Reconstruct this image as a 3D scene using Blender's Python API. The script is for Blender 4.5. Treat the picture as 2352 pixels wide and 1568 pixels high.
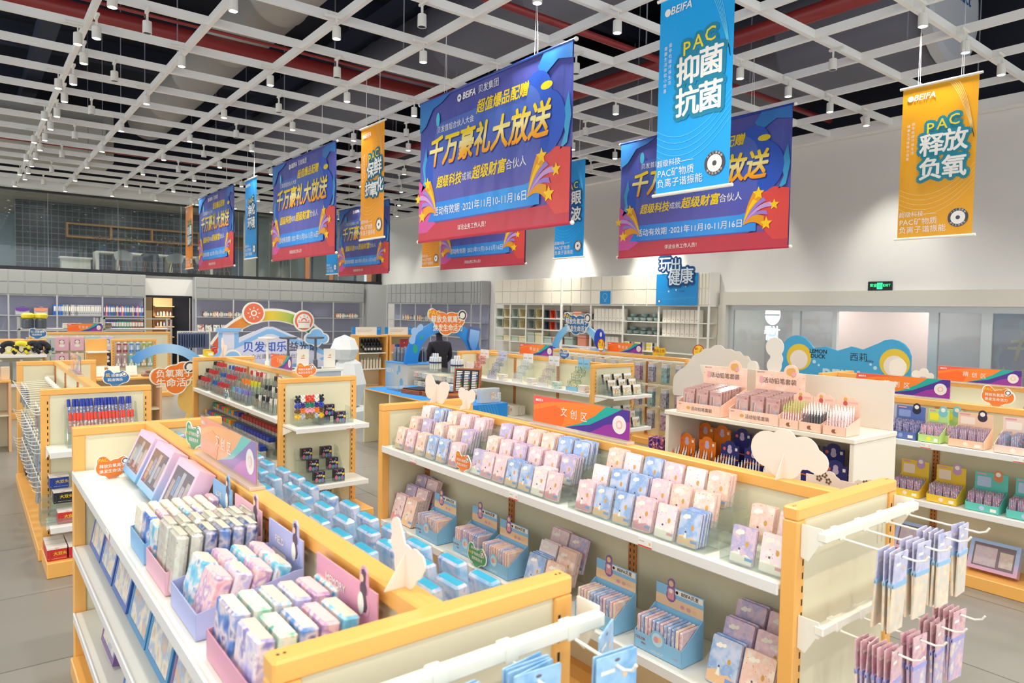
import bpy, math, random
from math import sin, cos, pi, radians as rad
from mathutils import Matrix, Vector, Euler
for o in list(bpy.data.objects): bpy.data.objects.remove(o)
SC = bpy.context.scene
COL = SC.collection
# ---------------- camera ----------------
EYE = Vector((0, 0, 2.1))
YAW, PIT, ROL = 0.6634, -0.0439, -0.0194
fw = Vector((sin(YAW)*cos(PIT), cos(YAW)*cos(PIT), sin(PIT)))
r0 = Vector((cos(YAW), -sin(YAW), 0)); d0 = fw.cross(r0)
rt = r0*cos(ROL) + d0*sin(ROL); dn = d0*cos(ROL) - r0*sin(ROL)
cam = bpy.data.objects.new('camera', bpy.data.cameras.new('camera'))
COL.objects.link(cam)
cam.matrix_world = Matrix(((rt.x, -dn.x, -fw.x, EYE.x), (rt.y, -dn.y, -fw.y, EYE.y), (rt.z, -dn.z, -fw.z, EYE.z), (0, 0, 0, 1)))
cam.data.sensor_width = 36.0
cam.data.lens = 1610.6/2352*36
cam.data.clip_end = 200
cam.data.dof.use_dof = True
cam.data.dof.focus_distance = 5.5
cam.data.dof.aperture_fstop = 4.0
SC.camera = cam
# ---------------- light levels ----------------
W = bpy.data.worlds.new('world'); SC.world = W; W.use_nodes = True
W.node_tree.nodes['Background'].inputs[0].default_value = (0.93, 0.97, 1.0, 1)
W.node_tree.nodes['Background'].inputs[1].default_value = 1.45  # even fill light added through the unbuilt sides, not from any lamp
VS = SC.view_settings
VS.view_transform = 'Standard'; VS.look = 'None'; VS.gamma = 1; VS.use_curve_mapping = False
VS.exposure = 0.45
SPOT_W = 115.0
RN = random.Random(7)
# ---------------- materials ----------------
def lin(h):
    h = h.lstrip('#')
    c = [int(h[i:i+2], 16)/255 for i in (0, 2, 4)]
    return [x/12.92 if x <= .04045 else ((x+.055)/1.055)**2.4 for x in c]
MATS = {}
def mat(name, col, rough=.5, metal=0., alpha=1., trans=0., emit=0., spec=.5, bump=0., bscale=20.):
    if name in MATS: return MATS[name]
    m = bpy.data.materials.new(name); m.use_nodes = True
    nt = m.node_tree; b = nt.nodes['Principled BSDF']
    c = (*lin(col), 1)
    b.inputs['Base Color'].default_value = c
    b.inputs['Roughness'].default_value = rough; b.inputs['Metallic'].default_value = metal
    b.inputs['Alpha'].default_value = alpha; b.inputs['Transmission Weight'].default_value = trans
    b.inputs['Specular IOR Level'].default_value = spec
    if emit: b.inputs['Emission Color'].default_value = c; b.inputs['Emission Strength'].default_value = emit
    if bump:
        n = nt.nodes.new('ShaderNodeTexNoise'); n.inputs['Scale'].default_value = bscale
        tc = nt.nodes.new('ShaderNodeTexCoord'); nt.links.new(tc.outputs['Object'], n.inputs['Vector'])
        k = nt.nodes.new('ShaderNodeBump'); k.inputs['Strength'].default_value = bump; k.inputs['Distance'].default_value = .02
        nt.links.new(n.outputs[0], k.inputs['Height']); nt.links.new(k.outputs[0], b.inputs['Normal'])
    MATS[name] = m; return m
def clear(name, col, alpha, rough=.08):
    """clear plastic: a mostly see-through sheet with a gloss"""
    if name in MATS: return MATS[name]
    m = bpy.data.materials.new(name); m.use_nodes = True
    nt = m.node_tree; nt.nodes.remove(nt.nodes['Principled BSDF'])
    t = nt.nodes.new('ShaderNodeBsdfTransparent'); t.inputs[0].default_value = (*lin(col), 1)
    g = nt.nodes.new('ShaderNodeBsdfGlossy'); g.inputs['Roughness'].default_value = rough
    d = nt.nodes.new('ShaderNodeBsdfDiffuse'); d.inputs[0].default_value = (*lin(col), 1)
    lw = nt.nodes.new('ShaderNodeLayerWeight'); pw = nt.nodes.new('ShaderNodeMath'); pw.operation = 'POWER'; pw.inputs[1].default_value = 3.5
    nt.links.new(lw.outputs['Facing'], pw.inputs[0]); f = nt.nodes.new('ShaderNodeMath'); f.operation = 'MULTIPLY_ADD'; f.inputs[1].default_value = .45; f.inputs[2].default_value = .035
    nt.links.new(pw.outputs[0], f.inputs[0])
    x = nt.nodes.new('ShaderNodeMixShader'); x.inputs[0].default_value = alpha
    y = nt.nodes.new('ShaderNodeMixShader')
    nt.links.new(t.outputs[0], x.inputs[1]); nt.links.new(d.outputs[0], x.inputs[2])
    nt.links.new(f.outputs[0], y.inputs[0]); nt.links.new(x.outputs[0], y.inputs[1]); nt.links.new(g.outputs[0], y.inputs[2])
    nt.links.new(y.outputs[0], nt.nodes['Material Output'].inputs[0])
    MATS[name] = m; return m
def printed(name, cols, scale=9., rough=.3, stops=None, detail=2.5, spots=None, bump=0.):
    """a printed pattern: soft blobs of the given inks, shifted for every object, with optional small dots"""
    if name in MATS: return MATS[name]
    m = bpy.data.materials.new(name); m.use_nodes = True
    nt = m.node_tree; L = nt.links; b = nt.nodes['Principled BSDF']; b.inputs['Roughness'].default_value = rough
    tc = nt.nodes.new('ShaderNodeTexCoord'); oi = nt.nodes.new('ShaderNodeObjectInfo')
    mp = nt.nodes.new('ShaderNodeVectorMath'); mp.operation = 'MULTIPLY_ADD'
    cb = nt.nodes.new('ShaderNodeCombineXYZ')
    for i in range(3): L.new(oi.outputs['Random'], cb.inputs[i])
    mp.inputs[1].default_value = (9.7, 5.3, 7.1)
    L.new(cb.outputs[0], mp.inputs[0]); L.new(tc.outputs['Object'], mp.inputs[2])
    n = nt.nodes.new('ShaderNodeTexNoise'); n.inputs['Scale'].default_value = scale; n.inputs['Detail'].default_value = detail
    L.new(mp.outputs[0], n.inputs['Vector'])
    r = nt.nodes.new('ShaderNodeValToRGB'); r.color_ramp.interpolation = 'LINEAR'
    k = len(cols); st = stops or [.32+.36*i/(k-1) for i in range(k)]
    e = r.color_ramp.elements
    while len(e) < k: e.new(.5)
    for i in range(k): e[i].position = st[i]; e[i].color = (*lin(cols[i]), 1)
    L.new(n.outputs[0], r.inputs[0]); out = r.outputs[0]
    if spots:
        v = nt.nodes.new('ShaderNodeTexVoronoi'); v.inputs['Scale'].default_value = spots[1]
        L.new(mp.outputs[0], v.inputs['Vector'])
        c = nt.nodes.new('ShaderNodeMath'); c.operation = 'LESS_THAN'; c.inputs[1].default_value = spots[2]
        L.new(v.outputs['Distance'], c.inputs[0])
        x = nt.nodes.new('ShaderNodeMix'); x.data_type = 'RGBA'; x.inputs['B'].default_value = (*lin(spots[0]), 1)
        L.new(c.outputs[0], x.inputs['Factor']); L.new(out, x.inputs['A']); out = x.outputs['Result']
    L.new(out, b.inputs['Base Color'])
    if bump:
        kk = nt.nodes.new('ShaderNodeBump'); kk.inputs['Strength'].default_value = bump; kk.inputs['Distance'].default_value = .01
        L.new(n.outputs[0], kk.inputs['Height']); L.new(kk.outputs[0], b.inputs['Normal'])
    MATS[name] = m; return m
def ramp(name, cols, axis=2, rough=.35, fold=0., stops=None):
    """inks printed as a smooth run from one side to the other (Generated coordinates)"""
    if name in MATS: return MATS[name]
    m = bpy.data.materials.new(name); m.use_nodes = True
    nt = m.node_tree; L = nt.links; b = nt.nodes['Principled BSDF']; b.inputs['Roughness'].default_value = rough
    tc = nt.nodes.new('ShaderNodeTexCoord'); sx = nt.nodes.new('ShaderNodeSeparateXYZ'); L.new(tc.outputs['Generated'], sx.inputs[0])
    r = nt.nodes.new('ShaderNodeValToRGB'); k = len(cols); e = r.color_ramp.elements
    while len(e) < k: e.new(.5)
    for i in range(k): e[i].position = stops[i] if stops else i/(k-1); e[i].color = (*lin(cols[i]), 1)
    L.new(sx.outputs[axis], r.inputs[0]); L.new(r.outputs[0], b.inputs['Base Color'])
    if fold: folds(nt, b, fold)
    MATS[name] = m; return m
def folds(nt, b, s):
    L = nt.links
    tc = nt.nodes.new('ShaderNodeTexCoord'); mp = nt.nodes.new('ShaderNodeMapping')
    oi = nt.nodes.new('ShaderNodeObjectInfo')
    mp.inputs['Scale'].default_value = (1.1, 1, .55); mp.inputs['Rotation'].default_value = (0, rad(24), 0)
    n = nt.nodes.new('ShaderNodeTexNoise'); n.inputs['Scale'].default_value = 2.2; n.inputs['Detail'].default_value = 1.5
    k = nt.nodes.new('ShaderNodeBump'); k.inputs['Strength'].default_value = s; k.inputs['Distance'].default_value = .12
    L.new(tc.outputs['Object'], mp.inputs['Vector']); L.new(mp.outputs[0], n.inputs['Vector'])
    L.new(n.outputs[0], k.inputs['Height']); L.new(k.outputs[0], b.inputs['Normal'])
def cloth(name, col, rough=.38, s=.35):
    if name in MATS: return MATS[name]
    m = mat(name, col, rough); folds(m.node_tree, m.node_tree.nodes['Principled BSDF'], s); return m
def brickm(name, c1, c2, mortar, w, h, ms=.01, rough=.6, off=0., emit=0.):
    if name in MATS: return MATS[name]
    m = mat(name, c1, rough); nt = m.node_tree; b = nt.nodes['Principled BSDF']
    t = nt.nodes.new('ShaderNodeTexBrick'); tc = nt.nodes.new('ShaderNodeTexCoord')
    nt.links.new(tc.outputs['Object'], t.inputs['Vector'])
    for k, v in (('Color1', c1), ('Color2', c2), ('Mortar', mortar)): t.inputs[k].default_value = (*lin(v), 1)
    t.offset = off; t.squash = 1
    t.inputs['Scale'].default_value = 1; t.inputs['Brick Width'].default_value = w; t.inputs['Row Height'].default_value = h
    t.inputs['Mortar Size'].default_value = ms; t.inputs['Mortar Smooth'].default_value = .1
    nt.links.new(t.outputs[0], b.inputs['Base Color']); return m
# ---------------- mesh building ----------------
_txt = {}
def glyphs(s, bold=0., shear=0.):
    k = (s, bold, shear)
    if k not in _txt:
        cu = bpy.data.curves.new('t', 'FONT'); cu.body = s; cu.size = 1; cu.offset = bold; cu.shear = shear; cu.resolution_u = 2
        cu.align_x = 'CENTER'; cu.align_y = 'CENTER'
        o = bpy.data.objects.new('t', cu); COL.objects.link(o)
        bpy.context.view_layer.update()
        me = bpy.data.meshes.new_from_object(o.evaluated_get(bpy.context.evaluated_depsgraph_get()))
        _txt[k] = ([v.co.copy() for v in me.vertices], [tuple(p.vertices) for p in me.polygons])
        bpy.data.objects.remove(o); bpy.data.curves.remove(cu); bpy.data.meshes.remove(me)
    return _txt[k]
class B:
    def __init__(s, *tf):
        s.v = []; s.f = []; s.mi = []; s.mats = []; s.M = Matrix.Identity(4)
    def add(s, vs, fs, m):
        n = len(s.v); M = s.M
        s.v += [M @ Vector(v) for v in vs]
        if m not in s.mats: s.mats.append(m)
        i = s.mats.index(m)
        s.f += [tuple(a+n for a in f) for f in fs]; s.mi += [i]*len(fs)
        return s
    def box(s, x0, x1, y0, y1, z0, z1, m):
        return s.add([(x, y, z) for z in (z0, z1) for y in (y0, y1) for x in (x0, x1)],
              [(0, 2, 3, 1), (4, 5, 7, 6), (0, 1, 5, 4), (2, 6, 7, 3), (0, 4, 6, 2), (1, 3, 7, 5)], m)
    def bbox(s, x0, x1, y0, y1, z0, z1, m, r=.004):
        """a box with chamfered edges"""
        vs = []; r = min(r, (x1-x0)/3, (y1-y0)/3, (z1-z0)/3)
        for z in (z0, z0+r, z1-r, z1):
            q = r if z in (z0, z1) else 0
            a, b, c, d = x0+q, x1-q, y0+q, y1-q
            k = r if q == 0 else r*.4
            vs += [(a+k, c, z), (b-k, c, z), (b, c+k, z), (b, d-k, z), (b-k, d, z), (a+k, d, z), (a, d-k, z), (a, c+k, z)]
        fs = [tuple(range(7, -1, -1)), tuple(range(24, 32))]
        for l in range(3):
            for i in range(8): j = (i+1) % 8; fs.append((l*8+i, l*8+j, l*8+8+j, l*8+8+i))
        return s.add(vs, fs, m)
    def prism(s, pts, y0, y1, m):
        """outline in x,z pushed from y0 to y1"""
        a = sum(pts[i][0]*pts[(i+1) % len(pts)][1]-pts[(i+1) % len(pts)][0]*pts[i][1] for i in range(len(pts)))
        if a < 0: pts = pts[::-1]
        n = len(pts)
        vs = [(p[0], y0, p[1]) for p in pts]+[(p[0], y1, p[1]) for p in pts]
        fs = [tuple(range(n)), tuple(range(2*n-1, n-1, -1))]+[(i, i+n, (i+1) % n+n, (i+1) % n) for i in range(n)]
        return s.add(vs, fs, m)
    def flat(s, pts, y, m):
        a = sum(pts[i][0]*pts[(i+1) % len(pts)][1]-pts[(i+1) % len(pts)][0]*pts[i][1] for i in range(len(pts)))
        if a < 0: pts = pts[::-1]
        return s.add([(p[0], y, p[1]) for p in pts], [tuple(range(len(pts)))], m)
    def tube(s, pts, r, m, n=8, r1=None):
        pts = [Vector(p) for p in pts]; vs = []; fs = []; N = len(pts)
        for i, p in enumerate(pts):
            t = (pts[min(i+1, N-1)]-pts[max(i-1, 0)]).normalized()
            u = t.cross(Vector((0, 0, 1)) if abs(t.z) < .9 else Vector((1, 0, 0))).normalized(); w = t.cross(u)
            q = r if r1 is None else r+(r1-r)*i/(N-1)
            vs += [p+(u*cos(2*pi*k/n)+w*sin(2*pi*k/n))*q for k in range(n)]
        for i in range(N-1):
            for k in range(n): j = (k+1) % n; fs.append((i*n+k, i*n+j, i*n+n+j, i*n+n+k))
        fs += [tuple(range(n-1, -1, -1)), tuple(range((N-1)*n, N*n))]
        return s.add(vs, fs, m)
    def lathe(s, prof, m, n=16, c=(0, 0, 0)):
        vs = []; fs = []; P = len(prof)
        for r, z in prof: vs += [(c[0]+max(r, 1e-5)*cos(2*pi*k/n), c[1]+max(r, 1e-5)*sin(2*pi*k/n), c[2]+z) for k in range(n)]
        for i in range(P-1):
            for k in range(n): j = (k+1) % n; fs.append((i*n+k, i*n+j, i*n+n+j, i*n+n+k))
        fs += [tuple(range(n-1, -1, -1)), tuple(range((P-1)*n, P*n))]
        return s.add(vs, fs, m)
    def ball(s, c, r, m, n=12, sq=(1, 1, 1)):
        k = n//2; pr = [(r*sin(pi*i/k), -r*cos(pi*i/k)) for i in range(k+1)]
        o = s.M; s.M = o @ Matrix.Translation(c) @ Matrix.Diagonal((*sq, 1)); s.lathe(pr, m, n); s.M = o; return s
    def text(s, t, x, z, h, m, y=0., bold=0., shear=0., sx=1.):
        """flat lettering facing -y, centred on x,z, em height h"""
        vs, fs = glyphs(t, 0., shear)
        n = 1 if not bold else (6 if bold < .05 else 12); q = bold*h*.8
        for k in range(n):
            a = 2*pi*k/n; dx, dz = (q*cos(a), q*sin(a)) if bold else (0, 0)
            s.add([(x+dx+v[0]*h*sx, y-.00008*k, z+dz+v[1]*h) for v in vs], fs, m)
            if bold > .15: s.add([(x+dx*.5+v[0]*h*sx, y-.00008*(k+12), z+dz*.5+v[1]*h) for v in vs], fs, m)
        return s
    def mesh(s, name='m'):
        me = bpy.data.meshes.new(name); me.from_pydata(s.v, [], s.f)
        for m in s.mats: me.materials.append(m)
        me.polygons.foreach_set('material_index', s.mi); me.update(); return me
    def obj(s, name, parent=None, loc=None, rz=0, smooth=False, label=None, kind=None):
        me = s.mesh(name)
        if smooth: me.polygons.foreach_set('use_smooth', [True]*len(me.polygons))
        o = bpy.data.objects.new(name, me); COL.objects.link(o)
        if parent: o.parent = parent
        if loc: o.location = loc
        o.rotation_euler.z = rz
        if label: o['label'] = label
        if kind: o['kind'] = kind
        return o
def rnd(pts, r, n=3):
    """round the corners of a polygon"""
    out = []; N = len(pts)
    for i in range(N):
        p = Vector(pts[i]); a = Vector(pts[i-1]); b = Vector(pts[(i+1) % N])
        da = (a-p); db = (b-p); q = min(r, da.length*.49, db.length*.49)
        A = p+da.normalized()*q; Bp = p+db.normalized()*q
        for k in range(n+1):
            t = k/n; out.append(tuple(A*(1-t)**2+p*2*t*(1-t)+Bp*t*t))
    return out
def rect(x0, x1, z0, z1): return [(x0, z0), (x1, z0), (x1, z1), (x0, z1)]
def disc(x, z, r, n=20, rz=None, a0=0, a1=2*pi):
    rz = rz or r
    return [(x+r*cos(a0+(a1-a0)*k/n), z+rz*sin(a0+(a1-a0)*k/n)) for k in range(n if a1-a0 > 6.28 else n+1)]
def union_blob(blobs, n=90):
    """outer outline of a set of overlapping discs seen from their centre"""
    cx = sum(b[0] for b in blobs)/len(blobs); cz = sum(b[1] for b in blobs)/len(blobs); out = []
    for k in range(n):
        a = 2*pi*k/n; dx, dz = cos(a), sin(a); best = .001
        for bx, bz, r in blobs:
            ox, oz = bx-cx, bz-cz; p = ox*dx+oz*dz; q = p*p-(ox*ox+oz*oz-r*r)
            if q > 0: best = max(best, p+math.sqrt(q))
        out.append((cx+dx*best, cz+dz*best))
    return out
# ---------------- things ----------------
def tag(o, label, cat, group=None):
    o['label'] = label; o['category'] = cat
    if group: o['group'] = group
    return o
def thing(name, label=None, cat=None, loc=(0, 0, 0), rz=0, group=None):
    o = bpy.data.objects.new(name, None); COL.objects.link(o); o.empty_display_size = .05
    o.location = loc; o.rotation_euler.z = rz
    if label: tag(o, label, cat, group)
    return o
def dup(r):
    c = r.copy(); COL.objects.link(c)
    for ch in KIDS.get(r.name, r.children):
        d = ch.copy(); COL.objects.link(d); d.parent = c
        for g in ch.children:
            e = g.copy(); COL.objects.link(e); e.parent = d
    return c
KIDS = {}
PROTO = {}
USED = set()
def put(key, fn, loc, rz, label, cat, group=None, tilt=0., roll=0., scale=None):
    """one more of a kind: the first is built by fn() (at the origin, facing -y), the others are copies"""
    if key not in PROTO:
        o = fn(); PROTO[key] = o; KIDS[o.name] = list(o.children)
    else: o = dup(PROTO[key])
    o.location = loc
    o.rotation_mode = 'XYZ'
    o.rotation_euler = (Matrix.Rotation(rz, 3, 'Z') @ Matrix.Rotation(tilt, 3, 'X') @ Matrix.Rotation(roll, 3, 'Y')).to_euler()
    if scale: o.scale = scale
    for k in ('label', 'category', 'group', 'kind'):
        if k in o: del o[k]
    tag(o, label, cat, group); return o
def at(loc, rz, p):
    return tuple(Matrix.Translation(loc) @ Matrix.Rotation(rz, 4, 'Z') @ Vector(p))
def struct(b, name, **k): return b.obj(name, kind='structure', **k)
ORD = ['first', 'second', 'third', 'fourth', 'fifth', 'sixth', 'seventh', 'eighth', 'ninth', 'tenth', 'eleventh', 'twelfth', 'thirteenth', 'fourteenth', 'fifteenth', 'sixteenth', 'seventeenth', 'eighteenth', 'nineteenth', 'twentieth']
ORD += ['twenty-'+x for x in ORD[:9]] + ['thirtieth'] + ['thirty-'+x for x in ORD[:9]] + ['fortieth']
LEFT = -pi/2   # turns a front from -y to -x
# ================= the room =================
cream = mat('cream_panel', '#E6DFBF', .45)
orange = mat('orange_frame', '#F3B560', .3)
white = mat('white_laminate', '#F1EEE3', .3)
slotm = mat('slot_dark', '#3a2a1c', .8)
wallm = mat('wall_paint', '#DFDEDA', .8)
greyc = mat('grey_cabinet', '#ADB0AF', .5)
greyf = mat('grey_cabinet_frame', '#C9CCCB', .5)
lav = mat('lavender_panel', '#A7A9BF', .6)
blackm = mat('black_metal', '#1c1d22', .4)
gridw = mat('grid_white', '#F1F0EC', .45)
deck = mat('roof_deck', '#171b2a', .8)
deckb = mat('roof_beam', '#2a3042', .7)
redp = mat('red_pipe', '#93302F', .35)
galv = mat('galvanised_duct', '#A5A29C', .42, .35, bump=.3, bscale=3)
fabricduct = mat('duct_wrap', '#6F6F7A', .6, bump=.35, bscale=2.5)
XW, YB = 12.35, 23.85
floorm = brickm('floor_tile', '#8E8B84', '#86837C', '#605e59', 1.2, 1.2, .006, .28)
struct(B().box(-9, 16, -6, 34, -.1, 0, floorm), 'floor')
b = B(); b.box(-9, 18, -6, 34, 8.2, 8.4, deck)
struct(b, 'ceiling')
b = B()
for y in range(-2, 25, 3): b.box(-9, 12.3, y, y+.22, 7.702, 8.2, deckb)
for x in (-4, 1.2, 6.2, 11.4): b.box(x, x+.3, -6, 24, 7.3, 7.7, deckb)
struct(b, 'ceiling_trusses')
# suspended lattice
GX = lambda k: (.7078+.3445*k)*3.2
GY = lambda k: (3.0336+.3319*k)*3.2
b = B()
for k in range(-5, 10): x = GX(k); b.box(x-.026, x+.026, -3, YB-.35, 5.3, 5.395, gridw)
for k in range(-11, 13): y = GY(k); b.box(-6, XW-.05, y-.026, y+.026, 5.301, 5.395, gridw)
b.box(-6, XW, YB-.38, YB-.02, 5.22, 5.46, gridw); b.box(XW-.2, XW-.01, -3, YB-.38, 5.25, 5.42, gridw)
struct(b, 'ceiling_lattice')
rod = mat('hanger_rod', '#8c8f98', .5)
b = B()
for i in range(-4, 10, 2):
    for j in range(-8, 10, 2): b.box(GX(i)-.006, GX(i)+.006, GY(j)+.5, GY(j)+.512, 5.42, 8.2, rod)
struct(b, 'ceiling_hangers')
# walls
b = B(); b.box(XW, XW+.2, -3, YB, 2.56, 5.4, wallm); b.box(XW, XW+.2, 8.75, YB, 0, 2.56, wallm); b.box(XW, XW+.2, -3, YB, 5.4, 8.2, deck)
struct(b, 'wall_right')
b = B(); b.box(-9, 4.33, YB, YB+.2, 0, 2.98, wallm); b.box(5.68, XW+.2, YB, YB+.2, 0, 2.98, wallm); b.box(4.33, 5.68, YB, YB+.2, 2.33, 2.98, wallm)
struct(b, 'wall_back')
b = B(); b.box(-9, XW+.2, YB, YB+.2, 5.2, 8.2, deck); struct(b, 'wall_back_upper')
b = B(); b.box(11.62, XW, YB-.45, YB, 0, 2.96, mat('corner_grey', '#B7B9B8', .6)); struct(b, 'trim_1')
# mezzanine behind glass
mez = mat('mezzanine_paint', '#BDB5A6', .7)
b = B(); b.box(-9, 13, YB+.2, 33, 2.9, 3.0, mez); struct(b, 'floor_mezzanine')
b = B(); b.box(-9, 13, YB+.2, 33, 5.45, 5.55, mat('mezzanine_ceiling', '#9b9184', .8)); struct(b, 'ceiling_mezzanine')
gw = brickm('dark_grid_tile', '#14161d', '#12141a', '#6f7780', .2, .2, .012, .35)
b = B(); b.box(1.35, 8.2, 0, .2, 0, 2.45, gw)
o = struct(b, 'wall_mezzanine_dark', loc=(0, 28.5, 3.0))
b.M = Matrix.Identity(4)
# brick texture lies in x,y of object space: stand the wall up by rotating a flat slab
o.data.clear_geometry(); bb = B(); bb.box(0, 6.85, 0, 2.45, 0, .2, gw); bb.mi = bb.mi
o.data = bb.mesh('wall_mezzanine_dark'); o.rotation_euler = (rad(90), 0, 0); o.location = (1.35, 28.5, 3.0)
b = B(); b.box(-9, 13, 33, 33.2, 3, 5.45, mat('far_room', '#8fa3b0', .8)); struct(b, 'wall_mezzanine_far')
b = B(); b.box(8.2, 13, 26.6, 26.8, 3, 5.45, mat('mezz_right', '#cfc8bb', .7)); struct(b, 'wall_mezzanine_right')
glass = clear('shop_glass', '#cfd8dc', .05, .02)
win = B()
for i in range(12): x0 = -8.6+i*1.75; win.box(x0+.006, min(x0+1.744, 12.2), YB+.04, YB+.052, 3.05, 5.2, glass)
struct(win, 'window_1')
fr = B(); fr.box(-9, XW, YB-.06, YB+.2, 2.96, 3.07, blackm); fr.box(-9, 12.2, YB-.03, YB+.15, 5.17, 5.21, blackm)
fr.box(12.2, 12.33, YB-.05, YB+.15, 3.07, 5.2, blackm)
fr.box(12.0, 12.2, YB+.1, YB+.5, 3.07, 5.2, mat('orange_jamb', '#E0863C', .5))
for i in range(1, 12): x0 = -8.6+i*1.75; fr.box(x0-.006, x0+.006, YB+.03, YB+.06, 3.07, 5.17, mat('glass_edge', '#9aa7ab', .3))
struct(fr, 'window_1_frame')
# mezzanine doors right half: dark framed glass bays between orange posts, timber behind
ob = mat('orange_post', '#D9803F', .5); timb = mat('pale_timber', '#CDB38A', .5)
b = B(); yd = 25.6
b.box(8.3, 8.36, yd, yd+.06, 3, 5.45, blackm)
for x in (9.15, 10.35, 11.2, 12.1): b.box(x, x+.06, yd, yd+.06, 3, 5.3, blackm)
b.box(8.3, 12.9, yd, yd+.06, 5.25, 5.32, blackm)
struct(b, 'trim_2')
b = B()
for x in (10.1, 11.05): b.box(x, x+.16, yd-.02, yd+.1, 3, 5.45, ob)
struct(b, 'trim_3')
b = B(); b.box(8.9, 9.95, yd+.4, yd+.46, 3, 5.2, timb)
struct(b, 'door_1')
b = B(); b.tube([(9.3, yd-.06, 3.6), (9.3, yd-.06, 4.7)], .02, blackm); b.tube([(9.42, yd-.06, 3.6), (9.42, yd-.06, 4.7)], .02, blackm)
b.obj('door_handle', bpy.data.objects['door_1'])
b = B(); b.box(8.36, 12.2, yd+.02, yd+.03, 3, 5.25, glass); struct(b, 'window_2')
# ---- street doors in the right wall
al = mat('aluminium_frame', '#C8CCCB', .35, .3)
hdr = mat('door_header', '#D2CEC2', .5)
b = B(); b.box(XW-.12, XW+.25, -3, 8.75, 2.3, 2.56, hdr); b.box(XW-.119, XW+.2, 8.6, 8.78, 0, 2.3, hdr); struct(b, 'trim_4')
b = B()
for y0, y1 in ((8.6, 8.5), (7.2, 7.05), (6.42, 6.34), (4.82, 4.68), (4.07, 3.92), (2.2, 2.05), (.4, .25)):
    b.box(XW+.002, XW+.078, y1, y0, .1, 2.2, al)
b.box(XW, XW+.08, -3, 8.6, 2.2, 2.3, al); b.box(XW, XW+.08, -3, 8.6, 0, .1, al)
struct(b, 'door_2_frame')
g2 = clear('door_glass', '#D3D9DB', .25, .03)
b = B(); b.box(XW+.03, XW+.045, 7.2, 8.5, .1, 2.2, g2); b.box(XW+.03, XW+.045, 6.42, 7.05, .1, 2.2, g2)
b.box(XW+.03, XW+.045, 4.07, 4.68, .1, 2.2, g2); b.box(XW+.03, XW+.045, .4, 3.92, .1, 2.2, g2)
struct(b, 'window_3')
b = B(); b.box(XW+2.6, XW+2.8, -3, 9.6, 0, 3.2, mat('lobby_wall', '#9A918F', .7)); struct(b, 'wall_lobby')
b = B(); b.box(XW+.25, XW+2.6, -3, 9.6, 2.9, 3.0, mat('lobby_ceiling', '#8f8b88', .8)); struct(b, 'ceiling_lobby')
b = B(); b.box(XW+.25, XW+2.6, 9.4, 9.6, 0, 2.9, mat('lobby_side', '#b9b2a8', .7)); struct(b, 'wall_lobby_side')
# passage behind the back doorway
b = B(); b.box(3.2, 7, 27.2, 27.3, 0, 2.9, mat('passage_dark', '#23242d', .7)); struct(b, 'wall_passage')
b = B(); b.box(3.2, 7, YB+.2, 27.2, 2.75, 2.85, mat('passage_ceiling', '#57524c', .8)); struct(b, 'ceiling_passage')
b = B(); b.box(4.33, 4.6, YB+.2, YB+.3, 0, 2.33, mat('tan_door', '#B79A70', .5)); b.box(4.3, 4.36, YB-.03, YB, 0, 2.36, blackm); b.box(5.65, 5.7, YB-.03, YB, 0, 2.36, blackm); b.box(4.3, 5.7, YB-.03, YB, 2.3, 2.36, blackm)
struct(b, 'trim_5')
# services above the lattice
def duct(x, y0, y1, z, r, m, label, rings=(), end=False):
    t = thing('air_duct', label, 'duct', (x, y0, z))
    bb = B(); n = 28
    pr = [(r, 0)]
    bb.M = Matrix.Rotation(rad(-90), 4, 'X')
    k = max(2, int((y1-y0)/2.2)); prof = []
    for i in range(k+1):
        q = (y1-y0)*i/k; prof += [(r*.985, q-.03), (r*1.02, q), (r*.985, q+.03)] if 0 < i < k else [(r, q)]
    bb.lathe(prof, m, n); bb.obj('duct_shell', t, smooth=True)
    h = B()
    for i in range(k):
        for j in range(5):
            yy = (y1-y0)*(i+.35)/k+j*.13
            a = rad(215); h.M = Matrix.Translation((r*1.005*sin(a-rad(0))*0.72, yy, -r*.72)) @ Matrix.Rotation(rad(45), 4, 'Y')
            h.lathe([(.045, -.01), (.045, .004)], mat('vent_hole', '#17181c', .9), 10)
    h.obj('vent_hole', t, kind='stuff')
    if end:
        c = B(); c.M = Matrix.Rotation(rad(90), 4, 'X'); c.lathe([(r*1.03, -.12), (r*1.03, .02), (r*.9, .04)], mat('duct_end_white', '#C9CDD4', .5), 28)
        c.M = Matrix.Identity(4); c.text('Durkduct', 0, .12, .26, mat('duct_blue_ink', '#2B5FA8', .5), y=-.045, bold=.02)
        c.obj('end_cap', t)
    return t
duct(3.65, 8, 19.5, 6.62, .46, galv, 'silver round air duct above the left half of the ceiling lattice')
duct(6.75, 3, 20, 6.78, .64, fabricduct, 'wide grey air duct running above the middle of the ceiling lattice')
duct(11.1, 4.2, 20, 6.6, .86, fabricduct, 'grey air duct with a white lettered end cap, upper right', end=True)
def pipe(pts, r, label, m=None):
    tag(B().tube(pts, r, m or redp, 14).obj('sprinkler_pipe', smooth=True), label, 'pipe')
pipe([(-5, 11.1, 5.95), (7.4, 11.1, 5.95)], .13, 'thick red sprinkler pipe crossing above the left of the lattice')
pipe([(2, 6.48, 5.56), (12.1, 6.48, 5.56)], .045, 'thin red pipe crossing above the lattice behind the blue banner top')
pipe([(8.55, 1, 5.95), (8.55, 20, 5.95)], .11, 'thick red pipe running lengthwise above the right of the lattice')
pipe([(-5, 14.6, 5.52), (12, 14.6, 5.52)], .035, 'thin red pipe crossing above the lattice, farther of the thin pair at left')
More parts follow.
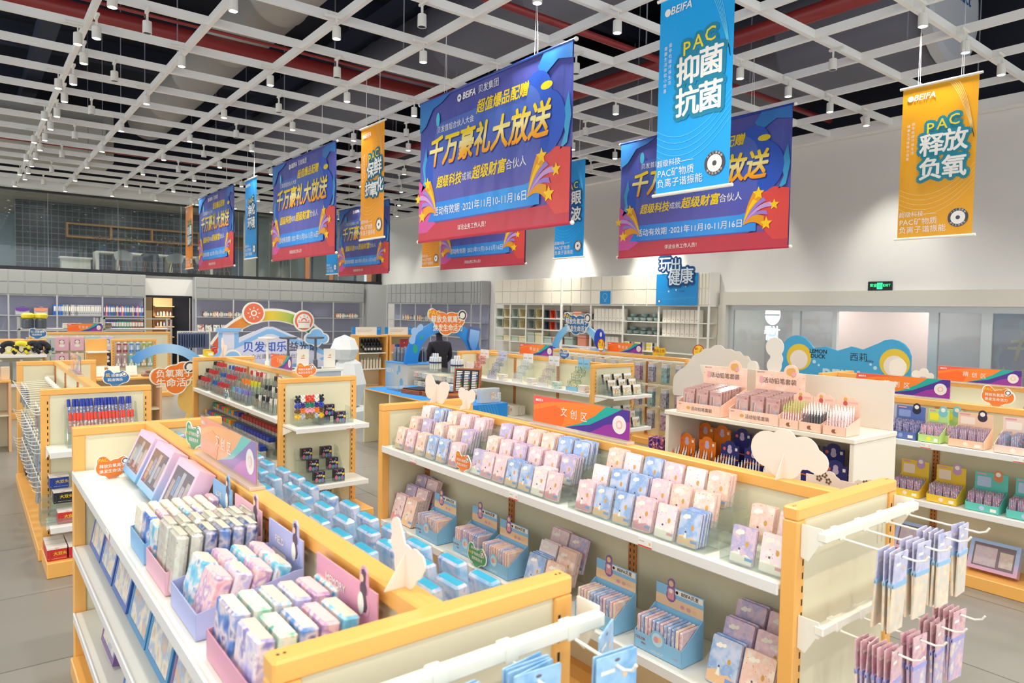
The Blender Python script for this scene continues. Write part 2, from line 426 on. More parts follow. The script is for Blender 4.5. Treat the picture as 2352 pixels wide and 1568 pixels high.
pipe([(-5, 18.2, 5.5), (12, 18.2, 5.5)], .035, 'thin red pipe crossing farthest back above the lattice')
pipe([(-5, 9.6, 5.6), (8.2, 9.6, 5.6)], .022, 'thin red pipe just in front of the thick red pipe')
b = B(); b.box(-.6, 3.0, 20.2, 21.6, 5.6, 6.8, mat('air_unit_grey', '#A9A79f', .6)); b.box(-.4, 2.8, 20.0, 20.2, 5.75, 6.5, mat('air_unit_face', '#C0BEB4', .6))
tag(b.obj('air_handling_unit'), 'boxy grey air handling unit above the far left of the lattice', 'air unit')
# ================= track lights =================
lensm = mat('lamp_lens', '#FFF6E6', .3, emit=18)
canm = mat('lamp_white', '#E6E4DC', .4)
def track(lit, long=False):
    def fn():
        t = thing('track_spotlight')
        B().bbox(-.13, .05, -.018, .018, -.03, .0, canm).obj('adapter', t)
        B().box(-.006, .006, -.012, .012, -.13, -.03, canm).obj('stem', t)
        c = B(); c.lathe([(.04, -.12), (.046, -.125), (.048, -.25), (.041, -.252), (.041, -.245)], canm, 16)
        cn = c.obj('can', t, smooth=False)
        d = B(); d.lathe([(.04, -.2475), (.04, -.2465)], lensm if lit else blackm, 16); d.obj('lens', cn)
        return t
    return fn
NL = 0
lamp_l, lamp_u = [], []
for a in range(-10, 13):
    for c in range(-3, 9):
        if a % 2 == 0: lamp_l.append((GX(c)-.1, GY(a)-.16, a, c))
        elif c % 2 and a > -9: lamp_u.append((GX(c)+.45, GY(a), a, c))
for k in range(-3, 9): pass
spot = bpy.data.lights.new('spot', 'SPOT'); spot.energy = SPOT_W; spot.spot_size = rad(115); spot.spot_blend = .7; spot.shadow_soft_size = .05; spot.color = (1, .95, .86)
def nth(k, n): return ORD[k]
for a in sorted({q[2] for q in lamp_l}):
    row = [q for q in lamp_l if q[2] == a]
    for i, (x, y, aa, c) in enumerate(row):
        o = put('lamp_on', track(True), (x, y, 5.3), 0, 'lit white track spotlight, %s from the left on the %s lit row from the front' % (ORD[i], ORD[(a+10)//2]), 'spotlight', 'lit track spotlights')
        if (c+a//2) % 2 == 0 or a in (12,):
            l = bpy.data.objects.new('spot_light', spot); COL.objects.link(l); l.location = (x, y, 5.02)
for a in sorted({q[2] for q in lamp_u}):
    row = [q for q in lamp_u if q[2] == a]
    for i, (x, y, aa, c) in enumerate(row):
        put('lamp_off', track(False), (x, y, 5.3), rad(90), 'dark unlit track spotlight, %s from the left on the %s unlit row from the front' % (ORD[i], ORD[(a+9)//2]), 'spotlight', 'unlit track spotlights')
# spots along one lengthwise track at the left
for i in range(14):
    y = GY(-3+i)+.55
    put('lamp_on', track(True), (GX(-1)+.04, y, 5.3), rad(90), 'lit spotlight, %s from the front on the left lengthwise track' % ORD[i], 'spotlight', 'spotlights on the lengthwise track')
# wall washers by the right wall
wsp = bpy.data.lights.new('washer', 'SPOT'); wsp.energy = 70; wsp.spot_size = rad(52); wsp.spot_blend = .8; wsp.shadow_soft_size = .05; wsp.color = (1, .95, .85)
wst = wsp.copy(); wst.energy = 420; wst.spot_size = rad(46)
for i, y in enumerate((5.4, 7.8, 10.5, 13.3, 17.0, 20.6)):
    def fn():
        t = thing('washer_spotlight')
        B().bbox(-.1, .06, -.018, .018, -.03, 0, canm).obj('adapter', t)
        B().box(-.006, .006, -.012, .012, -.1, -.03, canm).obj('stem', t)
        q = Matrix.Translation((0, 0, -.1)) @ Matrix.Rotation(rad(-38), 4, 'Y')
        c = B(); c.M = q; c.lathe([(.04, .03), (.046, .025), (.048, -.11), (.041, -.112), (.041, -.105)], canm, 16); cn = c.obj('can', t)
        d = B(); d.M = q; d.lathe([(.04, -.108), (.04, -.107)], lensm, 16); d.obj('lens', cn)
        return t
    put('washer', fn, (11.1, y, 5.3), 0, 'tilted white spotlight washing the right wall, %s from the front' % ORD[i], 'spotlight', 'wall washing spotlights')
    l = bpy.data.objects.new('wash_light', wst if i in (2, 3) else wsp); COL.objects.link(l); l.location = (11.18, y, 5.08)
    d = Vector((XW, y, 2.9))-Vector(l.location); l.rotation_euler = d.to_track_quat('-Z', 'Y').to_euler()

dl = bpy.data.lights.new('upstairs_downlight', 'AREA'); dl.energy = 60; dl.size = .5; dl.color = (1, .9, .78)
for x, y in ((-5, 26), (-1, 26.5), (2.2, 25.6), (4.6, 26), (7.2, 25.8), (9.5, 24.8), (11.2, 24.8), (-4, 30.5), (0, 30.5)):
    l = bpy.data.objects.new('upstairs_light', dl); COL.objects.link(l); l.location = (x, y, 5.4)
ll = bpy.data.lights.new('lobby_downlight', 'AREA'); ll.energy = 70; ll.size = .6; ll.color = (1, .93, .86)
for y in (-1, 3, 5.6, 8):
    l = bpy.data.objects.new('lobby_light', ll); COL.objects.link(l); l.location = (XW+1.6, y, 2.88)
l = bpy.data.objects.new('passage_light', ll); COL.objects.link(l); l.location = (5.2, 25.4, 2.7)
# ================= gondola shelving =================
GW, GL, GH, PT = .8, 3.283, 1.4, .062
def upright(b, x, y, z0, z1, face):
    """orange slotted upright strip; face = (dx,dy) it looks at"""
    dx, dy = face
    for k in (-.0132, .0132):
        if dx: b.box(x-.006, x+.006, y+k-.013, y+k+.013, z0, z1, mat('upright_orange', '#C98246', .45))
        else: b.box(x+k-.013, x+k+.013, y-.006, y+.006, z0, z1, mat('upright_orange', '#C98246', .45))
        z = z0+.03
        while z < z1-.03:
            if dx: b.box(x+dx*.0061-.0005, x+dx*.0061+.0005, y+k-.003, y+k+.003, z, z+.018, slotm)
            else: b.box(x+k-.003, x+k+.003, y+dy*.0061-.0005, y+dy*.0061+.0005, z, z+.018, slotm)
            z += .034
def shelf(t, x0, x1, y0, y1, z, front, m=None):
    """board z = top; front is the side with the price lip: '-x','+x','-y'"""
    m = m or white
    b = B(); b.bbox(x0, x1, y0, y1, z-.025, z, m)
    lip = mat('price_lip', '#E9E6E2', .25)
    if front == '-x': b.bbox(x0-.012, x0, y0, y1, z-.045, z+.004, lip)
    if front == '+x': b.bbox(x1, x1+.012, y0, y1, z-.045, z+.004, lip)
    if front == '-y': b.bbox(x0, x1, y0-.012, y0, z-.045, z+.004, lip)
    s = b.obj('shelf', t)
    if front == '-y':
        for x in (x0, x1-.004): br = B(); br.add([(x, y1, z-.03), (x, y1, z-.11), (x, y0+.1, z-.03), (x+.004, y1, z-.03), (x+.004, y1, z-.11), (x+.004, y0+.1, z-.03)], [(0, 1, 2), (5, 4, 3), (0, 3, 4, 1), (1, 4, 5, 2), (2, 5, 3, 0)], m); br.obj('bracket', s)
    return s
def gondola(x, y, label, left=(), right=(), cap=(), w=GW, l=GL, h=GH, bays=3, base_left=True, base_cap=False, panel=None, group='orange framed gondolas', tops=True):
    """x,y = near left corner of the near end cap"""
    t = thing('gondola_shelf', label, 'store shelf', (x, y, 0), 0, group)
    panel = panel or cream
    cx = w/2; st = .07
    for (ya, yb, near) in ((0, PT, True), (l-PT, l, False)):
        f = B(); f.bbox(0, .06, ya, yb, 0, h-.0502, orange, .004); f.bbox(w-.06, w, ya, yb, 0, h-.0502, orange, .004); f.bbox(.0, w, ya, yb, h-.05, h, orange, .006)
        yy = ya if near else yb; s = -1 if near else 1
        for xx in (.046, w-.046):
            z = .08
            while z < h-.09:
                f.box(xx-.004, xx+.004, yy+s*.0005-.0005, yy+s*.0005+.0005, z, z+.024, slotm); z += .05
        for xx in (.02, .034, w-.034, w-.02): f.lathe([(.004, h-.001), (.004, h+.0006)], slotm, 8, (xx, (ya+yb)/2, 0))
        f.obj('end_frame', t)
        B().box(.055, w-.055, ya+.012, yb-.012, .02, h-.04, panel).obj('end_panel', t)
    B().box(cx-.02, cx+.02, PT, l-PT, .08, h-.04, panel).obj('back_panel', t)
    B().bbox(cx-st/2, cx+st/2, PT-.004, l-PT+.004, h-.055, h-.0006, orange, .006).obj('top_rail', t)
    n = bays
    for i in range(n+1):
        yy = PT+.02+(l-2*PT-.04)*i/n
        for s in (-1, 1): u = B(); upright(u, cx+s*.026, yy, .1, h-.06, (s, 0)); u.obj('upright', t)
    if base_left: B().bbox(-.02, w+.02, PT, l-PT, 0, .1, orange, .006).obj('base', t)
    if base_cap: B().bbox(.0, w, -.42, -.01, 0, .12, orange, .006).obj('cap_base', t)
    for z in left: shelf(t, .005, cx-.022, PT+.005, l-PT-.005, z, '-x')
    for z in right: shelf(t, cx+.022, w-.005, PT+.005, l-PT-.005, z, '+x')
    for z in cap: shelf(t, .03, w-.03, -.35, -.002, z, '-y')
    return t
COLX = [.469, 2.385, 4.3, 6.209, 8.12]; ROWY = [1.34, 6.67, 12.0]
gondola(COLX[0], ROWY[0], 'nearest orange gondola at the left, with gift boxes on its left shelf', left=(1.155, .73, .35), right=(1.155, .73))
gondola(COLX[1], ROWY[0], 'orange gondola in the centre foreground, with pastel notebooks on its shelves', left=(1.1, .56), right=(1.13, .8, .45))
gondola(COLX[3], ROWY[0], 'orange gondola at far right, with pen display boxes on its shelves', left=(1.08, .595), right=(1.0,), l=GL)
gondola(8.4, ROWY[0]-.1, 'rear orange gondola at far right, behind the gondola of pen displays', left=(1.08,))
gondola(COLX[0], ROWY[1], 'orange gondola at left, end cap holding blue and red marker rows', right=(1.0,), cap=(.95, .37), base_cap=True)
gondola(COLX[1], ROWY[1], 'orange gondola behind the pink gift boxes, filled with pens', left=(1.0, .5), right=(1.0,), cap=(.96, .4, .02), base_cap=True)
gondola(6.6, ROWY[1], 'orange gondola in the middle distance, end cap holding black edged boxes', left=(1.0, .47), cap=(1.0, .56), base_cap=True)
gondola(8.59, ROWY[1], 'farther orange gondola hung with clear pencil bags', left=(), cap=(1.0,))
# ================= hanging banners =================
def spark(b, x, z, s, y0):
    """shooting stars in a corner of the banner; s=-1 mirrors"""
    ye = cloth('star_yellow', '#F6C81E'); am = cloth('star_amber', '#E39A1D'); pu = cloth('star_purple', '#9B7FD0'); lp = cloth('star_lilac', '#C39BD6')
    lv = [y0-.001]
    def nx():
        lv[0] -= .0002; return lv[0]
    def star(cx, cz, r, m):
        b.flat([(cx+(r if k % 2 == 0 else r*.45)*cos(pi/2+k*pi/5), cz+(r if k % 2 == 0 else r*.45)*sin(pi/2+k*pi/5)) for k in range(10)], nx(), m)
    def ray(x1, z1, wd, m, bow=.05):
        dx, dz = x1-x, z1-z; L = math.hypot(dx, dz); ux, uz = -dz/L, dx/L; up, lo = [], []
        for k in range(9):
            q = k/8; c = bow*sin(pi*q)*(1 if ux*s < 0 else -1)*s*.0+bow*sin(pi*q); w = wd*q**.8
            px, pz = x+dx*q, z+dz*q+c; up.append((px+ux*w, pz+uz*w)); lo.append((px-ux*w, pz-uz*w))
        b.flat(up+lo[::-1], nx(), m)
    ray(x+s*.2, z+.36, .075, am, .04); star(x+s*.21, z+.38, .085, ye); ray(x+s*.17, z+.3, .03, ye, .04)
    ray(x+s*.3, z+.3, .03, pu); ray(x+s*.4, z+.23, .035, lp, .07); star(x+s*.43, z+.22, .07, ye)
    ray(x+s*.34, z+.13, .03, pu, .06); ray(x+s*.3, z+.02, .07, am, .06); star(x+s*.33, z+.0, .085, ye)


def promo():
    t = thing('promotion_banner'); Wd, H = 2.75, 1.68
    c = B(); bg = ramp('banner_blue', ['#75599F', '#645CA8', '#4A5AB2', '#5052A0'], 2, .3, .45)
    w2 = Wd/2
    nx = 24
    c.add([(-w2+Wd*i/nx, .012*sin(i*1.1)*(z < .5), z*H) for z in (0, 1) for i in range(nx+1)], [(i, i+1, nx+2+i, nx+1+i) for i in range(nx)], bg)
    red = cloth('banner_red', '#C4404E'); pink = cloth('banner_pink', '#D0559A'); sky = ramp('banner_band', ['#2F7FD6', '#2F8FE8', '#3FA0F0', '#2F7FD6'], 0, .35, .4)
    y = -.014
    wave = [(-w2, 0), (w2, 0), (w2, .72)]+[(w2-.12*k, .72+.05*sin(k*.9)-.015*k*k*.45) for k in range(1, 8)]
    c.flat([(-w2, 0), (w2, 0), (w2, .2), (-w2, .2)], y, red)
    c.flat([(w2, .1), (w2, .7), (w2-.2, .74), (w2-.45, .7), (w2-.5, .4), (w2-.3, .2), (w2-.2, .1)], y-.001, cloth('banner_scarlet', '#DC4C46'))
    c.flat([(-w2, .1), (-w2, .74), (-w2+.2, .62), (-w2+.42, .42), (-w2+.4, .2), (-w2+.2, .1)], y-.001, pink)
    tea = ramp('banner_teal', ['#4FC8E0', '#2C6FC0'], 2, .35, .4)
    c.flat([(-w2, H), (-w2, H-.36), (-w2+.14, H-.3), (-w2+.3, H-.12), (-w2+.5, H-.08), (-w2+.7, H)], y, tea)
    c.flat([(w2, H), (w2, H-.16), (w2-.2, H-.12), (w2-.42, H-.24), (w2-.5, H-.12), (w2-.4, H)], y, tea)
    for (cx, cz, q) in ((w2-.1, .95, 1), (-w2+.1, .85, 1)):
        c.flat([(cx-.05, cz-.25), (cx+.02, cz-.1), (cx-.02, cz+.05), (cx+.06, cz+.28), (cx+.1, cz+.05), (cx+.05, cz-.2)], y-.001, tea)
    c.flat(disc(-w2+.42, H-.27, .04, 10, .085), y-.0018, cloth('leaf_cyan', '#49C6E8')); c.flat(disc(w2-.36, H-.33, .09, 10, .04), y-.0018, cloth('leaf_yellow', '#E9D227'))
    pan = ramp('banner_panel', ['#6C59A2', '#5A5CB0', '#4C69BC', '#4C70C2'], 2, .32, .4)
    for k, q in enumerate(((-w2+.38, .85, .24), (-w2+.5, .7, .2), (w2-.4, 1.0, .32), (w2-.5, 1.3, .22))): c.flat(disc(*q, 20), y-.0012-.0001*k, cloth('banner_cloud', '#2C57BE'))
    c.flat(rnd([(-1.1, .2), (.94, .2), (.94, 1.3), (.7, 1.46), (-.2, 1.38), (-1.0, 1.36)], .16, 5), y-.002, pan)
    c.flat([(-1.0, .44), (.72, .44), (.94, .5), (.94, .22), (-1.16, .22)], y-.003, sky)
    wh = cloth('banner_white', '#F2F0EA'); gold = ramp('banner_gold', ['#F08A10', '#F2B51C', '#F2E8A0', '#F4D21A'], 2, .3, .3, stops=[.5, .57, .63, .69]); ye = cloth('banner_yellow', '#F5D21E')
    yt = y-.006
    c.lathe([(.05, 0), (.05, .001)], wh, 16) if False else None
    c.flat(disc(-.5, 1.565, .042, 20), yt, wh); c.flat(disc(-.5, 1.565, .022, 12, .011), yt-.001, cloth('logo_blue', '#4455A8'))
    c.text('BEIFA', -.31, 1.565, .105, wh, yt, .03, .2); c.text('贝发集团', .06, 1.565, .095, wh, yt)
    c.text('贝发首届合伙人大会', -.585, 1.28, .085, wh, yt); c.text('超值爆品配赠', .29, 1.375, .15, ye, yt, .03, .22)
    c.text('千万豪礼大放送', -.045, 1.0, .37, cloth('title_shade', '#2B2F80'), yt-.001, .045, .25, .86); c.text('千万豪礼大放送', -.05, 1.01, .37, gold, yt-.003, .035, .25, .86)
    c.text('超级科技', -.7, .66, .145, ye, yt, .03, .2, .92); c.text('成就', -.33, .66, .1, wh, yt); c.text('超级财富', .08, .67, .155, ye, yt, .03, .2); c.text('合伙人', .56, .67, .115, wh, yt)
    c.text('活动有效期 ·2021年11月10-11月16日', -.13, .325, .112, wh, yt, .006)
    c.text('详洽业务工作人员！', -.2, .1, .066, wh, yt, .008)
    spark(c, -w2+.42, .3, -1, yt); spark(c, w2-.62, .3, 1, yt)
    c.obj('printed_cloth', t)
    for z, m, nm in ((H, mat('rod_blue', '#1F3C96', .3), 'top_rod'), (0, mat('rod_red', '#C2334A', .3), 'bottom_rod')):
        p = B(); p.tube([(-w2-.03, 0, z), (w2+.03, 0, z)], .018, m, 10); p.ball((-w2-.03, 0, z), .022, white); p.ball((w2+.03, 0, z), .022, white); p.obj(nm, t)
    for x in (-w2+.55, w2-.55): s = B(); s.tube([(x-.02, 0, H), (x, 0, 5.3-2.93+.05), (x+.03, 0, H)], .003, mat('string', '#E4E4E4', .5), 4); s.obj('hanging_string', t)
    return t
XA, XB = GX(2), GX(5)
for x, yn, lab in ((XA, 6.25, 'largest blue promotion banner with gold title, upper middle'), (XB, 6.0, 'blue promotion banner half hidden behind the tall cyan banner'),
                   (XA, 11.5, 'blue promotion banner in the middle distance, left of the tall orange banner'), (XB, 16.0, 'small blue promotion banner partly behind a tall orange banner'),
                   (XA, 16.6, 'farthest left blue promotion banner, beside the narrow cyan banner'), (XB, 11.0, 'blue promotion banner mostly hidden behind and below the largest one')):
    put('promo', promo, (x, yn, 2.93), LEFT, lab, 'banner', 'blue promotion banners')
def pacb(key, words, colour, line, edge):
    def fn():
        t = thing('tall_banner'); w, H = .7, 1.56; w2 = .35
        c = B(); c.flat(rect(-w2, w2, 0, H), 0, cloth('tall_'+key, colour, .35, .22))
        ln = cloth('tall_line_'+key, line); wh = cloth('banner_white', '#F2F0EA'); ed = cloth('tall_edge_'+edge, edge); ye = cloth('pac_yellow', '#F3DA36')
        y = -.004
        for k in range(5):   # fine arcs sweeping round the lower half
            pts = [(w2-.0-.02*k-.18*(1-cos(a))*0-.0+.0, 0) for a in ()]
            q = [(-w2+.7*i/16, .46-.05*k+.16*((i/16-.35)**2)*4-.02) for i in range(17)]
            q = [(a, min(z, .95)) for a, z in q]
            c.flat([(a, z) for a, z in q]+[(a, z-.004) for a, z in q[::-1]], y, ln)
            q = [(.05+.28*(i/14)**.6+.0*k-.035*k*0+.02*k*(1-i/14), H-(H-.95)*i/14) for i in range(15)]
            c.flat([(a, z) for a, z in q]+[(a-.005, z) for a, z in q[::-1]], y, ln)
        c.flat(disc(-.27, H-.12, .03, 16), y-.001, wh); c.text('BEIFA', -.14, H-.12, .085, wh, y-.001, .02, .2)
        a1, a2 = '健康生活体验小惊喜', '倡导低碳环保生活'
        for i, ch in enumerate(a1): c.text(ch, -.28, H-.4-.042*i, .034, wh, y)
        for i, ch in enumerate(a2): c.text(ch, -.235, H-.385-.042*i, .034, wh, y)
        for m, bo, yy, col in (('o', .2, y-.001, ed), ('i', .012, y-.0055, None)):
            for i, ch in enumerate('PAC'): c.text(ch, -.07+.11*i, H-.46+.025*i, .15, col or ye, yy, bo if m == 'i' else .26)
            for i, (ch, xx, zz, hh) in enumerate(words): c.text(ch, xx, zz, hh, col or wh, yy, bo if m == 'o' else .03)
        c.text('超级科技——', -.16, .245, .06, wh, y-.001); c.text('PAC矿物质', -.15, .165, .075, wh, y-.001); c.text('负离子谐振能', -.11, .085, .075, wh, y-.001)
        c.flat(disc(.22, .18, .092, 28), y-.001, mat('seal_dark', '#4b4a50', .5)); c.flat(disc(.22, .18, .066, 24), y-.002, wh); c.flat(disc(.22, .18, .02, 12), y-.003, mat('seal_dark', '#4b4a50', .5))
        for i, ch in enumerate('PAC谐振能'): a = rad(140-20*i); c.text(ch, .22+.079*cos(a), .18+.079*sin(a), .02, wh, y-.003)
        for i, ch in enumerate('瑞士生命科技'): a = rad(220+20*i); c.text(ch, .22+.079*cos(a), .18+.079*sin(a), .02, wh, y-.003)
        c.obj('printed_cloth', t)
        for z, nm in ((H, 'top_rod'), (0, 'bottom_rod')): B().tube([(-w2-.03, 0, z), (w2+.03, 0, z)], .014, white, 8).obj(nm, t)
        for x in (-.2, .2): B().tube([(x-.008, 0, H), (x, 0, 5.3-2.98), (x+.012, 0, H)], .0025, mat('string', '#E4E4E4', .5), 4).obj('hanging_string', t)
        return t
    return fn
def two(a, b_, c_, d_): return [(a, -.05, .92, .235), (b_, .165, .94, .235), (c_, -.05, .68, .235), (d_, .165, .68, .235)]
PB = [('cy1', two('抑', '菌', '抗', '菌'), '#12A5EE', '#69D2F5', '#1A87A8', XA, 3.5, 'large cyan banner hanging nearest the camera, cut off at the top', 3.06),
      ('ye1', two('释', '放', '负', '氧'), '#EFA912', '#F8D98C', '#1F8CA0', XB, 3.03, 'yellow tall banner hanging alone at the right before the white wall', 2.93),
      ('ye2', [('保', -.04, .93, .22), ('鲜', .18, .96, .24), ('抗', -.1, .68, .2), ('氧', .07, .66, .22), ('化', .25, .71, .2)], '#F2A011', '#F8CF80', '#0F6F8C', XA, 8.93, 'orange tall banner left of the largest blue promotion banner', 3.06),
      ('ye3', two('平', '衡', '力', '量'), '#E9951A', '#F6C77E', '#0F6F8C', XB, 12.8, 'orange tall banner hanging before the white wall near the back corner', 2.98),
      ('cy2', two('净', '化', '环', '境'), '#1E93DE', '#69C2F0', '#0F5F96', XA, 14.15, 'narrow cyan tall banner at left, between two blue promotion banners', 3.03),
      ('or1', two('能', '量', '循', '环'), '#F08C16', '#F8C77E', '#0F6F8C', XA, 18.95, 'small orange tall banner farthest left', 3.0),
      ('cy3', two('亮', '眼', '光', '波'), '#1E9FEA', '#69C2F0', '#0F5F96', XB, 8.5, 'cyan tall banner mostly hidden behind the largest promotion banner', 2.98),
      ('cy4', two('清', '新', '空', '气'), '#1E93DE', '#69C2F0', '#0F5F96', XB, 17.85, 'smallest cyan tall banner, hanging before the orange posts upstairs', 2.98)]
for k, wds, col_, ln_, ed_, x, y, lab, z in PB:
    tag(pacb(k, wds, col_, ln_, ed_)(), lab, 'banner', 'tall banners').location = (x, y, z)
    bpy.context.view_layer.objects.active = None
    [o for o in bpy.data.objects if o.get('label') == lab][0].rotation_euler.z = LEFT
# ================= goods: centre foreground gondola =================
paper = mat('paper', '#F3EEE2', .6)
cov = {'peach': printed('cover_peach', ['#F7DFC8', '#F5C9B8', '#F3D7C9', '#FBEBD8'], 22, .25, spots=('#E9A86A', 60, .16)),
       'pink': printed('cover_pink', ['#EFC6CB', '#F5D9D6', '#E6C6D4', '#F8E9E1'], 22, .25, spots=('#F2E9DA', 70, .14)),
       'sky': printed('cover_sky', ['#A4C0E6', '#93B2E0', '#C0D2EC', '#D8D9EC'], 16, .25, spots=('#F1E6D6', 60, .12)),
       'lilac': printed('cover_lilac', ['#D3BFD9', '#B6B1D6', '#E3C8D4', '#CDBBDC'], 18, .25, spots=('#F3E2D0', 60, .13)),
       'white': printed('cover_white', ['#F4EDE8', '#F5E3DE', '#EDE3EC', '#F7F1EA'], 24, .25, spots=('#DB9FA8', 60, .15))}
edge = {'peach': mat('edge_peach', '#E9BFAC', .4), 'pink': mat('edge_pink', '#DDA9B8', .4), 'sky': mat('edge_blue', '#6C8FCB', .4), 'lilac': mat('edge_lilac', '#9C86B8', .4), 'white': mat('edge_rose', '#E7C6C4', .4)}
cloudm = mat('print_cloud', '#FBF3E4', .3); sand = mat('print_sand', '#F0C79A', .3); rosem = mat('print_rose', '#E3A0A8', .3); inkm = mat('print_ink', '#6b5568', .4); bluei = mat('print_blue', '#7DA5DF', .3); goldi = mat('print_gold', '#D9A44E', .3)
def notebook(c, w=.105, h=.148, t=.017):
    def fn():
        o = thing('notebook'); e = edge[c]; b = B(); w2 = w/2
        b.prism(rnd(rect(-w2, w2, 0, h), .008, 2), 0, .0022, cov[c]); b.prism(rnd(rect(-w2, w2, 0, h), .008, 2), t-.0022, t, e)
        b.box(-w2, -w2+.003, .0022, t-.0022, .004, h-.004, e)
        y = -.0004
        b.flat(union_blob([(-.022*w/.105, h*.82, .011), (-.008, h*.84, .009), (-.032*w/.105, h*.8, .007)], 24), y, cloudm)
        b.flat([(-w2+.002, .004), (w2-.004, .004), (w2-.004, h*.2), (w2*.4, h*.28), (0, h*.22), (-w2*.5, h*.3), (-w2+.002, h*.24)], y, sand if c in ('peach', 'sky') else (rosem if c == 'pink' else cloudm))
        b.flat([(-w2*.4, h*.2), (-w2*.1, h*.2), (-w2*.2, h*.36), (-w2*.3, h*.36)], y-.0003, cloudm); b.flat(disc(-w2*.25, h*.39, .005, 8), y-.0003, inkm)
        b.flat(disc(w2*.35, h*.55, .008, 8, .012), y, goldi); b.flat(rect(w2*.3, w2-.003, h*.12, h*.2), y-.0002, bluei if c != 'white' else rosem)
        b.obj('cover', o); B().box(-w2+.003, w2-.003, .0022, t-.0022, .003, h-.003, printed('page_edge', ['#EBCFCB', '#F3E6DC', '#D9B6C4'], 60, .6)).obj('pages', o)
        return o
    return fn
acry = clear('acrylic', '#F4F8F6', .06, .05)
def riser(w, n=3, d0=.02, step=.1, rise=.07):
    def fn():
        o = thing('acrylic_riser'); w2 = w/2
        for i in range(n):
            b = B(); y0 = i*step
            b.box(-w2, w2, y0-.003, y0, 0, rise*i+.045, acry); b.box(-w2, w2, y0+.001, y0+step-.004, rise*i+.003, rise*i+.005, acry); b.obj('step', o)
        for s in (-1, 1):
            b = B(); x = s*(w2+.002)
            pts = [(0, 0), (n*step, 0), (n*step, rise*n+.02), ((n-1)*step, rise*n+.02), (0, .06)]
            b.add([(x-.0015, p, q) for p, q in pts]+[(x+.0015, p, q) for p, q in pts], [(0, 1, 2, 3, 4), (9, 8, 7, 6, 5)]+[(i, i+5, (i+1) % 5+5, (i+1) % 5) for i in range(5)], acry); b.obj('side', o)
        return o
    return fn
TN = ['front', 'middle', 'back']; SN = ['left', 'second', 'third', 'fourth', 'fifth', 'sixth', 'seventh', 'eighth']
def left_row(x, ys, z, cols, counts, where, grp, fn, key, tilt=-.22, pitch=.0195, name='notebook', jit=.006):
    """stacks of things standing on a left-facing shelf, one behind the other"""
    for i, (y, c, n) in enumerate(zip(ys, cols, counts)):
        for k in range(n):
            lab = '%s %s, %s in stack %s of %s' % (c, name, 'foremost' if k == 0 else ORD[k], ORD[i], where) if True else ''
            lab = '%s %s, %s of the %s stack, %s' % (c, name, 'foremost' if k == 0 else ORD[k]+' back', ORD[i], where)
            j = RN.uniform(-jit, jit)
            put(key+c, fn(c), (x+k*pitch+abs(j)*.3, y+j, z), LEFT+RN.uniform(-.02, .02), lab, 'notebook', grp, tilt)
ZU = 1.104
def lsp(a, b_, n): return [a+(b_-a)*(i+.5)/n for i in range(n)]
SETS = [('far left', 4.46, 3.62, [['peach', 'pink', 'peach', 'sky', 'sky', 'pink'], ['peach', 'lilac', 'peach', 'peach', 'lilac'], ['white', 'sky', 'peach', 'pink', 'pink']], [[2, 2, 3, 3, 2, 3], [3, 3, 4, 4, 4], [4, 4, 4, 4, 4]]),
        ('second', 3.5, 2.68, [['lilac', 'pink', 'pink', 'sky', 'sky', 'white', 'pink'], ['peach', 'pink', 'lilac', 'pink', 'pink', 'lilac'], ['lilac', 'pink', 'peach', 'peach', 'sky', 'sky']], [[2, 2, 3, 3, 1, 4, 1], [3, 3, 3, 3, 3, 4], [3, 4, 4, 4, 4, 4]]),
        ('third', 2.56, 1.8, [['pink', 'sky', 'sky', 'pink', 'white', 'sky'], ['white', 'sky', 'sky', 'pink', 'peach', 'peach'], ['peach', 'white', 'sky', 'pink', 'white', 'peach']], [[3, 1, 1, 2, 1, 4], [1, 2, 2, 2, 2, 2], [3, 1, 2, 1, 1, 3]])]
for nm, ya, yb, cols, cnt in SETS:
    put('riser_c', riser(.83), (2.412, (ya+yb)/2, ZU), LEFT, 'clear stepped acrylic riser, %s one from the back on the central upper shelf' % {'far left': 'first', 'second': 'second', 'third': 'third'}[nm], 'display riser')
    for t in range(3):
        left_row(2.417+.1*t, lsp(ya, yb, len(cols[t])), ZU+.006+.07*t, cols[t], cnt[t], '%s tier of the %s riser' % (TN[t], nm), 'notebooks on the central upper shelf', notebook, 'nb')
put('riser_d', riser(.3, 2, step=.12, rise=.06), (2.42, 1.54, ZU), LEFT, 'small clear acrylic riser beside the near orange post', 'display riser')
for i, (x, y, z, c) in enumerate([(2.425, 1.6, ZU+.006, 'lilac'), (2.43, 1.47, ZU+.006, 'white'), (2.55, 1.6, ZU+.07, 'peach'), (2.55, 1.47, ZU+.07, 'pink'), (2.57, 1.6, ZU+.07, 'peach')]):
    put('nb'+c, notebook(c), (x, y, z), LEFT, '%s notebook on the small riser beside the near post, %s' % (c, ['front left', 'front right', 'back left', 'back right', 'behind the back left one'][i]), 'notebook', 'notebooks on the small riser', -.2)
ZL = .564
def lowset(nm, y0, rows, g):
    for t, row in enumerate(rows):
        for i, (c, n) in enumerate(row):
            for k in range(n):
                put('nbL'+c, notebook(c, .14, .19, .02), (2.44+.085*t+k*.022, y0-.155*i-.03*t*(t == 9), ZL+.055*t+.004), LEFT, '%s notebook %s, %s tier, %s column, %s group, lower shelf' % (c, ['in front', 'one back', 'two back', 'three back'][k], TN[t] if t < 3 else 'top', ['far', 'near'][i % 2], nm), 'notebook', g, -.3)
lowset('far end', 4.46, [[('pink', 2), ('peach', 3)], [('lilac', 2), ('pink', 2)], [('lilac', 3), ('pink', 2)]], 'large notebooks on the central lower shelf')
lowset('middle', 2.92, [[('sky', 3), ('peach', 1)], [('white', 2), ('peach', 2)], [('pink', 2), ('lilac', 1)]], 'large notebooks on the central lower shelf')
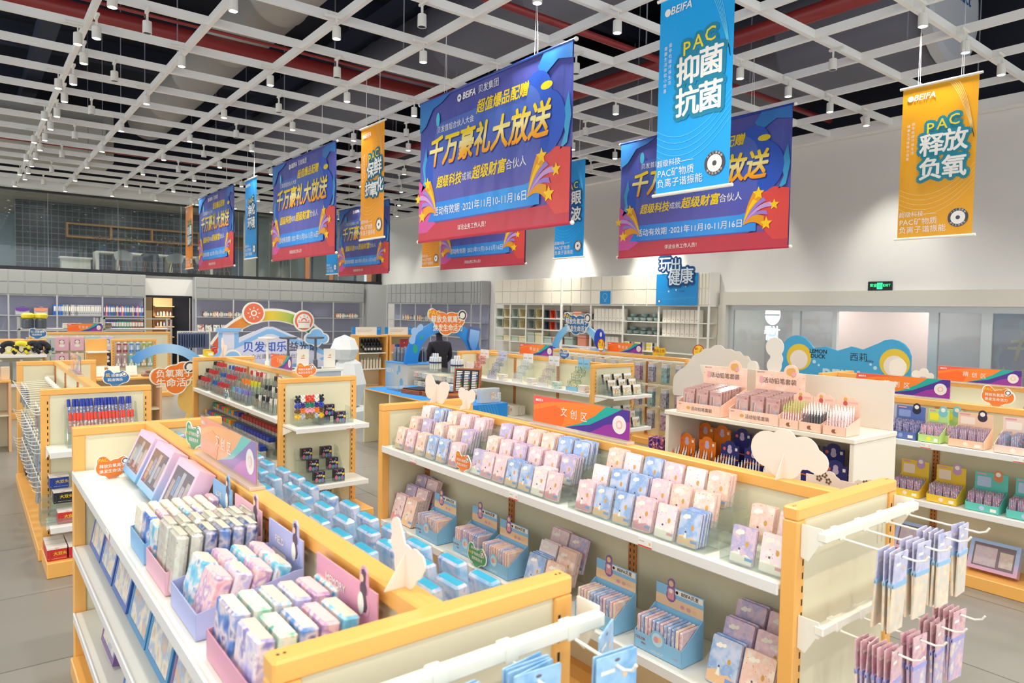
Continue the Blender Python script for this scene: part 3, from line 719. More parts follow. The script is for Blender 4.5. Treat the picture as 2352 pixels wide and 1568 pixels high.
lowset('near end', 1.69, [[('sky', 2), ('peach', 1)], [('lilac', 2), ('pink', 1)], [('lilac', 2), ('pink', 1)]], 'large notebooks on the central lower shelf')
# display boxes of slim notebooks
bluebox = mat('box_blue', '#8CC3E6', .45); peachb = mat('box_peach', '#F2CFA4', .45); purp = mat('box_purple', '#A887B8', .45); card = mat('corrugated', '#A9773F', .8)
def tray(key, w, d, hf, hs, hh, col, head, art=None, tab=True, name='display_box', fr=None):
    """open counter tray: low front, sloped sides, tall header at the back; faces -y"""
    def fn():
        o = thing(name); w2 = w/2; fr_ = fr or col
        f = B(); f.box(-w2, w2, 0, .003, 0, hf, fr_); f.box(-w2, w2, .003, d, 0, .004, col)
        if tab: f.flat(disc(0, hf, hf*.55, 16, None, 0, pi), -.0005, fr_); f.flat(disc(0, hf, hf*.42, 14), -.0012, mat('tab_light', '#BFE0F0', .4)); f.flat(disc(-.006, hf, hf*.2, 8), -.0016, rosem); f.flat(disc(.012, hf+.004, hf*.17, 8), -.0016, sand)
        if art: art(f, w2, hf, 0)
        f.obj('tray_front', o)
        for s in (-1, 1):
            p = [(0.0, 0), (d, 0), (d, hs), (d*.92, hs), (.0, hf)]; x = s*w2; b = B()
            b.add([(x-.0015, a, c) for a, c in p]+[(x+.0015, a, c) for a, c in p], [(0, 1, 2, 3, 4), (9, 8, 7, 6, 5)]+[(i, i+5, (i+1) % 5+5, (i+1) % 5) for i in range(5)], col); b.obj('tray_side', o)
        b = B(); b.box(-w2, w2, d-.003, d, 0, hs, col); b.box(-w2, w2, d-.004, d, hs, hh, head); b.box(-w2, w2, d, d+.0015, hs, hh, card)
        if art: art(b, w2, (hs, hh), d-.0045)
        b.obj('header_card', o)
        return o
    return fn
def art_beifa(b, w2, h, y):
    if y:
        h0, h1 = h
        b.flat(rect(-w2, w2, h0+.002, h0+.05), y-.0004, peachb); b.flat(rect(w2-.16, w2-.004, h1-.03, h1-.004), y-.0008, paper)
        b.text('BEIFA贝发', w2-.075, h1-.018, .022, mat('ink_black', '#22222a', .5), y-.0014, .02); b.flat(disc(w2-.148, h1-.018, .008, 12), y-.0014, mat('ink_black', '#22222a', .5))
        c = -w2*.35   # a hooded figure shape rising above the card
        b.prism(union_blob([(c, h1+.016, .022), (c, h1-.016, .024), (c, h1-.045, .028)], 30), y-.001, y+.002, mat('hood_purple', '#8E6BA8', .5)); b.flat(disc(c, h1+.014, .014, 14), y-.0018, sand); b.flat(rnd(rect(c-.018, c+.018, h1-.06, h1-.01), .008), y-.0018, rosem); b.flat(disc(c, h1-.02, .011, 10), y-.0024, paper)
        for k, m in ((.02, rosem), (.055, rosem), (.085, sand)): b.flat(disc(k, h0+.024, .012, 10, .009), y-.0018, m)
    else:
        b.text('COLOR', -w2+.035, h*.66, .017, mat('ink_red', '#B4473F', .5), -.0006, .02); b.text('MILK', -w2+.055, h*.4, .012, mat('ink_red', '#B4473F', .5), -.0006, .02)
        b.text('LOLLIPOP', .0, h*.2, .016, paper, -.0006); b.text('CUTE', w2-.035, h*.35, .012, rosem, -.0006)
def slim(c):
    def fn():
        o = thing('slim_notebook'); h, d, t = .145, .125, .0155
        b = B(); b.bbox(-t/2, t/2, 0, d, 0, h, cov[c], .004); b.obj('cover', o)
        B().box(-t/2+.003, t/2-.003, -.0004, .001, .006, h-.006, printed('slim_edge_'+c, [{'peach': '#EBC3B4', 'pink': '#D9A6B4', 'sky': '#6F86C2', 'lilac': '#A98CC0', 'white': '#EAD2CE'}[c], '#F2E4DA'], 70, .5)).obj('page_edge', o)
        B().box(-t/2-.0004, t/2+.0004, -.0006, .02, .03, .042, edge['lilac' if c != 'sky' else 'sky']).obj('band', o)
        return o
    return fn
BX = [(3.97, 2.41, ['pink', 'sky', 'pink', 'sky', 'peach', 'lilac', 'pink', 'peach', 'sky', 'pink', 'peach', 'peach'], 'farthest'), (3.57, 2.45, ['pink', 'peach', 'pink', 'lilac', 'pink', 'lilac', 'lilac', 'pink', 'lilac', 'sky', 'sky', 'pink'], 'second farthest'),
      (3.23, 2.42, ['pink', 'pink', 'sky', 'pink', 'peach', 'peach', 'peach', 'pink', 'sky', 'pink', 'peach', 'peach'], 'third'), (2.4, 2.42, ['peach', 'pink', 'peach', 'white', 'sky', 'sky', 'sky', 'lilac', 'pink', 'sky', 'pink', 'peach'], 'second nearest'), (2.01, 2.43, ['pink', 'sky', 'pink', 'pink', 'sky', 'sky', 'pink', 'sky', 'sky', 'sky', 'peach', 'pink'], 'nearest')]
for y, x, cs, nm in BX:
    put('beifa_box', tray('beifa', .27, .15, .075, .17, .27, bluebox, bluebox, art_beifa), (x, y, ZL), LEFT, 'light blue lettered display box of slim notebooks, %s of five on the lower shelf' % nm, 'display box', 'light blue display boxes')
    for i, c in enumerate(cs):
        put('slim'+c, slim(c), (x+.008, y+.121-.022*i, ZL+.006), LEFT, '%s slim notebook, %s from the left in the %s blue box' % (c, ORD[i], nm), 'notebook', 'slim notebooks in light blue boxes')
# shelf signs
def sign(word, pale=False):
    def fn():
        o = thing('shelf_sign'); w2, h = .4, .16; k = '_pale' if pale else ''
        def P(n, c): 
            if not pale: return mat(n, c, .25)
            q = [int(c[i:i+2], 16) for i in (1, 3, 5)]; q = [int(v*.55+235*.45) for v in q]  # glare over the sign is mixed into its print colours
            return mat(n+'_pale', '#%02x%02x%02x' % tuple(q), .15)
        b = B(); z0 = .02
        b.box(-w2, w2, -.001, .001, z0, z0+h, P('sign_orange', '#F5822A'))
        y = -.0016
        b.flat([(-w2, z0+.1), (-w2, z0+h), (.1, z0+h), (-.1, z0+.15), (-.28, z0+.13)], y, P('sign_coral', '#EE5A45'))
        b.flat([(-.12, z0), (.02, z0+.04), (.14, z0+.1), (.22, z0+h), (w2, z0+h), (w2, z0)], y-.0004, P('sign_teal', '#17A79A'))
        b.flat([(-.12, z0), (.1, z0+.045), (.24, z0+.11), (.34, z0+h), (w2, z0+h), (w2, z0)], y-.0008, P('sign_indigo', '#4B2F8F'))
        b.flat([(.1, z0), (.22, z0+.06), (w2, z0+.1), (w2, z0)], y-.0012, P('sign_magenta', '#96339A'))
        b.flat([(-w2, z0), (-w2, z0+.07), (-.2, z0+.12), (-.1, z0+.09), (-.14, z0)], y-.0004, P('sign_flame', '#FA6A1C'))
        b.flat(disc(w2-.075, z0+.075, .05, 26), y-.0016, P('sign_disc', '#E9E4DC')); b.flat(disc(w2-.075, z0+.075, .024, 18), y-.002, P('sign_disc_ring', '#F2B7A6')); b.flat(disc(w2-.075, z0+.075, .015, 16), y-.0024, P('sign_disc', '#E9E4DC'))
        b.flat(disc(-w2+.03, z0+h-.025, .008, 12), y-.002, paper); b.text('BEIFA', -w2+.065, z0+h-.025, .022, paper, y-.002, .02)
        for i, ch in enumerate(word): b.text(ch, -.12+.085*i, z0+.085-.004*i, .058, paper, y-.002)
        b.obj('printed_card', o)
        a = B(); a.box(-w2-.004, w2+.004, .0025, .0045, z0-.006, z0+h+.006, acry); a.obj('acrylic_cover', o)
        a = B(); a.bbox(-w2-.01, w2+.01, -.03, .03, 0, .014, mat('acrylic_base', '#E7D6C2', .1, alpha=.55), .002); a.obj('base', o)
        return o
    return fn
put('sign_wc', sign('文创区'), (2.785, 2.93, 1.4), LEFT, 'orange and teal lettered shelf sign on top of the central foreground gondola', 'shelf sign')
put('sign_pale', sign('文创区', True), (.87, 3.07, 1.4), LEFT, 'glossy shelf sign with painted-in pale glare, standing on the nearest left gondola', 'shelf sign')
put('sign_jc', sign('精创区'), (6.62, 2.79, 1.4), LEFT, 'orange and teal shelf sign on the right gondola of pen displays', 'shelf sign', 'lettered shelf signs')
put('sign_jc', sign('精创区'), (8.72, 2.88, 1.39), LEFT, 'rearmost orange and teal shelf sign at far right', 'shelf sign', 'lettered shelf signs')
put('sign_jc', sign('精创区'), (7.0, 8.35, 1.4), LEFT, 'shelf sign above the middle distance shelf of pen stands', 'shelf sign', 'lettered shelf signs')
put('sign_jc', sign('精创区'), (9.0, 8.35, 1.4), LEFT, 'shelf sign on the farther gondola, beside the yellow oval card', 'shelf sign', 'lettered shelf signs')
put('sign_wc', sign('文创区'), (2.75, 7.65, 1.4), LEFT, 'short shelf sign on the pen gondola before the rainbow backdrop', 'shelf sign', scale=(.8, 1, .9))
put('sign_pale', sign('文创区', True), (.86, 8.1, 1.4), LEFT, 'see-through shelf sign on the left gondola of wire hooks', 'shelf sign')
# standing cut-outs seen from behind
standm = mat('standee_back', '#F0DCCB', .6)
def standee(blobs, hgt, fin=True):
    def fn():
        o = thing('standee')
        pts = union_blob(blobs, 70); z0 = min(p[1] for p in pts)
        pts = [(x, max(z-z0-.006, 0)) for x, z in pts]
        B().prism(pts, -.002, .002, standm).obj('cutout_board', o)
        b = B(); b.add([(-.0015, -.002, 0), (-.0015, -.06, 0), (-.0015, -.002, hgt*.7), (.0015, -.002, 0), (.0015, -.06, 0), (.0015, -.002, hgt*.7)], [(0, 1, 2), (5, 4, 3), (0, 3, 4, 1), (1, 4, 5, 2), (2, 5, 3, 0)], standm); b.obj('support_fin', o)
        return o
    return fn
CO = {'cloud': standee([(-.08, .06, .08), (.0, .1, .06), (.09, .07, .07), (.15, .04, .05), (0, .03, .09)], .15), 'pup': standee([(-.075, .095, .045), (-.07, .05, .05), (0, .04, .05), (.07, .06, .05), (.1, .08, .03), (.04, .03, .05)], .14),
      'paw': standee([(-.06, .08, .045), (0, .05, .06), (.06, .075, .045), (0, .02, .05)], .12), 'ears': standee([(-.05, .12, .03), (-.045, .08, .035), (0, .03, .06), (.05, .05, .04), (.075, .06, .025)], .13), 'dome': standee([(0, .06, .06), (0, .03, .06)], .1)}
for k, x, y, z, sc, lab in [('pup', 2.785, 4.47, 1.4, 1.35, 'pale pink standee back shaped like a puppy, on the far end of the central gondola'), ('paw', 2.785, 4.07, 1.4, 1.0, 'pale pink standee back with two lobes, on the central gondola beside the puppy shape'),
                            ('cloud', 2.785, 1.64, 1.4, 1.0, 'large pale cloud shaped standee back on the near end of the central gondola'), ('ears', .87, 1.53, 1.4, .95, 'pale pink rabbit eared standee back at the front of the nearest gondola'),
                            ('ears', 2.73, 9.75, 1.4, 1.5, 'pale standee back on the far end of the pen gondola'), ('paw', 6.3, 9.15, 1.102, 1.2, 'pale standee back on the clear drawer rack')]:
    put('st_'+k, CO[k], (x, y, z), LEFT, lab, 'standee', 'standees seen from behind', scale=(sc, 1, sc))
# small printed PAC cards
def paccard(kind):
    def fn():
        o = thing('topper_card'); b = B()
        c = {'o': '#EE7F2E', 'g': '#4E9E6A', 'b': '#2E6FA8'}[kind]; m = mat('card_'+kind, c, .4); we = mat('card_white', '#F6F1E6', .4); ye = mat('card_yellow', '#F2C93A', .4)
        out = union_blob([(-.05, .1, .028), (-.04, .06, .045), (.02, .055, .05), (.06, .06, .042), (.055, .09, .026), (0, .03, .04)], 60)
        b.prism(out, 0, .004, we); cx = .0; b.flat([(x*.93, .062+(z-.062)*.93) for x, z in out], -.0006, m)
        y = -.0012
        b.flat(disc(.062, .088, .019, 16), y, we); b.flat(disc(.062, .088, .0155, 16), y-.0003, mat('seal_dark', '#4b4a50', .5)); b.flat(disc(.062, .088, .01, 14), y-.0006, we)
        if kind == 'o': b.text('PAC', -.045, .102, .026, ye, y, .03); b.text('释放负氧离子', .0, .068, .021, we, y, .015); b.text('焕发生命活力', .0, .04, .021, we, y, .015)
        elif kind == 'g': b.text('超级科技一', -.005, .1, .018, we, y, .015); b.text('PAC', -.055, .07, .022, ye, y, .03); b.text('矿物质负离子', .022, .07, .02, we, y, .015); b.text('谐振能技术', .01, .042, .021, we, y, .015)
        else: b.text('玩', -.05, .082, .03, ye, y, .03); b.text('出健康', .012, .08, .026, we, y, .02); b.text('玩出快乐', 0, .046, .026, we, y, .02)
        b.obj('printed_board', o); B().box(-.03, .03, -.01, .02, 0, .012, acry).obj('clear_foot', o); return o
    return fn
for k, x, y, z, rz, sc, lab in [('o', .62, 4.27, 1.156, 0.1, 1.0, 'orange lettered topper card on the shelf left of the gift boxes'), ('g', .87, 3.62, 1.4, LEFT*.9, 1.0, 'green lettered topper card on top of the nearest gondola'),
                                ('o', 2.41, 3.56, 1.105, LEFT, .95, 'orange lettered topper card standing before the pastel notebooks'), ('g', 2.4, 3.38, .566, LEFT, 1.05, 'green lettered topper card leaning on a light blue display box'),
                                ('b', 1.0, 6.72, 1.4, 0, 1.1, 'blue lettered topper card above the blue and red markers'), ('o', 2.66, 6.72, 1.4, 0, 1.15, 'orange lettered topper card above the balloon end cap'),
                                ('b', 2.41, 8.52, 1.004, LEFT, .9, 'blue lettered topper card among the pens on the pen gondola'), ('o', 6.62, 2.05, 1.4, LEFT, 1.3, 'orange lettered topper card on the right gondola beside the sign'),
                                ('b', 6.98, 7.68, 1.4, LEFT, 1.2, 'blue lettered topper card on the middle distance pen shelf'), ('b', 1.05, 15.52, 1.42, 0, 1.5, 'blue lettered topper card on the far left shelf of neck pillows')]:
    put('pac_'+k, paccard(k), (x, y, z), rz, lab, 'topper card', 'lettered topper cards', scale=(sc, 1, sc))
# price labels on the shelf lips
def price():
    b = B(); b.box(-.04, .04, -.0012, 0, 0, .036, mat('label_paper', '#F3F1EC', .3)); b.box(-.04, .04, -.0016, -.0012, 0, .006, mat('label_red', '#D8432F', .4)); b.box(-.034, -.005, -.0016, -.0012, .022, .027, mat('label_ink', '#c9b9b4', .5)); b.flat(disc(.027, .02, .007, 10), -.0014, sand)
    return b.obj('price_label')
for i, (x, y, z, rz, lab) in enumerate([(2.376, 4.1, 1.06, LEFT, 'price label under the first notebook riser'), (2.376, 3.0, 1.06, LEFT, 'price label under the second notebook riser'), (2.376, 2.05, 1.06, LEFT, 'price label under the third notebook riser'), (2.376, 1.72, .52, LEFT, 'price label on the lower shelf near the post'), (2.376, 4.3, .52, LEFT, 'price label at the far end of the lower shelf'),
                                  (.46, 3.3, 1.115, LEFT, 'price label below the gift boxes'), (2.376, 8.3, .96, LEFT, 'price label below the pens with blue caps'), (2.95, 6.306, .92, 0, 'price label on the balloon shelf'), (6.2, 2.4, 1.04, LEFT, 'price label under the lime green pen box'), (6.2, 1.75, 1.04, LEFT, 'price label under the nearest peach pen box'), (7.0, 6.306, .96, 0, 'left price label under the black edged boxes'), (7.25, 6.306, .96, 0, 'right price label under the black edged boxes'), (6.59, 7.1, .96, LEFT, 'near price label on the pen stand shelf'), (6.59, 8.4, .96, LEFT, 'middle price label on the pen stand shelf')]):
    put('price', price, (x, y, z), rz, lab, 'price label', 'price labels on shelf lips')
# ================= goods: nearest left gondola =================
ZT = 1.159
winclr = clear('window_film', '#F4F6F8', .03, .04)
def giftbox(c1, c2, c3, key):
    def fn():
        o = thing('gift_box'); w2, h, d, m = .175, .235, .07, .028
        g = ramp('gift_'+key, [c2, c1, c1], 2, .35); sd = ramp('gift_side_'+key, [c3, c1], 2, .35); dot = printed('gift_speckle_'+key, [c1, c1, '#F6E7EE'], 30, .35, spots=('#E9B35C', 40, .2))
        b = B(); b.box(-w2, w2, .004, d, 0, h, sd)
        for r_ in (rect(-w2, -w2+m, 0, h), rect(w2-m, w2, 0, h), rect(-w2+m, w2-m, 0, m*1.2), rect(-w2+m, w2-m, h-m*1.2, h)): b.prism(r_, 0, .004, g)
        b.text('GIFT', -w2+.05, h-.016, .016, dot, -.0006); b.obj('carton', o)
        i = B(); i.box(-w2+m, w2-m, .0035, .004, m*1.2, h-m*1.2, mat('gift_inside', '#8d6f74', .6))
        for k in range(5): i.bbox(-w2+m+.02+k*.055, -w2+m+.065+k*.055, .001, .0035, .05+.03*(k % 2), .14+.025*(k % 3), cov[['peach', 'sky', 'white', 'pink', 'peach'][k]])
        i.obj('contents', o)
        B().box(-w2+m, w2-m, .0002, .0008, m*1.2, h-m*1.2, winclr).obj('window', o)
        f = B(); f.box(-w2*.5, w2*.5, -.012, d, -.004, -.001, acry); f.obj('clear_stand', o); return o
    return fn
for i, (y, k, nm) in enumerate([(4.11, ('#E6C3DC', '#66BDE8', '#72B4E4'), 'farthest'), (3.70, ('#E9C6DE', '#7FBBE2', '#8DB4DF'), 'middle'), (3.24, ('#ECC3D6', '#A9C6E6', '#C9B8DC'), 'nearest')]):
    put('gift%d' % i, giftbox(*k, str(i)), (.667, y, ZT+.037), LEFT, '%s of three tilted pink and blue gift boxes with film windows' % nm, 'gift box', 'gift boxes on the left shelf', -.43)
# counter trays of small notebooks, filed front to back
girl = mat('hair_dark', '#4d3b4b', .5)
def art_girl(c, word):
    def f(b, w2, h, y):
        if not y: return
        h0, h1 = h
        b.prism(union_blob([(w2*.62, h1+.03, .022), (w2*.62, h1, .026), (w2*.62, h1-.05, .034), (w2*.6, h1-.1, .03)], 30), y-.001, y+.003, c)
        b.flat(union_blob([(w2*.62, h1+.028, .016), (w2*.62, h1-.01, .02), (w2*.64, h1-.05, .02)], 24), y-.0016, girl); b.flat(disc(w2*.58, h1+.018, .01, 12), y-.0022, sand); b.flat(disc(w2*.55, h1-.05, .018, 12, .03), y-.0022, paper)
        b.text(word, -w2*.3, h1-.05, .032, paper, y-.0012, .015); b.flat(rnd(rect(-w2*.75, w2*.1, h1-.12, h1-.085), .01), y-.0012, paper)
    return f
blueh = mat('header_blue', '#7FB2DC', .45); pinkh = mat('header_pink', '#E2AFC0', .45); lilh = mat('header_lilac', '#AEB4DE', .45); rosehd = mat('header_rose', '#D99AB0', .45)
TR = [('tr_b', 2.9, .26, blueh, 'LOVE', 'light blue counter tray with tall card beside the gift boxes'), ('tr_p', 2.58, .3, pinkh, 'DREAM', 'pink counter tray with a tall card, full of cream wrapped packs'), ('tr_l', 2.2, .3, lilh, 'FIELD', 'lilac counter tray with a tilted tall card'), ('tr_r', 1.75, .38, rosehd, 'MEMORY', 'rose counter tray with MEMORY card, nearest the front cap')]
for k, y, w, m, wd, lab in TR:
    put(k, tray(k, w, .31, .075, .14, .225, m, m, art_girl(m, wd), False, 'counter_tray'), (.5, y, ZT), LEFT, lab, 'counter tray', tilt=0)
def mini(key, m, e, h=.15, w=.115, t=.03, wrap=False):
    def fn():
        o = thing('small_notebook'); b = B(); b.bbox(-w/2, w/2, 0, t, 0, h, m, .006 if not wrap else .012); b.obj('cover', o)
        c = B(); c.box(-w/2+.008, w/2-.008, .006, t-.006, h-.0005, h+.0012, e); c.obj('page_edge', o)
        if wrap: B().bbox(-w/2-.003, w/2+.003, -.003, t+.003, .001, h+.006, winclr, .012).obj('plastic_wrap', o)
        return o
    return fn
creamw = printed('mini_cream', ['#F1EAD3', '#EADFC6', '#F6F0DF', '#E4CBB0'], 26, .3, spots=('#6F7FA8', 50, .12))
mk = {'cream': (creamw, mat('fore_cream', '#EFE6CC', .5)), 'teal': (printed('mini_teal', ['#5FB4D4', '#86CBE2', '#F2E4D8', '#4F93C9'], 24, .3), mat('fore_peach', '#F3D3BE', .5)), 'rose': (printed('mini_rose', ['#E6A9B4', '#F1CFCB', '#B98FBE', '#F5E4D9'], 24, .3), mat('fore_pink', '#F1C5C4', .5)),
      'navy': (printed('mini_navy', ['#3F62B4', '#6F97D3', '#EAD9D8', '#31519C'], 20, .3), mat('fore_cream', '#EFE6CC', .5)), 'mint': (printed('mini_mint', ['#8FCFA9', '#CDE8CF', '#F3EBD2', '#62B4A2'], 22, .3), mat('fore_cream', '#EFE6CC', .5)), 'lav': (printed('mini_lav', ['#A5A3D8', '#C9C3E6', '#F3E3E0', '#8E86C4'], 22, .3), mat('fore_peach', '#F3D3BE', .5))}
COLS = [(2.99, ['cream']*6+['rose'], 0, 'first'), (2.86, ['navy', 'rose', 'cream', 'teal', 'lav', 'mint'], 0, 'second'), (2.73, ['teal', 'mint', 'rose', 'lav', 'navy', 'rose', 'rose'], 0, 'third'), (2.58, ['cream']*7, 1, 'fourth'), (2.44, ['cream', 'cream', 'navy', 'navy', 'navy', 'navy'], 1, 'fifth'), (2.26, ['teal', 'rose', 'teal', 'rose'], 2, 'sixth'), (2.12, ['rose', 'lav', 'rose', 'teal'], 2, 'seventh'), (1.86, ['navy', 'mint', 'teal', 'lav', 'rose', 'teal'], 3, 'eighth'), (1.68, ['lav', 'mint', 'navy', 'rose', 'teal'], 3, 'ninth')]
for y, cs, st, nm in COLS:
    for i, c in enumerate(cs):
        hh = (.155, .2, .17, .16)[st]; tt = (.034, .036, .05, .046)[st]; ww = (.112, .125, .125, .15)[st]
        put('mini%d%s' % (st, c), mini('m', *mk[c], hh, ww, tt, st == 1), (.508+i*(tt+.008), y, ZT+.006), LEFT, '%s small notebook, %s from the front, %s row, left foreground trays' % ({'lav': 'lavender', 'teal': 'turquoise'}.get(c, c), ORD[i], nm), 'notebook', 'small notebooks in the foreground trays', -.1 if st != 2 else -.3)
# lower shelves: framed boxes leaning back
def framebox(m1, key):
    def fn():
        o = thing('framed_box'); w2, h, d, q = .175, .34, .09, .026; b = B(); b.box(-w2, w2, .003, d, 0, h, m1)
        for r_ in (rect(-w2, -w2+q, 0, h), rect(w2-q, w2, 0, h), rect(-w2+q, w2-q, 0, q), rect(-w2+q, w2-q, h-q, h)): b.prism(r_, 0, .003, m1)
        b.obj('carton', o); B().box(-w2+q, w2-q, .0015, .003, q, h-q, printed('frame_art_'+key, ['#C9B7A0', '#E8D9C0', '#9FB0C8', '#D9B08C'], 14, .3)).obj('picture', o); return o
    return fn
fb = {'blue': mat('frame_blue', '#3F62A8', .4), 'teal': mat('frame_teal', '#3F86B4', .4), 'violet': mat('frame_violet', '#7B5A8E', .4)}
for i, (y, c, z) in enumerate([(4.3, 'blue', .73), (3.93, 'blue', .73), (3.55, 'blue', .73), (3.15, 'teal', .73), (2.78, 'teal', .73), (2.4, 'violet', .73), (2.0, 'teal', .73), (3.9, 'violet', .35), (3.3, 'blue', .35)]):
    put('frame_'+c, framebox(fb[c], c), (.535, y, z+.021), LEFT, '%s framed box leaning on the %s left shelf, %s from the back' % (c, 'middle' if z > .5 else 'lowest', ORD[i if z > .5 else i-7]), 'framed box', 'framed boxes under the gift boxes', -.2)
# right side: packs with bright cyan tops
cyt = mat('cyan_foil', '#3CCBF0', .12, .2); cyb = printed('cyan_pack', ['#8EC4EA', '#B9D8F0', '#E9E2EE', '#7FA9DE'], 20, .2)
def cpack():
    o = thing('foil_notebook_pack'); B().bbox(-.06, .06, 0, .04, 0, .165, cyb, .006).obj('notebook', o)
    B().box(-.05, .05, .008, .032, .1652, .1665, cyt).obj('foil_top', o); B().bbox(-.064, .064, -.003, .043, .001, .174, winclr, .012).obj('plastic_wrap', o); return o
n = 0
for r_ in range(3):
    for i in range(16):
        y = 4.42-i*.185
        if r_ == 2 and i % 5 == 4: continue
        put('cpack', cpack, (1.235-.1*r_+RN.uniform(-.01, .01), y+RN.uniform(-.012, .012), 1.157+.012*r_), -LEFT, 'cyan topped notebook pack, %s from the back, %s row behind the nearest gondola' % (ORD[i], ['outer', 'middle', 'inner'][r_]), 'notebook pack', 'cyan topped packs', -.12)
# end caps with hook rails
def hookrail(w, n, hl=.25):
    def fn():
        o = thing('hook_rail'); b = B(); m = mat('rail_white', '#EFEBDC', .35)
        B().bbox(-w/2, w/2, -.018, .018, -.017, .017, m).obj('bar', o)
        for s in (-1, 1):
            q = B(); x = s*(w/2-.006)
            p = [(.0, .03), (.08, .03), (.08, -.09), (.05, -.1), (.01, -.03), (0, -.03)]
            q.add([(x-.003, a, c) for a, c in p]+[(x+.003, a, c) for a, c in p], [tuple(range(6)), tuple(range(11, 5, -1))]+[(i, i+6, (i+1) % 6+6, (i+1) % 6) for i in range(6)], m); q.obj('bracket', o)
        for i in range(n):
            x = -w/2+w*(i+.62)/(n+.2); B().bbox(x-.018, x+.018, -.022, .021, -.021, .02, m, .002).obj('clip', o)
            B().tube([(x, -.026, -.018), (x, -.026-hl, -.026), (x, -.05-hl, -.016), (x, -.06-hl, -.0)], .004, m, 6).obj('hook', o)
        return o
    return fn
def hangpack(key, head, body, trim, w=.1, hb=.17, hh=.09):
    def fn():
        o = thing('hanging_pack'); b = B(); b.bbox(-w/2, w/2, 0, .008, -hh-hb, -hh, body, .002); b.obj('booklet', o)
        B().box(-w/2, w/2, -.0008, .0088, -hh-.012, -hh+.004, trim).obj('top_band', o)
        c = B(); c.prism(rnd([(-w/2, -hh), (w/2, -hh), (w/2, .018), (-w/2, .018)], .004, 2), .002, .006, head); c.flat(disc(0, .004, .008, 10, .004), .0016, mat('hook_hole', '#6b6a72', .8)); c.flat(disc(w*.2, -hh*.45, .008, 8), .0016, sand); c.flat(rect(-w*.4, -w*.05, -hh*.3, -hh*.18), .0016, paper); c.obj('header_card', o); return o
    return fn
hlav = printed('pack_head_lavender', ['#C3C3E0', '#DAD5E8', '#B2B8DC'], 22, .25); byel = printed('pack_body_cream', ['#EFE3C2', '#F2D6BE', '#D9D9C8', '#EBC7A2'], 26, .3); hpk = printed('pack_head_rose', ['#DDA8B4', '#E8C3C6', '#D097A9'], 22, .25); bpk = printed('pack_body_rose', ['#E9C9C4', '#D9B4C8', '#B7B3D6', '#EFDCCB'], 26, .3)
hbl = printed('pack_head_blue', ['#8FC0E6', '#A9D0EC', '#7FB3DF'], 18, .25); blil = printed('pack_body_lilac', ['#D9C3DC', '#C3A9D3', '#EBDDE2', '#B48FC4'], 18, .3)
put('rail8', hookrail(.76, 4), (2.785, 1.258, 1.31), 0, 'upper white hook rail on the end of the central gondola', 'hook rail', 'hook rails on the central end cap')
put('rail8', hookrail(.76, 4), (2.785, 1.258, .97), 0, 'lower white hook rail on the end of the central gondola', 'hook rail', 'hook rails on the central end cap')
put('rail_l', hookrail(.8, 4, .16), (.869, 1.235, 1.325), 0, 'white hook rail on the front end of the nearest gondola', 'hook rail')
def hang(key, fn, x0, z, n, y0, word, rail, grp, pitch=.017):
    for k in range(n):
        put(key, fn, (x0+RN.uniform(-.003, .003), y0+k*pitch, z), RN.uniform(-.12, .12), '%s hanging pack, %s on the %s' % (word, ORD[k], rail), 'hanging pack', grp, RN.uniform(-.05, .05))
xs = [2.785-.38+.76*(i+.62)/4.2 for i in range(4)]
for i, x in enumerate(xs):
    hang('hp_cream', hangpack('c', hlav, byel, mat('band_sky', '#9CC6E6', .4), .095), x, 1.285, [4, 4, 5, 2][i], 1.03, 'cream and lavender', '%s upper central hook' % ORD[i], 'cream packs on the upper rail', .02)
    hang('hp_rose', hangpack('r', hpk, bpk, mat('band_periwinkle', '#A9A8DC', .4), .095), x, .945, [7, 3, 4, 5][i], 1.03, 'rose', '%s lower central hook' % ORD[i], 'rose packs on the lower rail', .02)
xs = [.869-.4+.8*(i+.62)/4.2 for i in range(4)]
for i, x in enumerate(xs):
    if i < 4: hang('hp_blue', hangpack('b', hbl, blil, mat('band_indigo', '#7C78C8', .4), .12, .19, .075), x, 1.31, [4, 6, 5, 2][i], [1.12, 1.1, 1.12, 1.07][i], 'sky blue headed', '%s hook of the nearest rail' % ORD[i], 'blue headed packs on the nearest rail', .013)
hang('hp_blue', None, xs[3]+.0, 1.31, 0, 1.05, '', '', '')
put('hp_blue', None, (xs[3]+.06, 1.16, 1.32), .5, 'twisted sky blue headed pack behind the others on the nearest rail', 'hanging pack', 'blue headed packs on the nearest rail')
# ================= goods: middle promotion stand and right gondola =================
grey_b = mat('stand_board', '#E4D9C6', .5); mgray = mat('board_back', '#DCD2C4', .6)
t = thing('promotion_stand', 'cream two tier promotion stand holding pink pencil boxes, right of centre', 'display stand', (4.1, 1.96, 0))
b = B(); b.box(0, .5, 0, 1.4, 0, .95, grey_b); b.obj('plinth', t)
b = B(); b.bbox(-.02, .52, 0, .03, .951, 1.358, grey_b); b.obj('side_panel', t)
b = B(); b.bbox(-.02, .52, 1.37, 1.4, .951, 1.358, grey_b); b.obj('side_panel', t)
B().box(.48, .5, .031, 1.369, .951, 1.358, grey_b).obj('back_panel', t)
B().bbox(-.03, .52, -.005, 1.405, 1.36, 1.39, grey_b).obj('shelf', t)
q = B(); q.M = Matrix.Rotation(LEFT, 4, 'Z'); q.prism([(-1.42, 1.391), (-.02, 1.391), (-.02, 1.66), (.0, 1.7), (-1.5, 1.7), (-1.42, 1.5)], .5, .515, mgray); q.obj('tilted_header_board', t)
q = B(); q.box(.0, .04, -.31, -.003, .6, .62, grey_b); q.obj('end_shelf', t) if False else None
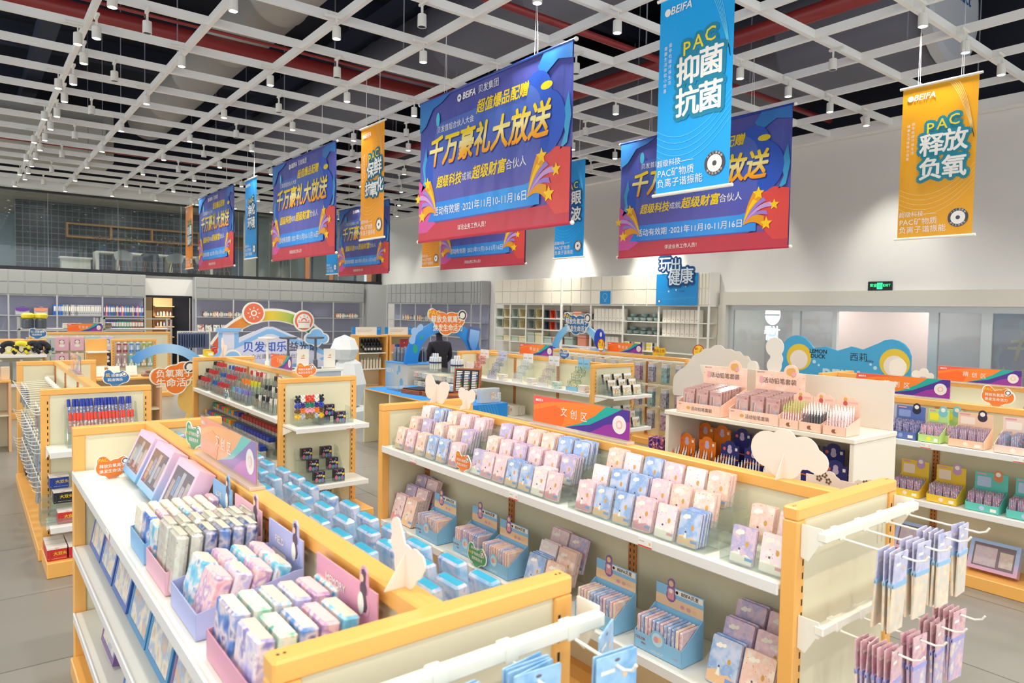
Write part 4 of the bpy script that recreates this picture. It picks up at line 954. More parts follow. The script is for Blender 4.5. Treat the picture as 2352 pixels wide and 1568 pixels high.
pk = mat('pink_carton', '#F2C6AE', .45); pkd = printed('pink_carton_print', ['#F4CDB6', '#F2C6AE', '#F6D6C4'], 12, .45, spots=('#D98F8A', 26, .1))
def art_pencil(b, w2, h, y):
    br = mat('ink_brown', '#7a5a55', .5)
    if y:
        h0, h1 = h
        b.text('活动铅笔套装', .0, (h0+h1)/2+.005, .042, br, y-.001, .01); b.flat(union_blob([(-w2*.75, (h0+h1)/2+.02, .014), (-w2*.75, (h0+h1)/2, .016)], 20), y-.001, rosem)
        b.prism(disc(w2*.45, h1, .055, 24, None, 0, pi), y, y+.003, pkd); b.flat(union_blob([(w2*.4, h1+.005, .026), (w2*.5, h1+.012, .022), (w2*.53, h1-.012, .018)], 24), y-.001, goldi); b.flat(disc(w2*.56, h1-.008, .016, 12), y-.0014, rosem); b.text('BEIFA贝发', -w2*.78, h1-.012, .013, br, y-.001)
    else: b.text('活动铅笔套装', .03, h*.45, .03, br, -.0006, .01); b.flat(disc(-w2*.45, h*.5, .016, 14, .012), -.0006, goldi); b.text('BEIFA', -w2+.03, h*.8, .012, br, -.0006)
def pset():
    o = thing('pencil_set'); B().bbox(-.048, .048, .001, .012, 0, .165, clear('blister', '#F3E3E0', .18, .1), .004).obj('blister', o)
    B().box(-.047, .047, .012, .0135, 0, .165, printed('pset_card', ['#EBC4BC', '#F3DAD0', '#E4B4B0'], 26, .4)).obj('backing_card', o)
    for k, m in enumerate((sand, mat('pencil_grey', '#7d8aa0', .3), cloudm)): B().tube([(-.034+k*.011, .006, .012), (-.034+k*.011, .006, .125)], .003, m, 6).obj('pencil', o)
    B().bbox(.006, .034, .0035, .0095, .012, .085, mat('eraser_blue', '#AFCBEA', .4), .002).obj('eraser', o)
    c = B(); c.text('BEIFA', -.022, .152, .011, rosem, -.0003); c.flat(disc(.034, .142, .006, 8), -.0003, mat('flower_red', '#B65A6C', .5)); c.obj('printed_top', o); return o
for j, (y, nm) in enumerate([(3.08, 'left'), (2.64, 'right')]):
    put('pencilbox', tray('pencilbox', .37, .31, .075, .18, .325, pkd, pkd, art_pencil, False), (4.09, y, 1.392), LEFT, 'large pink lettered counter box of pencil sets, %s of the two' % nm, 'display box', 'large pink pencil boxes')
    for c in range(3):
        for k in range(8): put('pset', pset, (4.115+k*.033, y+.115-.115*c, 1.398+.004*k), LEFT, 'pencil set in clear blister, %s from the front, %s column, %s pink box' % (ORD[k], ['left', 'middle', 'right'][c], nm), 'pencil set', 'pencil sets in the pink boxes', -.08)
strawb = mat('print_strawberry', '#C8504E', .4)
def art_berry(b, w2, h, y):
    if y:
        h0, h1 = h; b.prism(union_blob([(-w2*.3, h1, .03), (w2*.35, h1-.005, .025)], 30), y, y+.003, pk); b.flat(disc(-w2*.3, h1+.004, .012, 12), y-.001, goldi); b.flat(disc(-w2*.3, h1-.02, .014, 12, .016), y-.0012, strawb); b.text('巴啦啦笔', w2*.4, h1-.015, .014, rosem, y-.001)
    else: b.flat(disc(.0, h*.45, .018, 14, .013), -.0006, mat('print_choc', '#8d5a48', .5)); b.flat(disc(.014, h*.5, .01, 10), -.001, sand)
def gelpen(key, m1, m2):
    def fn():
        o = thing('gel_pen'); b = B(); b.lathe([(.0035, 0), (.0045, .012), (.0045, .095), (.0035, .1)], m1, 8); b.obj('barrel', o)
        c = B(); c.lathe([(.0046, .1), (.0046, .128), (.002, .13), (.002, .142), (.0008, .143)], m2, 8); c.box(-.0012, .0012, -.0068, -.0048, .09, .13, m2); c.obj('clip_and_button', o); return o
    return fn
pw = mat('pen_white', '#F4F1EE', .25); pp = printed('pen_pinkprint', ['#F0C9CE', '#F7EAE4', '#D7A6B4'], 90, .25); pg = mat('pen_grey', '#6c6a72', .3); pl = mat('pen_lime', '#C9D27A', .3); pn = mat('pen_navy', '#2C3F94', .3); po = mat('pen_orange', '#F0801E', .3)
for j, (y, w, a, nm) in enumerate([(2.385, .13, ('pl', pp, pl), 'left'), (2.245, .14, ('pgk', pg, pw), 'middle'), (2.09, .14, ('pwp', pp, pw), 'right')]):
    put('berry%d' % (w*100), tray('berry', w, .17, .055, .1, .2, pk, pk, art_berry, False), (4.09, y, 1.392), LEFT, 'small pink counter box of gel pens, %s of the three' % nm, 'display box', 'small pink pen boxes')
    for r_ in range(4):
        for k in range(7): put('gp_'+a[0], gelpen(*a), (4.11+r_*.03, y+w/2-.014-k*(w-.028)/6, 1.398+.008*r_), LEFT, 'slim gel pen, %s from the left, %s row, %s small pink box' % (ORD[k], ORD[r_], nm), 'pen', 'gel pens in small pink boxes', -.06)
nav = mat('navy_carton', '#272C78', .4); ora = mat('orange_carton', '#EE7D1C', .4)
def art_bear(b, w2, h, y):
    if y:
        h0, h1 = h; b.prism(disc(0, h1, w2*.62, 18, w2*.42, 0, pi), y, y+.003, nav if b.mats and b.mats[0] is nav else ora); b.flat(union_blob([(0, h1-.015, .016), (.0, h1-.04, .02)], 20), y-.001, mat('print_bear', '#CDBBD8', .4)); b.flat(rect(-w2, w2, h0+.004, h0+.012), y-.001, po); b.flat(disc(-w2*.6, h1-.03, .012, 10), y-.001, mat('print_planet', '#E06A4E', .4)); b.flat(rect(w2*.6, w2*.85, h1-.035, h1-.015), y-.001, paper)
ZB = .953
row1 = [(3.27, 'o'), (3.09, 'o'), (2.9, 'n'), (2.71, 'n'), (2.52, 'n'), (2.33, 'n'), (2.14, 'n')]
row2 = [(3.27, 'o'), (3.12, 'o'), (2.95, 'n'), (2.78, 'n'), (2.61, 'n'), (2.44, 'n'), (2.27, 'n'), (2.1, 'n')]
for rr, (row, x, zz) in enumerate(((row1, 4.11, ZB), (row2, 4.33, ZB))):
    for i, (y, c) in enumerate(row):
        put('bear'+c+str(rr), tray('bear'+c, .145, .12, .05, .13, .235+.06*rr, ora if c == 'o' else nav, ora if c == 'o' else nav, art_bear, False), (x, y, zz), LEFT, '%s space themed pen box, %s from the left in the %s row of the stand' % ({'o': 'orange', 'n': 'navy'}[c], ORD[i], ['front', 'back'][rr]), 'display box', 'space themed pen boxes')
        if rr == 0 and i < 5:
            for r_ in range(3):
                for k in range(6):
                    a = ('pno', pn, pw) if (k < 2 and c == 'n') else (('poo', po, po) if (k < 3 and c == 'n') or (c == 'o' and (k+r_) % 3 == 0) else (('pwp', pp, pw) if c == 'n' else ('pow', pg, pw)))
                    put('gp_'+a[0], gelpen(*a), (x+.02+r_*.035, y+.055-k*.022, zz+.006+.01*r_), LEFT, 'click pen, %s from the left, %s row, %s front space themed box' % (ORD[k], ORD[r_], ORD[i]), 'pen', 'click pens in space themed boxes', -.06)
b = B()
for i in range(5):
    for k in range(3): b.tube([(.03*i, .03*k, .06), (.03*i, .03*k, .2)], .012, mat('can_navy', '#2A2E86', .35), 8); b.tube([(.03*i, .03*k, .2), (.03*i, .03*k, .215)], .012, paper, 8)
stripes = mat('stripe_navy', '#232A6E', .4)
def tubebox():
    o = thing('tube_display'); B().box(-.08, .08, 0, .15, 0, .09, stripes).obj('tray', o)
    for i in range(4):
        for k in range(3): B().tube([(-.058+.038*i, .03+.04*k, .004), (-.058+.038*i, .03+.04*k, .2)], .014, printed('tube_print', ['#2A2E86', '#2A2E86', '#C94B5A', '#F2E8E0'], 60, .35), 8).obj('tube', o)
    return o
put('tubebox', tubebox, (4.12, 3.5, .952), LEFT, 'navy tray of patterned tubes at the left of the promotion stand', 'display box')
# a small end table holds it
b = B(); b.box(4.08, 4.34, 3.38, 3.62, 0, .95, mat('striped_pedestal', '#2A2F78', .4))
for k in range(9): b.box(4.0785, 4.0795, 3.385, 3.615, .7+.025*k, .71+.025*k, rosem if k % 2 else paper)
tag(b.obj('striped_pedestal'), 'navy pedestal with pink and white stripes beside the promotion stand', 'pedestal')
# big plain board backs behind the stand
sc_ = [(-.9, 0), (1.0, 0), (1.0, .62), (.93, .7), (.82, .68), (.78, .76), (.66, .75), (.6, .83), (.48, .81), (.4, .86), (.28, .83), (.2, .9), (.05, .9), (-.05, .83), (-.16, .84), (-.3, .74), (-.42, .72), (-.5, .62), (-.62, .5), (-.78, .42), (-.9, .3)]
q = B(); q.prism([(x*.62, z*.72) for x, z in rnd(sc_, .05, 2)], 0, .012, mgray); o = q.obj('scalloped_board'); o.location = (6.9, 5.02, 1.1); o.rotation_euler.z = LEFT
tag(o, 'large scalloped grey board back standing behind the yellow oval card', 'board')
q = B(); q.box(-.4, .4, -.12, .14, 0, 1.1, mgray); o = q.obj('board_plinth'); o.location = (6.9, 5.02, 0); o.rotation_euler.z = LEFT; tag(o, 'plain plinth under the scalloped grey board', 'plinth')
for i, (x, y, z, bl, lab) in enumerate([(5.5, 3.57, 1.58, [(0, .07, .05), (0, .05, .05)], 'white oval board back above the promotion stand header'), (5.5, 3.36, 1.6, [(0, .2, .085), (.02, .1, .06), (0, .04, .07)], 'plain board back shaped like a rounded head above the promotion stand'), (8.72, 3.72, 1.4, [(0, .07, .1), (0, .04, .09)], 'round topped plain board back near the lettered shelf sign'), (8.72, 3.46, 1.4, [(-.05, .05, .05), (.03, .08, .05), (.1, .04, .04)], 'lumpy plain board back right of the round topped one')]):
    o = thing('plain_standee', lab, 'standee', (x, y, z), LEFT); pts = union_blob(bl, 50); z0 = min(p[1] for p in pts); B().prism([(a, c-z0) for a, c in pts], -.003, .003, mat('standee_white', '#EDE4D6', .6)).obj('cutout_board', o); B().box(-.03, .03, -.02, .03, -.004, .006, standm).obj('foot', o); B().box(-.1, .1, -.08, .08, -z, -.004, grey_b).obj('pedestal', o) if x < 8 else None
# ---- right gondola
def art_card(m, m2, fig):
    def f(b, w2, h, y):
        if y: 
            h0, h1 = h; b.flat(rect(-w2*.9, -w2*.3, h1-.02, h1-.008), y-.001, rosem); b.flat(rnd(rect(-w2*.85, w2*.0, h0+.015, h1-.035), .01), y-.001, m2); b.prism(union_blob([(w2*.4, h1, .03), (w2*.4, h1-.03, .035)], 24), y, y+.003, fig); b.flat(disc(w2*.4, h1-.004, .018, 12), y-.0014, paper)
        else: b.flat(disc(0, h*.5, h*.3, 12), -.0006, m2); b.flat(rect(w2*.5, w2*.85, h*.2, h*.6), -.0006, paper)
    return f
CR = {'sand': ('#F0CBA9', '#F6E0C8', '#C7A0A8'), 'grey': ('#B9B4C8', '#D6CDD8', '#E6B84C'), 'blue': ('#5A72B4', '#8FA2D4', '#2A2B45'), 'lime': ('#BDE08C', '#F2E83A', '#7FC5C9'), 'peach': ('#F2C9A8', '#F7E3D0', '#40304a'), 'yellow': ('#EBC43C', '#F2DCC8', '#C79AC0'), 'teal': ('#63C6B8', '#B9C9E6', '#D98C5E'), 'rose': ('#F2D3C4', '#F8E9DC', '#D9A0A0')}
def pens4(key, cs):
    def fn():
        o = thing('pen_pack'); m = printed('pens_'+key, cs, 75, .25, detail=1)
        for k in range(4): B().lathe([(.0045, 0), (.0052, .01), (.0052, .11), (.003, .132)], m, 6, (-.017+.0115*k, .006, 0)).obj('pen', o)
        B().bbox(-.024, .024, -.0005, .013, 0, .136, clear('sleeve', '#F6F2F2', .04, .1), .003).obj('clear_sleeve', o); return o
    return fn
PN = {'w': ['#F4F0F0', '#CFD6EA', '#E9DCC4'], 'n': ['#5256A8', '#A3A7DA', '#DCD4E6'], 'p': ['#F08FBA', '#F8E6EA', '#9A88D8'], 'm': ['#C58FA6', '#EBD0DA', '#8FA6E6'], 'r': ['#F09AA4', '#7FBEEF', '#F8E9DA'], 'c': ['#69D0DC', '#D07FB8', '#F6ECDA']}
def pendisplay(x, y, z, w, c, p, lab, nc=4, rows=5, tall=.26, grp='pen display boxes'):
    a, m2, fg = CR[c]; A = mat('carton_'+c, a, .45); M2 = mat('carton2_'+c, m2, .45); F = mat('carton3_'+c, fg, .45)
    k = 'pd_%s%d' % (c, w*100)
    put(k, tray(k, w, .19, .06, .15, tall, A, A, art_card(A, M2, F), False), (x, y, z), LEFT, lab, 'display box', grp)
    for q in range(nc):
        for r_ in range(rows): put('p4'+p, pens4(p, PN[p]), (x+.018+r_*.033, y+w/2-w*(q+.5)/nc, z+.006+.003*r_), LEFT, 'sleeve of pens, %s row, %s column, %s' % (ORD[r_], ORD[q], ' '.join(lab.replace('pen display box', 'box').replace(',', '').split()[:9])), 'pen pack', 'sleeves of pens', -.05)
ZR = 1.084
for a in [(6.25, 3.1, ZR, .22, 'grey', 'w', 'grey pen display box, farthest on the right upper shelf'), (6.25, 2.86, ZR, .24, 'grey', 'w', 'grey pen display box, second on the right upper shelf'), (6.25, 2.62, ZR, .23, 'blue', 'n', 'blue pen display box, under the left end of the shelf sign'), (6.25, 2.4, ZR, .16, 'lime', 'p', 'lime green pen display box, on the right upper shelf', 3), (6.25, 2.13, ZR, .25, 'peach', 'm', 'peach pen display box, right of the lime one', 4), (6.25, 1.81, ZR, .25, 'rose', 'r', 'pale rose pen display box, nearest on the right upper shelf', 3)]: pendisplay(*a)
pendisplay(6.35, 2.33, ZR, .15, 'lime', 'p', 'second lime green pen display box, behind the first lime one', 2, 2)
for a in [(6.26, 2.88, .599, .22, 'yellow', 'c', 'yellow heart carded pen box, farthest on the right lower shelf'), (6.26, 2.57, .599, .22, 'yellow', 'c', 'yellow pen box with plum card, second on the lower shelf'), (6.26, 2.29, .599, .22, 'yellow', 'c', 'yellow pen box with plum card, third on the lower shelf'), (6.26, 2.0, .599, .23, 'teal', 'c', 'teal pen box with scooter card, on the right lower shelf'), (6.26, 1.72, .599, .23, 'teal', 'c', 'teal pen box with scooter card, nearest on the lower shelf')]: pendisplay(*a, 4, 4, .28)
def rgift():
    o = thing('window_gift_box'); w2, h, d, q = .17, .24, .07, .028; g = ramp('rgift', ['#D9A6C0', '#A9B4DC', '#9FBCE4'], 2, .35); b = B(); b.box(-w2, w2, .003, d, 0, h, g)
    for r_ in (rect(-w2, -w2+q, 0, h), rect(w2-q, w2, 0, h), rect(-w2+q, w2-q, 0, q), rect(-w2+q, w2-q, h-q, h)): b.prism(r_, 0, .003, g)
    b.obj('carton', o); i = B(); i.box(-w2+q, w2-q, .002, .003, q, h-q, mat('gift_inside', '#8d6f74', .6)); i.bbox(-w2+.04, .02, .0005, .002, .04, h-.05, cov['pink']); i.bbox(.04, w2-.04, .0005, .002, .05, h-.07, cov['peach']); i.obj('contents', o)
    B().box(-w2+q, w2-q, 0, .0004, q, h-q, winclr).obj('window', o); return o
for i, y in enumerate((2.5, 1.93)): put('rgift', rgift, (6.3, y, .131), LEFT, '%s pink and blue window gift box on the right gondola base' % ['farther', 'nearer'][i], 'gift box', 'gift boxes on the right base', -.4)
# pens on the gondola behind, and boxes on the right side of the central gondola
for i, (x, y, c, p, lab) in enumerate([(8.55, 3.35, 'teal', 'c', 'teal pen box on the rear gondola, left of its sign'), (8.55, 2.3, 'grey', 'n', 'grey pen box on the rear gondola, right of its sign'), (8.55, 2.0, 'rose', 'm', 'rose pen box on the rear gondola, farther right of its sign'), (8.55, 1.72, 'grey', 'm', 'grey pen box on the rear gondola, nearest of them')]): pendisplay(x-.08, y, 1.25-.166, .2, c, p, lab, 3, 2, .3, 'pen boxes on the rear gondola')
flow = mat('flower_brown', '#6d4f3c', .5)
def art_flower(b, w2, h, y):
    if y:
        h0, h1 = h; b.prism(union_blob([(-.03, h1-.008, .03), (.02, h1, .032), (.05, h1-.015, .025)], 24), y, y+.003, mat('flower_card', '#EBD9CC', .5))
        for dx, dz in ((-.03, -.01), (.015, -.016), (-.005, .01)):
            for a in range(5): b.flat(disc(dx+.01*cos(a*1.257), h1+dz+.01*sin(a*1.257), .006, 7), y-.001, flow)
        b.text('花季中性笔', 0, h0+.015, .014, flow, y-.001)
FC = mat('flower_card', '#EBD9CC', .5)
for i, (y, p, nm) in enumerate([(1.86, 'r', 'farthest'), (1.64, 'c', 'middle'), (1.45, 'm', 'nearest')]):
    put('flowerbox', tray('flower', .19, .13, .05, .12, .22, FC, FC, art_flower, False), (3.02, y, 1.135), LEFT, '%s cream flower carded pen box behind the central gondola top' % nm, 'display box', 'flower carded pen boxes')
    for q in range(4):
        for r_ in range(2): put('p4'+p, pens4(p, PN[p]), (3.04+r_*.04, y+.075-.05*q, 1.14), LEFT, 'sleeve of pens, %s, %s column, %s flower carded box' % (['front', 'back'][r_], ORD[q], nm), 'pen pack', 'sleeves of pens')
# ================= second row: marker end cap, wire hooks, pen shelves =================
mb = {'blue': mat('marker_blue', '#1F35A0', .3), 'red': mat('marker_red', '#E2412C', .3)}
clearish = clear('marker_tube', '#E9EDF4', .25, .1)
def marker(c):
    def fn():
        o = thing('marker_pen'); B().lathe([(.0115, .09), (.0128, .092), (.012, .15), (.009, .152)], mb[c], 10).obj('cap', o)
        B().lathe([(.008, 0), (.0088, .005), (.0088, .09)], printed('marker_label_'+c, ['#D9DCE8', {'blue': '#4A5CB4', 'red': '#C4625A'}[c], '#EDEDF0'], 40, .3), 10).obj('barrel', o); return o
    return fn
put('riser_m', riser(.5, 3, step=.075, rise=.1), (.88, 6.43, .953), 0, 'clear stepped acrylic stand holding blue and red markers', 'display riser')
for r_, (c, y, z) in enumerate((('red', 6.56, 1.06), ('blue', 6.625, 1.165))):
    for i in range(18): put('mk_'+c, marker(c), (.66+.0258*i, y, z), 0, '%s capped marker, %s from the left in the acrylic stand' % (c, ORD[i]), 'marker pen', '%s markers on the end cap' % c, -.18, RN.uniform(-.05, .05))
def mbox(c1, c2):
    def fn():
        o = thing('marker_carton'); m = mat('mc_'+c1, c1, .4); b = B(); b.bbox(-.065, .065, 0, .1, 0, .1, m, .002); b.box(-.0655, .0655, -.0008, .1, .085, .1005, mat('mc_top', '#EFE6DC', .45))
        b.text('大双头', .02, .05, .03, mat('mc_yellow', '#F2D21E', .4), -.001, .02); b.tube([(-.045, -.0008, .015), (-.045, -.0008, .07)], .008, m, 6); b.text('BEIFA', .0, .092, .01, mb['red'], -.0016); b.flat(rect(-.06, .06, .014, .0155), -.0008, mat('mc_top', '#EFE6DC', .45)); b.obj('printed_carton', o); return o
    return fn
CB = {'blue': '#22439A', 'black': '#23242e', 'red': '#C5322C'}
for i, (c, x, y, z, lab) in enumerate([('blue', .58, 6.56, .62, 'blue marker carton at the top of the stepped stack'), ('black', .6, 6.48, .515, 'black marker carton in the middle of the stepped stack'), ('red', .62, 6.4, .374, 'red marker carton at the front of the stepped stack'), ('red', .78, 6.4, .374, 'red marker carton right of the stepped stack')] +
                           [('red', .54+.14*(k % 2), 6.3+.115*(k//2), .122, 'red marker carton on the end cap base, %s, %s row' % (['left', 'right'][k % 2], ORD[k//2])) for k in range(6)]):
    put('mbox_'+c, mbox(CB[c], ''), (x, y, z), 0, lab, 'carton', 'marker cartons')
put('step_m', riser(.3, 3, step=.08, rise=.08), (.6, 6.39, .372), 0, 'clear stepped stand under the marker cartons', 'display riser')
# wire hooks on the left of that gondola
bagm = clear('clear_bag', '#E6ECF2', .16, .1)
def smallbag(key, m):
    def fn():
        o = thing('hanging_bag'); b = B(); b.bbox(-.05, .05, 0, .012, -.2, -.02, m, .005); b.obj('contents', o); B().box(-.055, .055, -.003, .015, -.205, .0, bagm).obj('clear_bag', o); B().box(-.055, .055, .004, .008, 0, .03, paper).obj('header', o); return o
    return fn
bm = {'navy': printed('bag_navy', ['#4A5675', '#8B93A8', '#B9A7A0'], 30, .4), 'rose': printed('bag_rose', ['#B96A62', '#D9B4A4', '#6b5a66'], 30, .4), 'slate': printed('bag_slate', ['#8793A2', '#C3CAD0', '#5a6170'], 30, .4), 'teal': printed('bag_teal', ['#4f9c9c', '#D9D2C0', '#C98A4A'], 30, .4)}
for j, z in enumerate((1.2, .88, .56)):
    put('rail_wire', hookrail(3.1, 15, .27), (.752, 8.3, z), LEFT, '%s white rail of long wire hooks on the left gondola' % ['top', 'middle', 'lowest'][j], 'hook rail', 'wire hook rails')
    for i in range(15):
        y = 8.3+1.55-3.1*(i+.62)/15.2
        for k in range((2, 3, 3)[j] if (i*7+j*3) % 5 else 1):
            c = ['navy', 'slate', 'rose', 'teal'][(i+j+k) % 4 if j else (i//4) % 4]
            if j == 0 and i > 3 and i < 10: continue
            put('bag_'+c, smallbag(c, bm[c]), (.5+.022*k, y, z-.05), LEFT, '%s filled hanging bag, %s on the %s hook of the %s wire rail' % (c, ORD[k], ORD[i], ['top', 'middle', 'lowest'][j]), 'hanging bag', 'bags on wire hooks', RN.uniform(-.1, .1))
for k in range(9): put('blackbox', lambda: (lambda o: (B().bbox(-.06, .06, 0, .16, 0, .045, mat('carton_black', '#1e2028', .4)).obj('carton', o), B().box(-.055, .03, -.0008, 0, .012, .016, mat('label_grey', '#9aa0ab', .5)).obj('printed_line', o), o)[2])(thing('flat_carton')), (.53, 9.75-.0*k, .102+.047*k), LEFT, 'flat black carton, %s from the bottom of the stack at the far left' % ORD[k], 'carton', 'black carton stack')
# pen gondola: tiers of pens in clear cups
def pen(c):
    def fn():
        o = thing('ballpoint_pen'); m = mat('pen_ink_'+c, c, .3); B().lathe([(.0042, 0), (.0048, .01), (.0048, .1)], printed('pen_barrel_'+c, ['#E9E4E0', c, '#F2EEEA'], 60, .3), 6).obj('barrel', o); b = B(); b.lathe([(.0055, .1), (.0058, .104), (.0055, .15), (.003, .152)], m, 6); b.box(-.0015, .0015, -.009, -.006, .105, .148, m); b.obj('cap', o); return o
    return fn
def cup(w):
    def fn():
        o = thing('pen_cup'); w2 = w/2; b = B()
        for x0, x1, y0, y1 in ((-w2, w2, 0, .002), (-w2, w2, .06, .062), (-w2, -w2+.002, 0, .062), (w2-.002, w2, 0, .062)): b.box(x0, x1, y0, y1, 0, .095, acry)
        b.box(-w2, w2, 0, .062, 0, .002, acry); b.obj('clear_walls', o); return o
    return fn
PK, PR, PBL, POR, PYE, PVI, PWH = '#26262e', '#C5353A', '#2664AE', '#F08A24', '#D7D92B', '#8C7FC4', '#E9E4DC'
GR = [(9.95, 9.42, [[PK, PK, PR, PR, PR], [PK, PK, PR, PR, PR], [PK, PK, PR, PR, PR]], 'black and red'), (9.2, 8.62, [[PBL, PBL, PR, PR, PR], [PBL, PBL, PR, PR, PR], [PBL, PBL, PR, PR, PR]], 'blue and red'), (8.35, 7.8, [['#7AB0D8', PVI, '#7AB0D8', PVI, PVI], [POR, POR, POR, PYE, PYE], [PR, PWH, PR, PR, PWH]], 'mixed colour'), (7.55, 7.0, [[PK, PWH, PK, PK, PWH], [PK, PK, PWH, PK, PK], [PK, PWH, PK, PWH, PK]], 'black')]
for g, (ya, yb, tiers, nm) in enumerate(GR):
    put('riser_p', riser(.6, 3, step=.1, rise=.09), (2.415, (ya+yb)/2, 1.004), LEFT, 'clear stepped stand for the %s pens on the pen gondola' % nm, 'display riser', 'stands of pen cups')
    for t_, row in enumerate(tiers):
        for i, c in enumerate(row):
            y = ya+(yb-ya)*(i+.5)/5
            put('pcup', cup(.1), (2.42+.1*t_, y, 1.009+.09*t_), LEFT, 'clear pen cup, %s from the left, %s tier of the %s pens' % (ORD[i], TN[t_], nm), 'pen cup', 'pen cups')
            for k in range(4): put('bp'+c, pen(c), (2.43+.1*t_+.03*(k//2)+.008*(k % 2), y+.03-.022*k, 1.012+.09*t_), LEFT, '%s pen, %s tier, %s cup of the %s pens' % (['leftmost', 'second', 'third', 'rightmost'][k], TN[t_], ORD[i], nm), 'pen', 'pens in clear cups', -.08)
capc = ['#E85A2A', '#6FBF4A', '#F29A1E', '#2FA6B8', '#F2A01E', '#2B57B4', '#5A4FB0', '#E0452F', '#1E8F86', '#3AA85A', '#F27A1E', '#2667B4']
def mset(c):
    def fn():
        o = thing('highlighter_box'); B().bbox(-.045, .045, 0, .07, .07, .12, mat('hl_'+c, c, .35), .004).obj('caps', o); B().box(-.043, .043, .002, .068, 0, .07, printed('hl_body', ['#D9D3C4', '#BFB8AB', '#EFE8DA'], 50, .4)).obj('barrels', o); return o
    return fn
for t_ in range(3):
    for i in range(11):
        c = capc[(i+t_*4) % 12]; put('ms'+c, mset(c), (2.42+.095*t_, 9.8-.105*i, .504+.085*t_), LEFT, 'box of coloured markers, %s from the left, %s tier of the lower pen shelf' % (ORD[i], TN[t_]), 'marker box', 'coloured marker boxes')
    for i in range(12):
        c = [PBL, PBL, PR][t_]; c = '#1F3FA8' if t_ < 2 and i > 2 else c; c = '#B83030' if t_ == 2 else c
        put('msb'+c, mset(c), (2.42+.095*t_, 8.55-.105*i, .504+.085*t_), LEFT, 'box of %s pens, %s from the left, %s tier of the near lower shelf' % ('red' if c == '#B83030' else 'blue', ORD[i], TN[t_]), 'pen box', 'boxes of blue and red pens')
put('riser_q', riser(2.6, 3, step=.095, rise=.085), (2.415, 8.5, .502), LEFT, 'long clear stepped stand under the coloured marker boxes', 'display riser')
# its end cap: balloon shaped toppers and black boxes
bal = {k: mat('balloon_'+k, c, .15) for k, c in dict(black='#23243a', white='#F0EADC', red='#E2473A', blue='#2A4BC0', violet='#3A2E86', green='#12806A', brown='#6B4A34', orange='#F07A22', pink='#F2A3B4', yellow='#F2C41E', silver='#B9BCC4', gold='#8E7440').items()}
def balloon(c):
    def fn():
        o = thing('balloon_topper_pen'); b = B()
        for a, z, r_ in ((-.017, .012, .019), (.017, .012, .019), (0, .032, .017), (-.014, .05, .013), (.016, .051, .013), (0, .0, .018)): b.ball((a, 0, z), r_, bal[c], 8)
        b.obj('topper', o, smooth=True); B().tube([(0, .0, -.0), (0, .09, -.02)], .004, white, 6).obj('stick', o); return o
    return fn
BR = [['black', 'white', 'red', 'red', 'white', 'black'], ['blue', 'violet', 'green', 'green', 'violet', 'blue'], ['brown', 'orange', 'pink', 'pink', 'orange', 'brown'], ['yellow', 'silver', 'gold', 'gold', 'silver', 'yellow']]
st = thing('topper_stand', 'clear slanted stand holding rows of balloon shaped toppers', 'display stand', (2.6, 6.42, .963))
b = B(); b.box(-.13, -.125, 0, .2, 0, .25, acry); b.obj('side', st); b = B(); b.box(.125, .13, 0, .2, 0, .25, acry); b.obj('side', st); B().box(-.125, .125, 0, .2, 0, .004, acry).obj('base', st); B().box(-.125, .125, .15, .153, .004, .27, acry).obj('back', st)
for r_, row in enumerate(BR):
    for i, c in enumerate(row): put('bal_'+c, balloon(c), (2.6-.115+.046*i, 6.46+.0*r_, 1.195-.052*r_), 0, '%s balloon shaped topper, %s from the left in the %s row' % (c, ORD[i], ['top', 'second', 'third', 'bottom'][r_]), 'topper pen', 'balloon shaped toppers', 0)
bbk = printed('black_box_print', ['#1d1b26', '#1d1b26', '#26222f', '#4f3a58'], 20, .3, stops=[.3, .5, .62, .72])
neon = [mat('neon_'+k, c, .35) for k, c in (('pink', '#D9638F'), ('teal', '#4FA9A8'), ('yellow', '#EAD23A'), ('violet', '#8C6BC4'))]
def blackbox():
    o = thing('black_printed_box'); b = B(); w, h = .055, .115; b.bbox(-w, w, 0, .05, 0, h, bbk, .003)
    for k, (x, z, q, r_) in enumerate([(-.03, .035, 0, .016), (.0, .028, 1, .014), (.03, .03, 3, .016), (.04, .065, 2, .012), (-.02, .1, 0, .006), (.03, .1, 3, .008)]): b.flat(disc(x, z, r_, 10, r_*(1.4 if k < 3 else 1)), -.0006, neon[q])
    b.text('八色绘', -.005, .075, .022, paper, -.0008, .02); b.text('BEIFA', -.03, .106, .008, neon[0], -.0008); b.obj('printed_box', o); return o
def bb_at(x, y, z, lab): put('bbox', blackbox, (x, y, z), RN.uniform(-.05, .05), lab, 'box', 'black printed boxes')
bb_at(2.82, 6.5, 1.03, 'black printed box, raised at the back right of the balloon shelf'); bb_at(2.9, 6.42, .965, 'black printed box, front right of the balloon shelf'); bb_at(2.8, 6.56, .965, 'black printed box under the raised one on the balloon shelf')
put('bbst', riser(.34, 2, step=.1, rise=.066), (2.86, 6.41, .962), 0, 'small clear stand beside the balloon toppers', 'display riser')
for s_, (z, nm) in enumerate(((.404, 'second'), (.024, 'lowest'))):
    put('bbst3', riser(.4, 3, step=.085, rise=.1), (2.72, 6.36, z-.002), 0, 'clear stepped stand under black boxes on the %s end shelf' % nm, 'display riser', 'stands under black boxes')
    for t_ in range(3):
        for i in range(2): bb_at(2.61+.2*i+.03*(2-t_), 6.37+.085*t_, z+.1*t_+.004, 'black printed box, %s of the %s end shelf, %s step' % (['left', 'right'][i], nm, ['front', 'middle', 'back'][t_]))
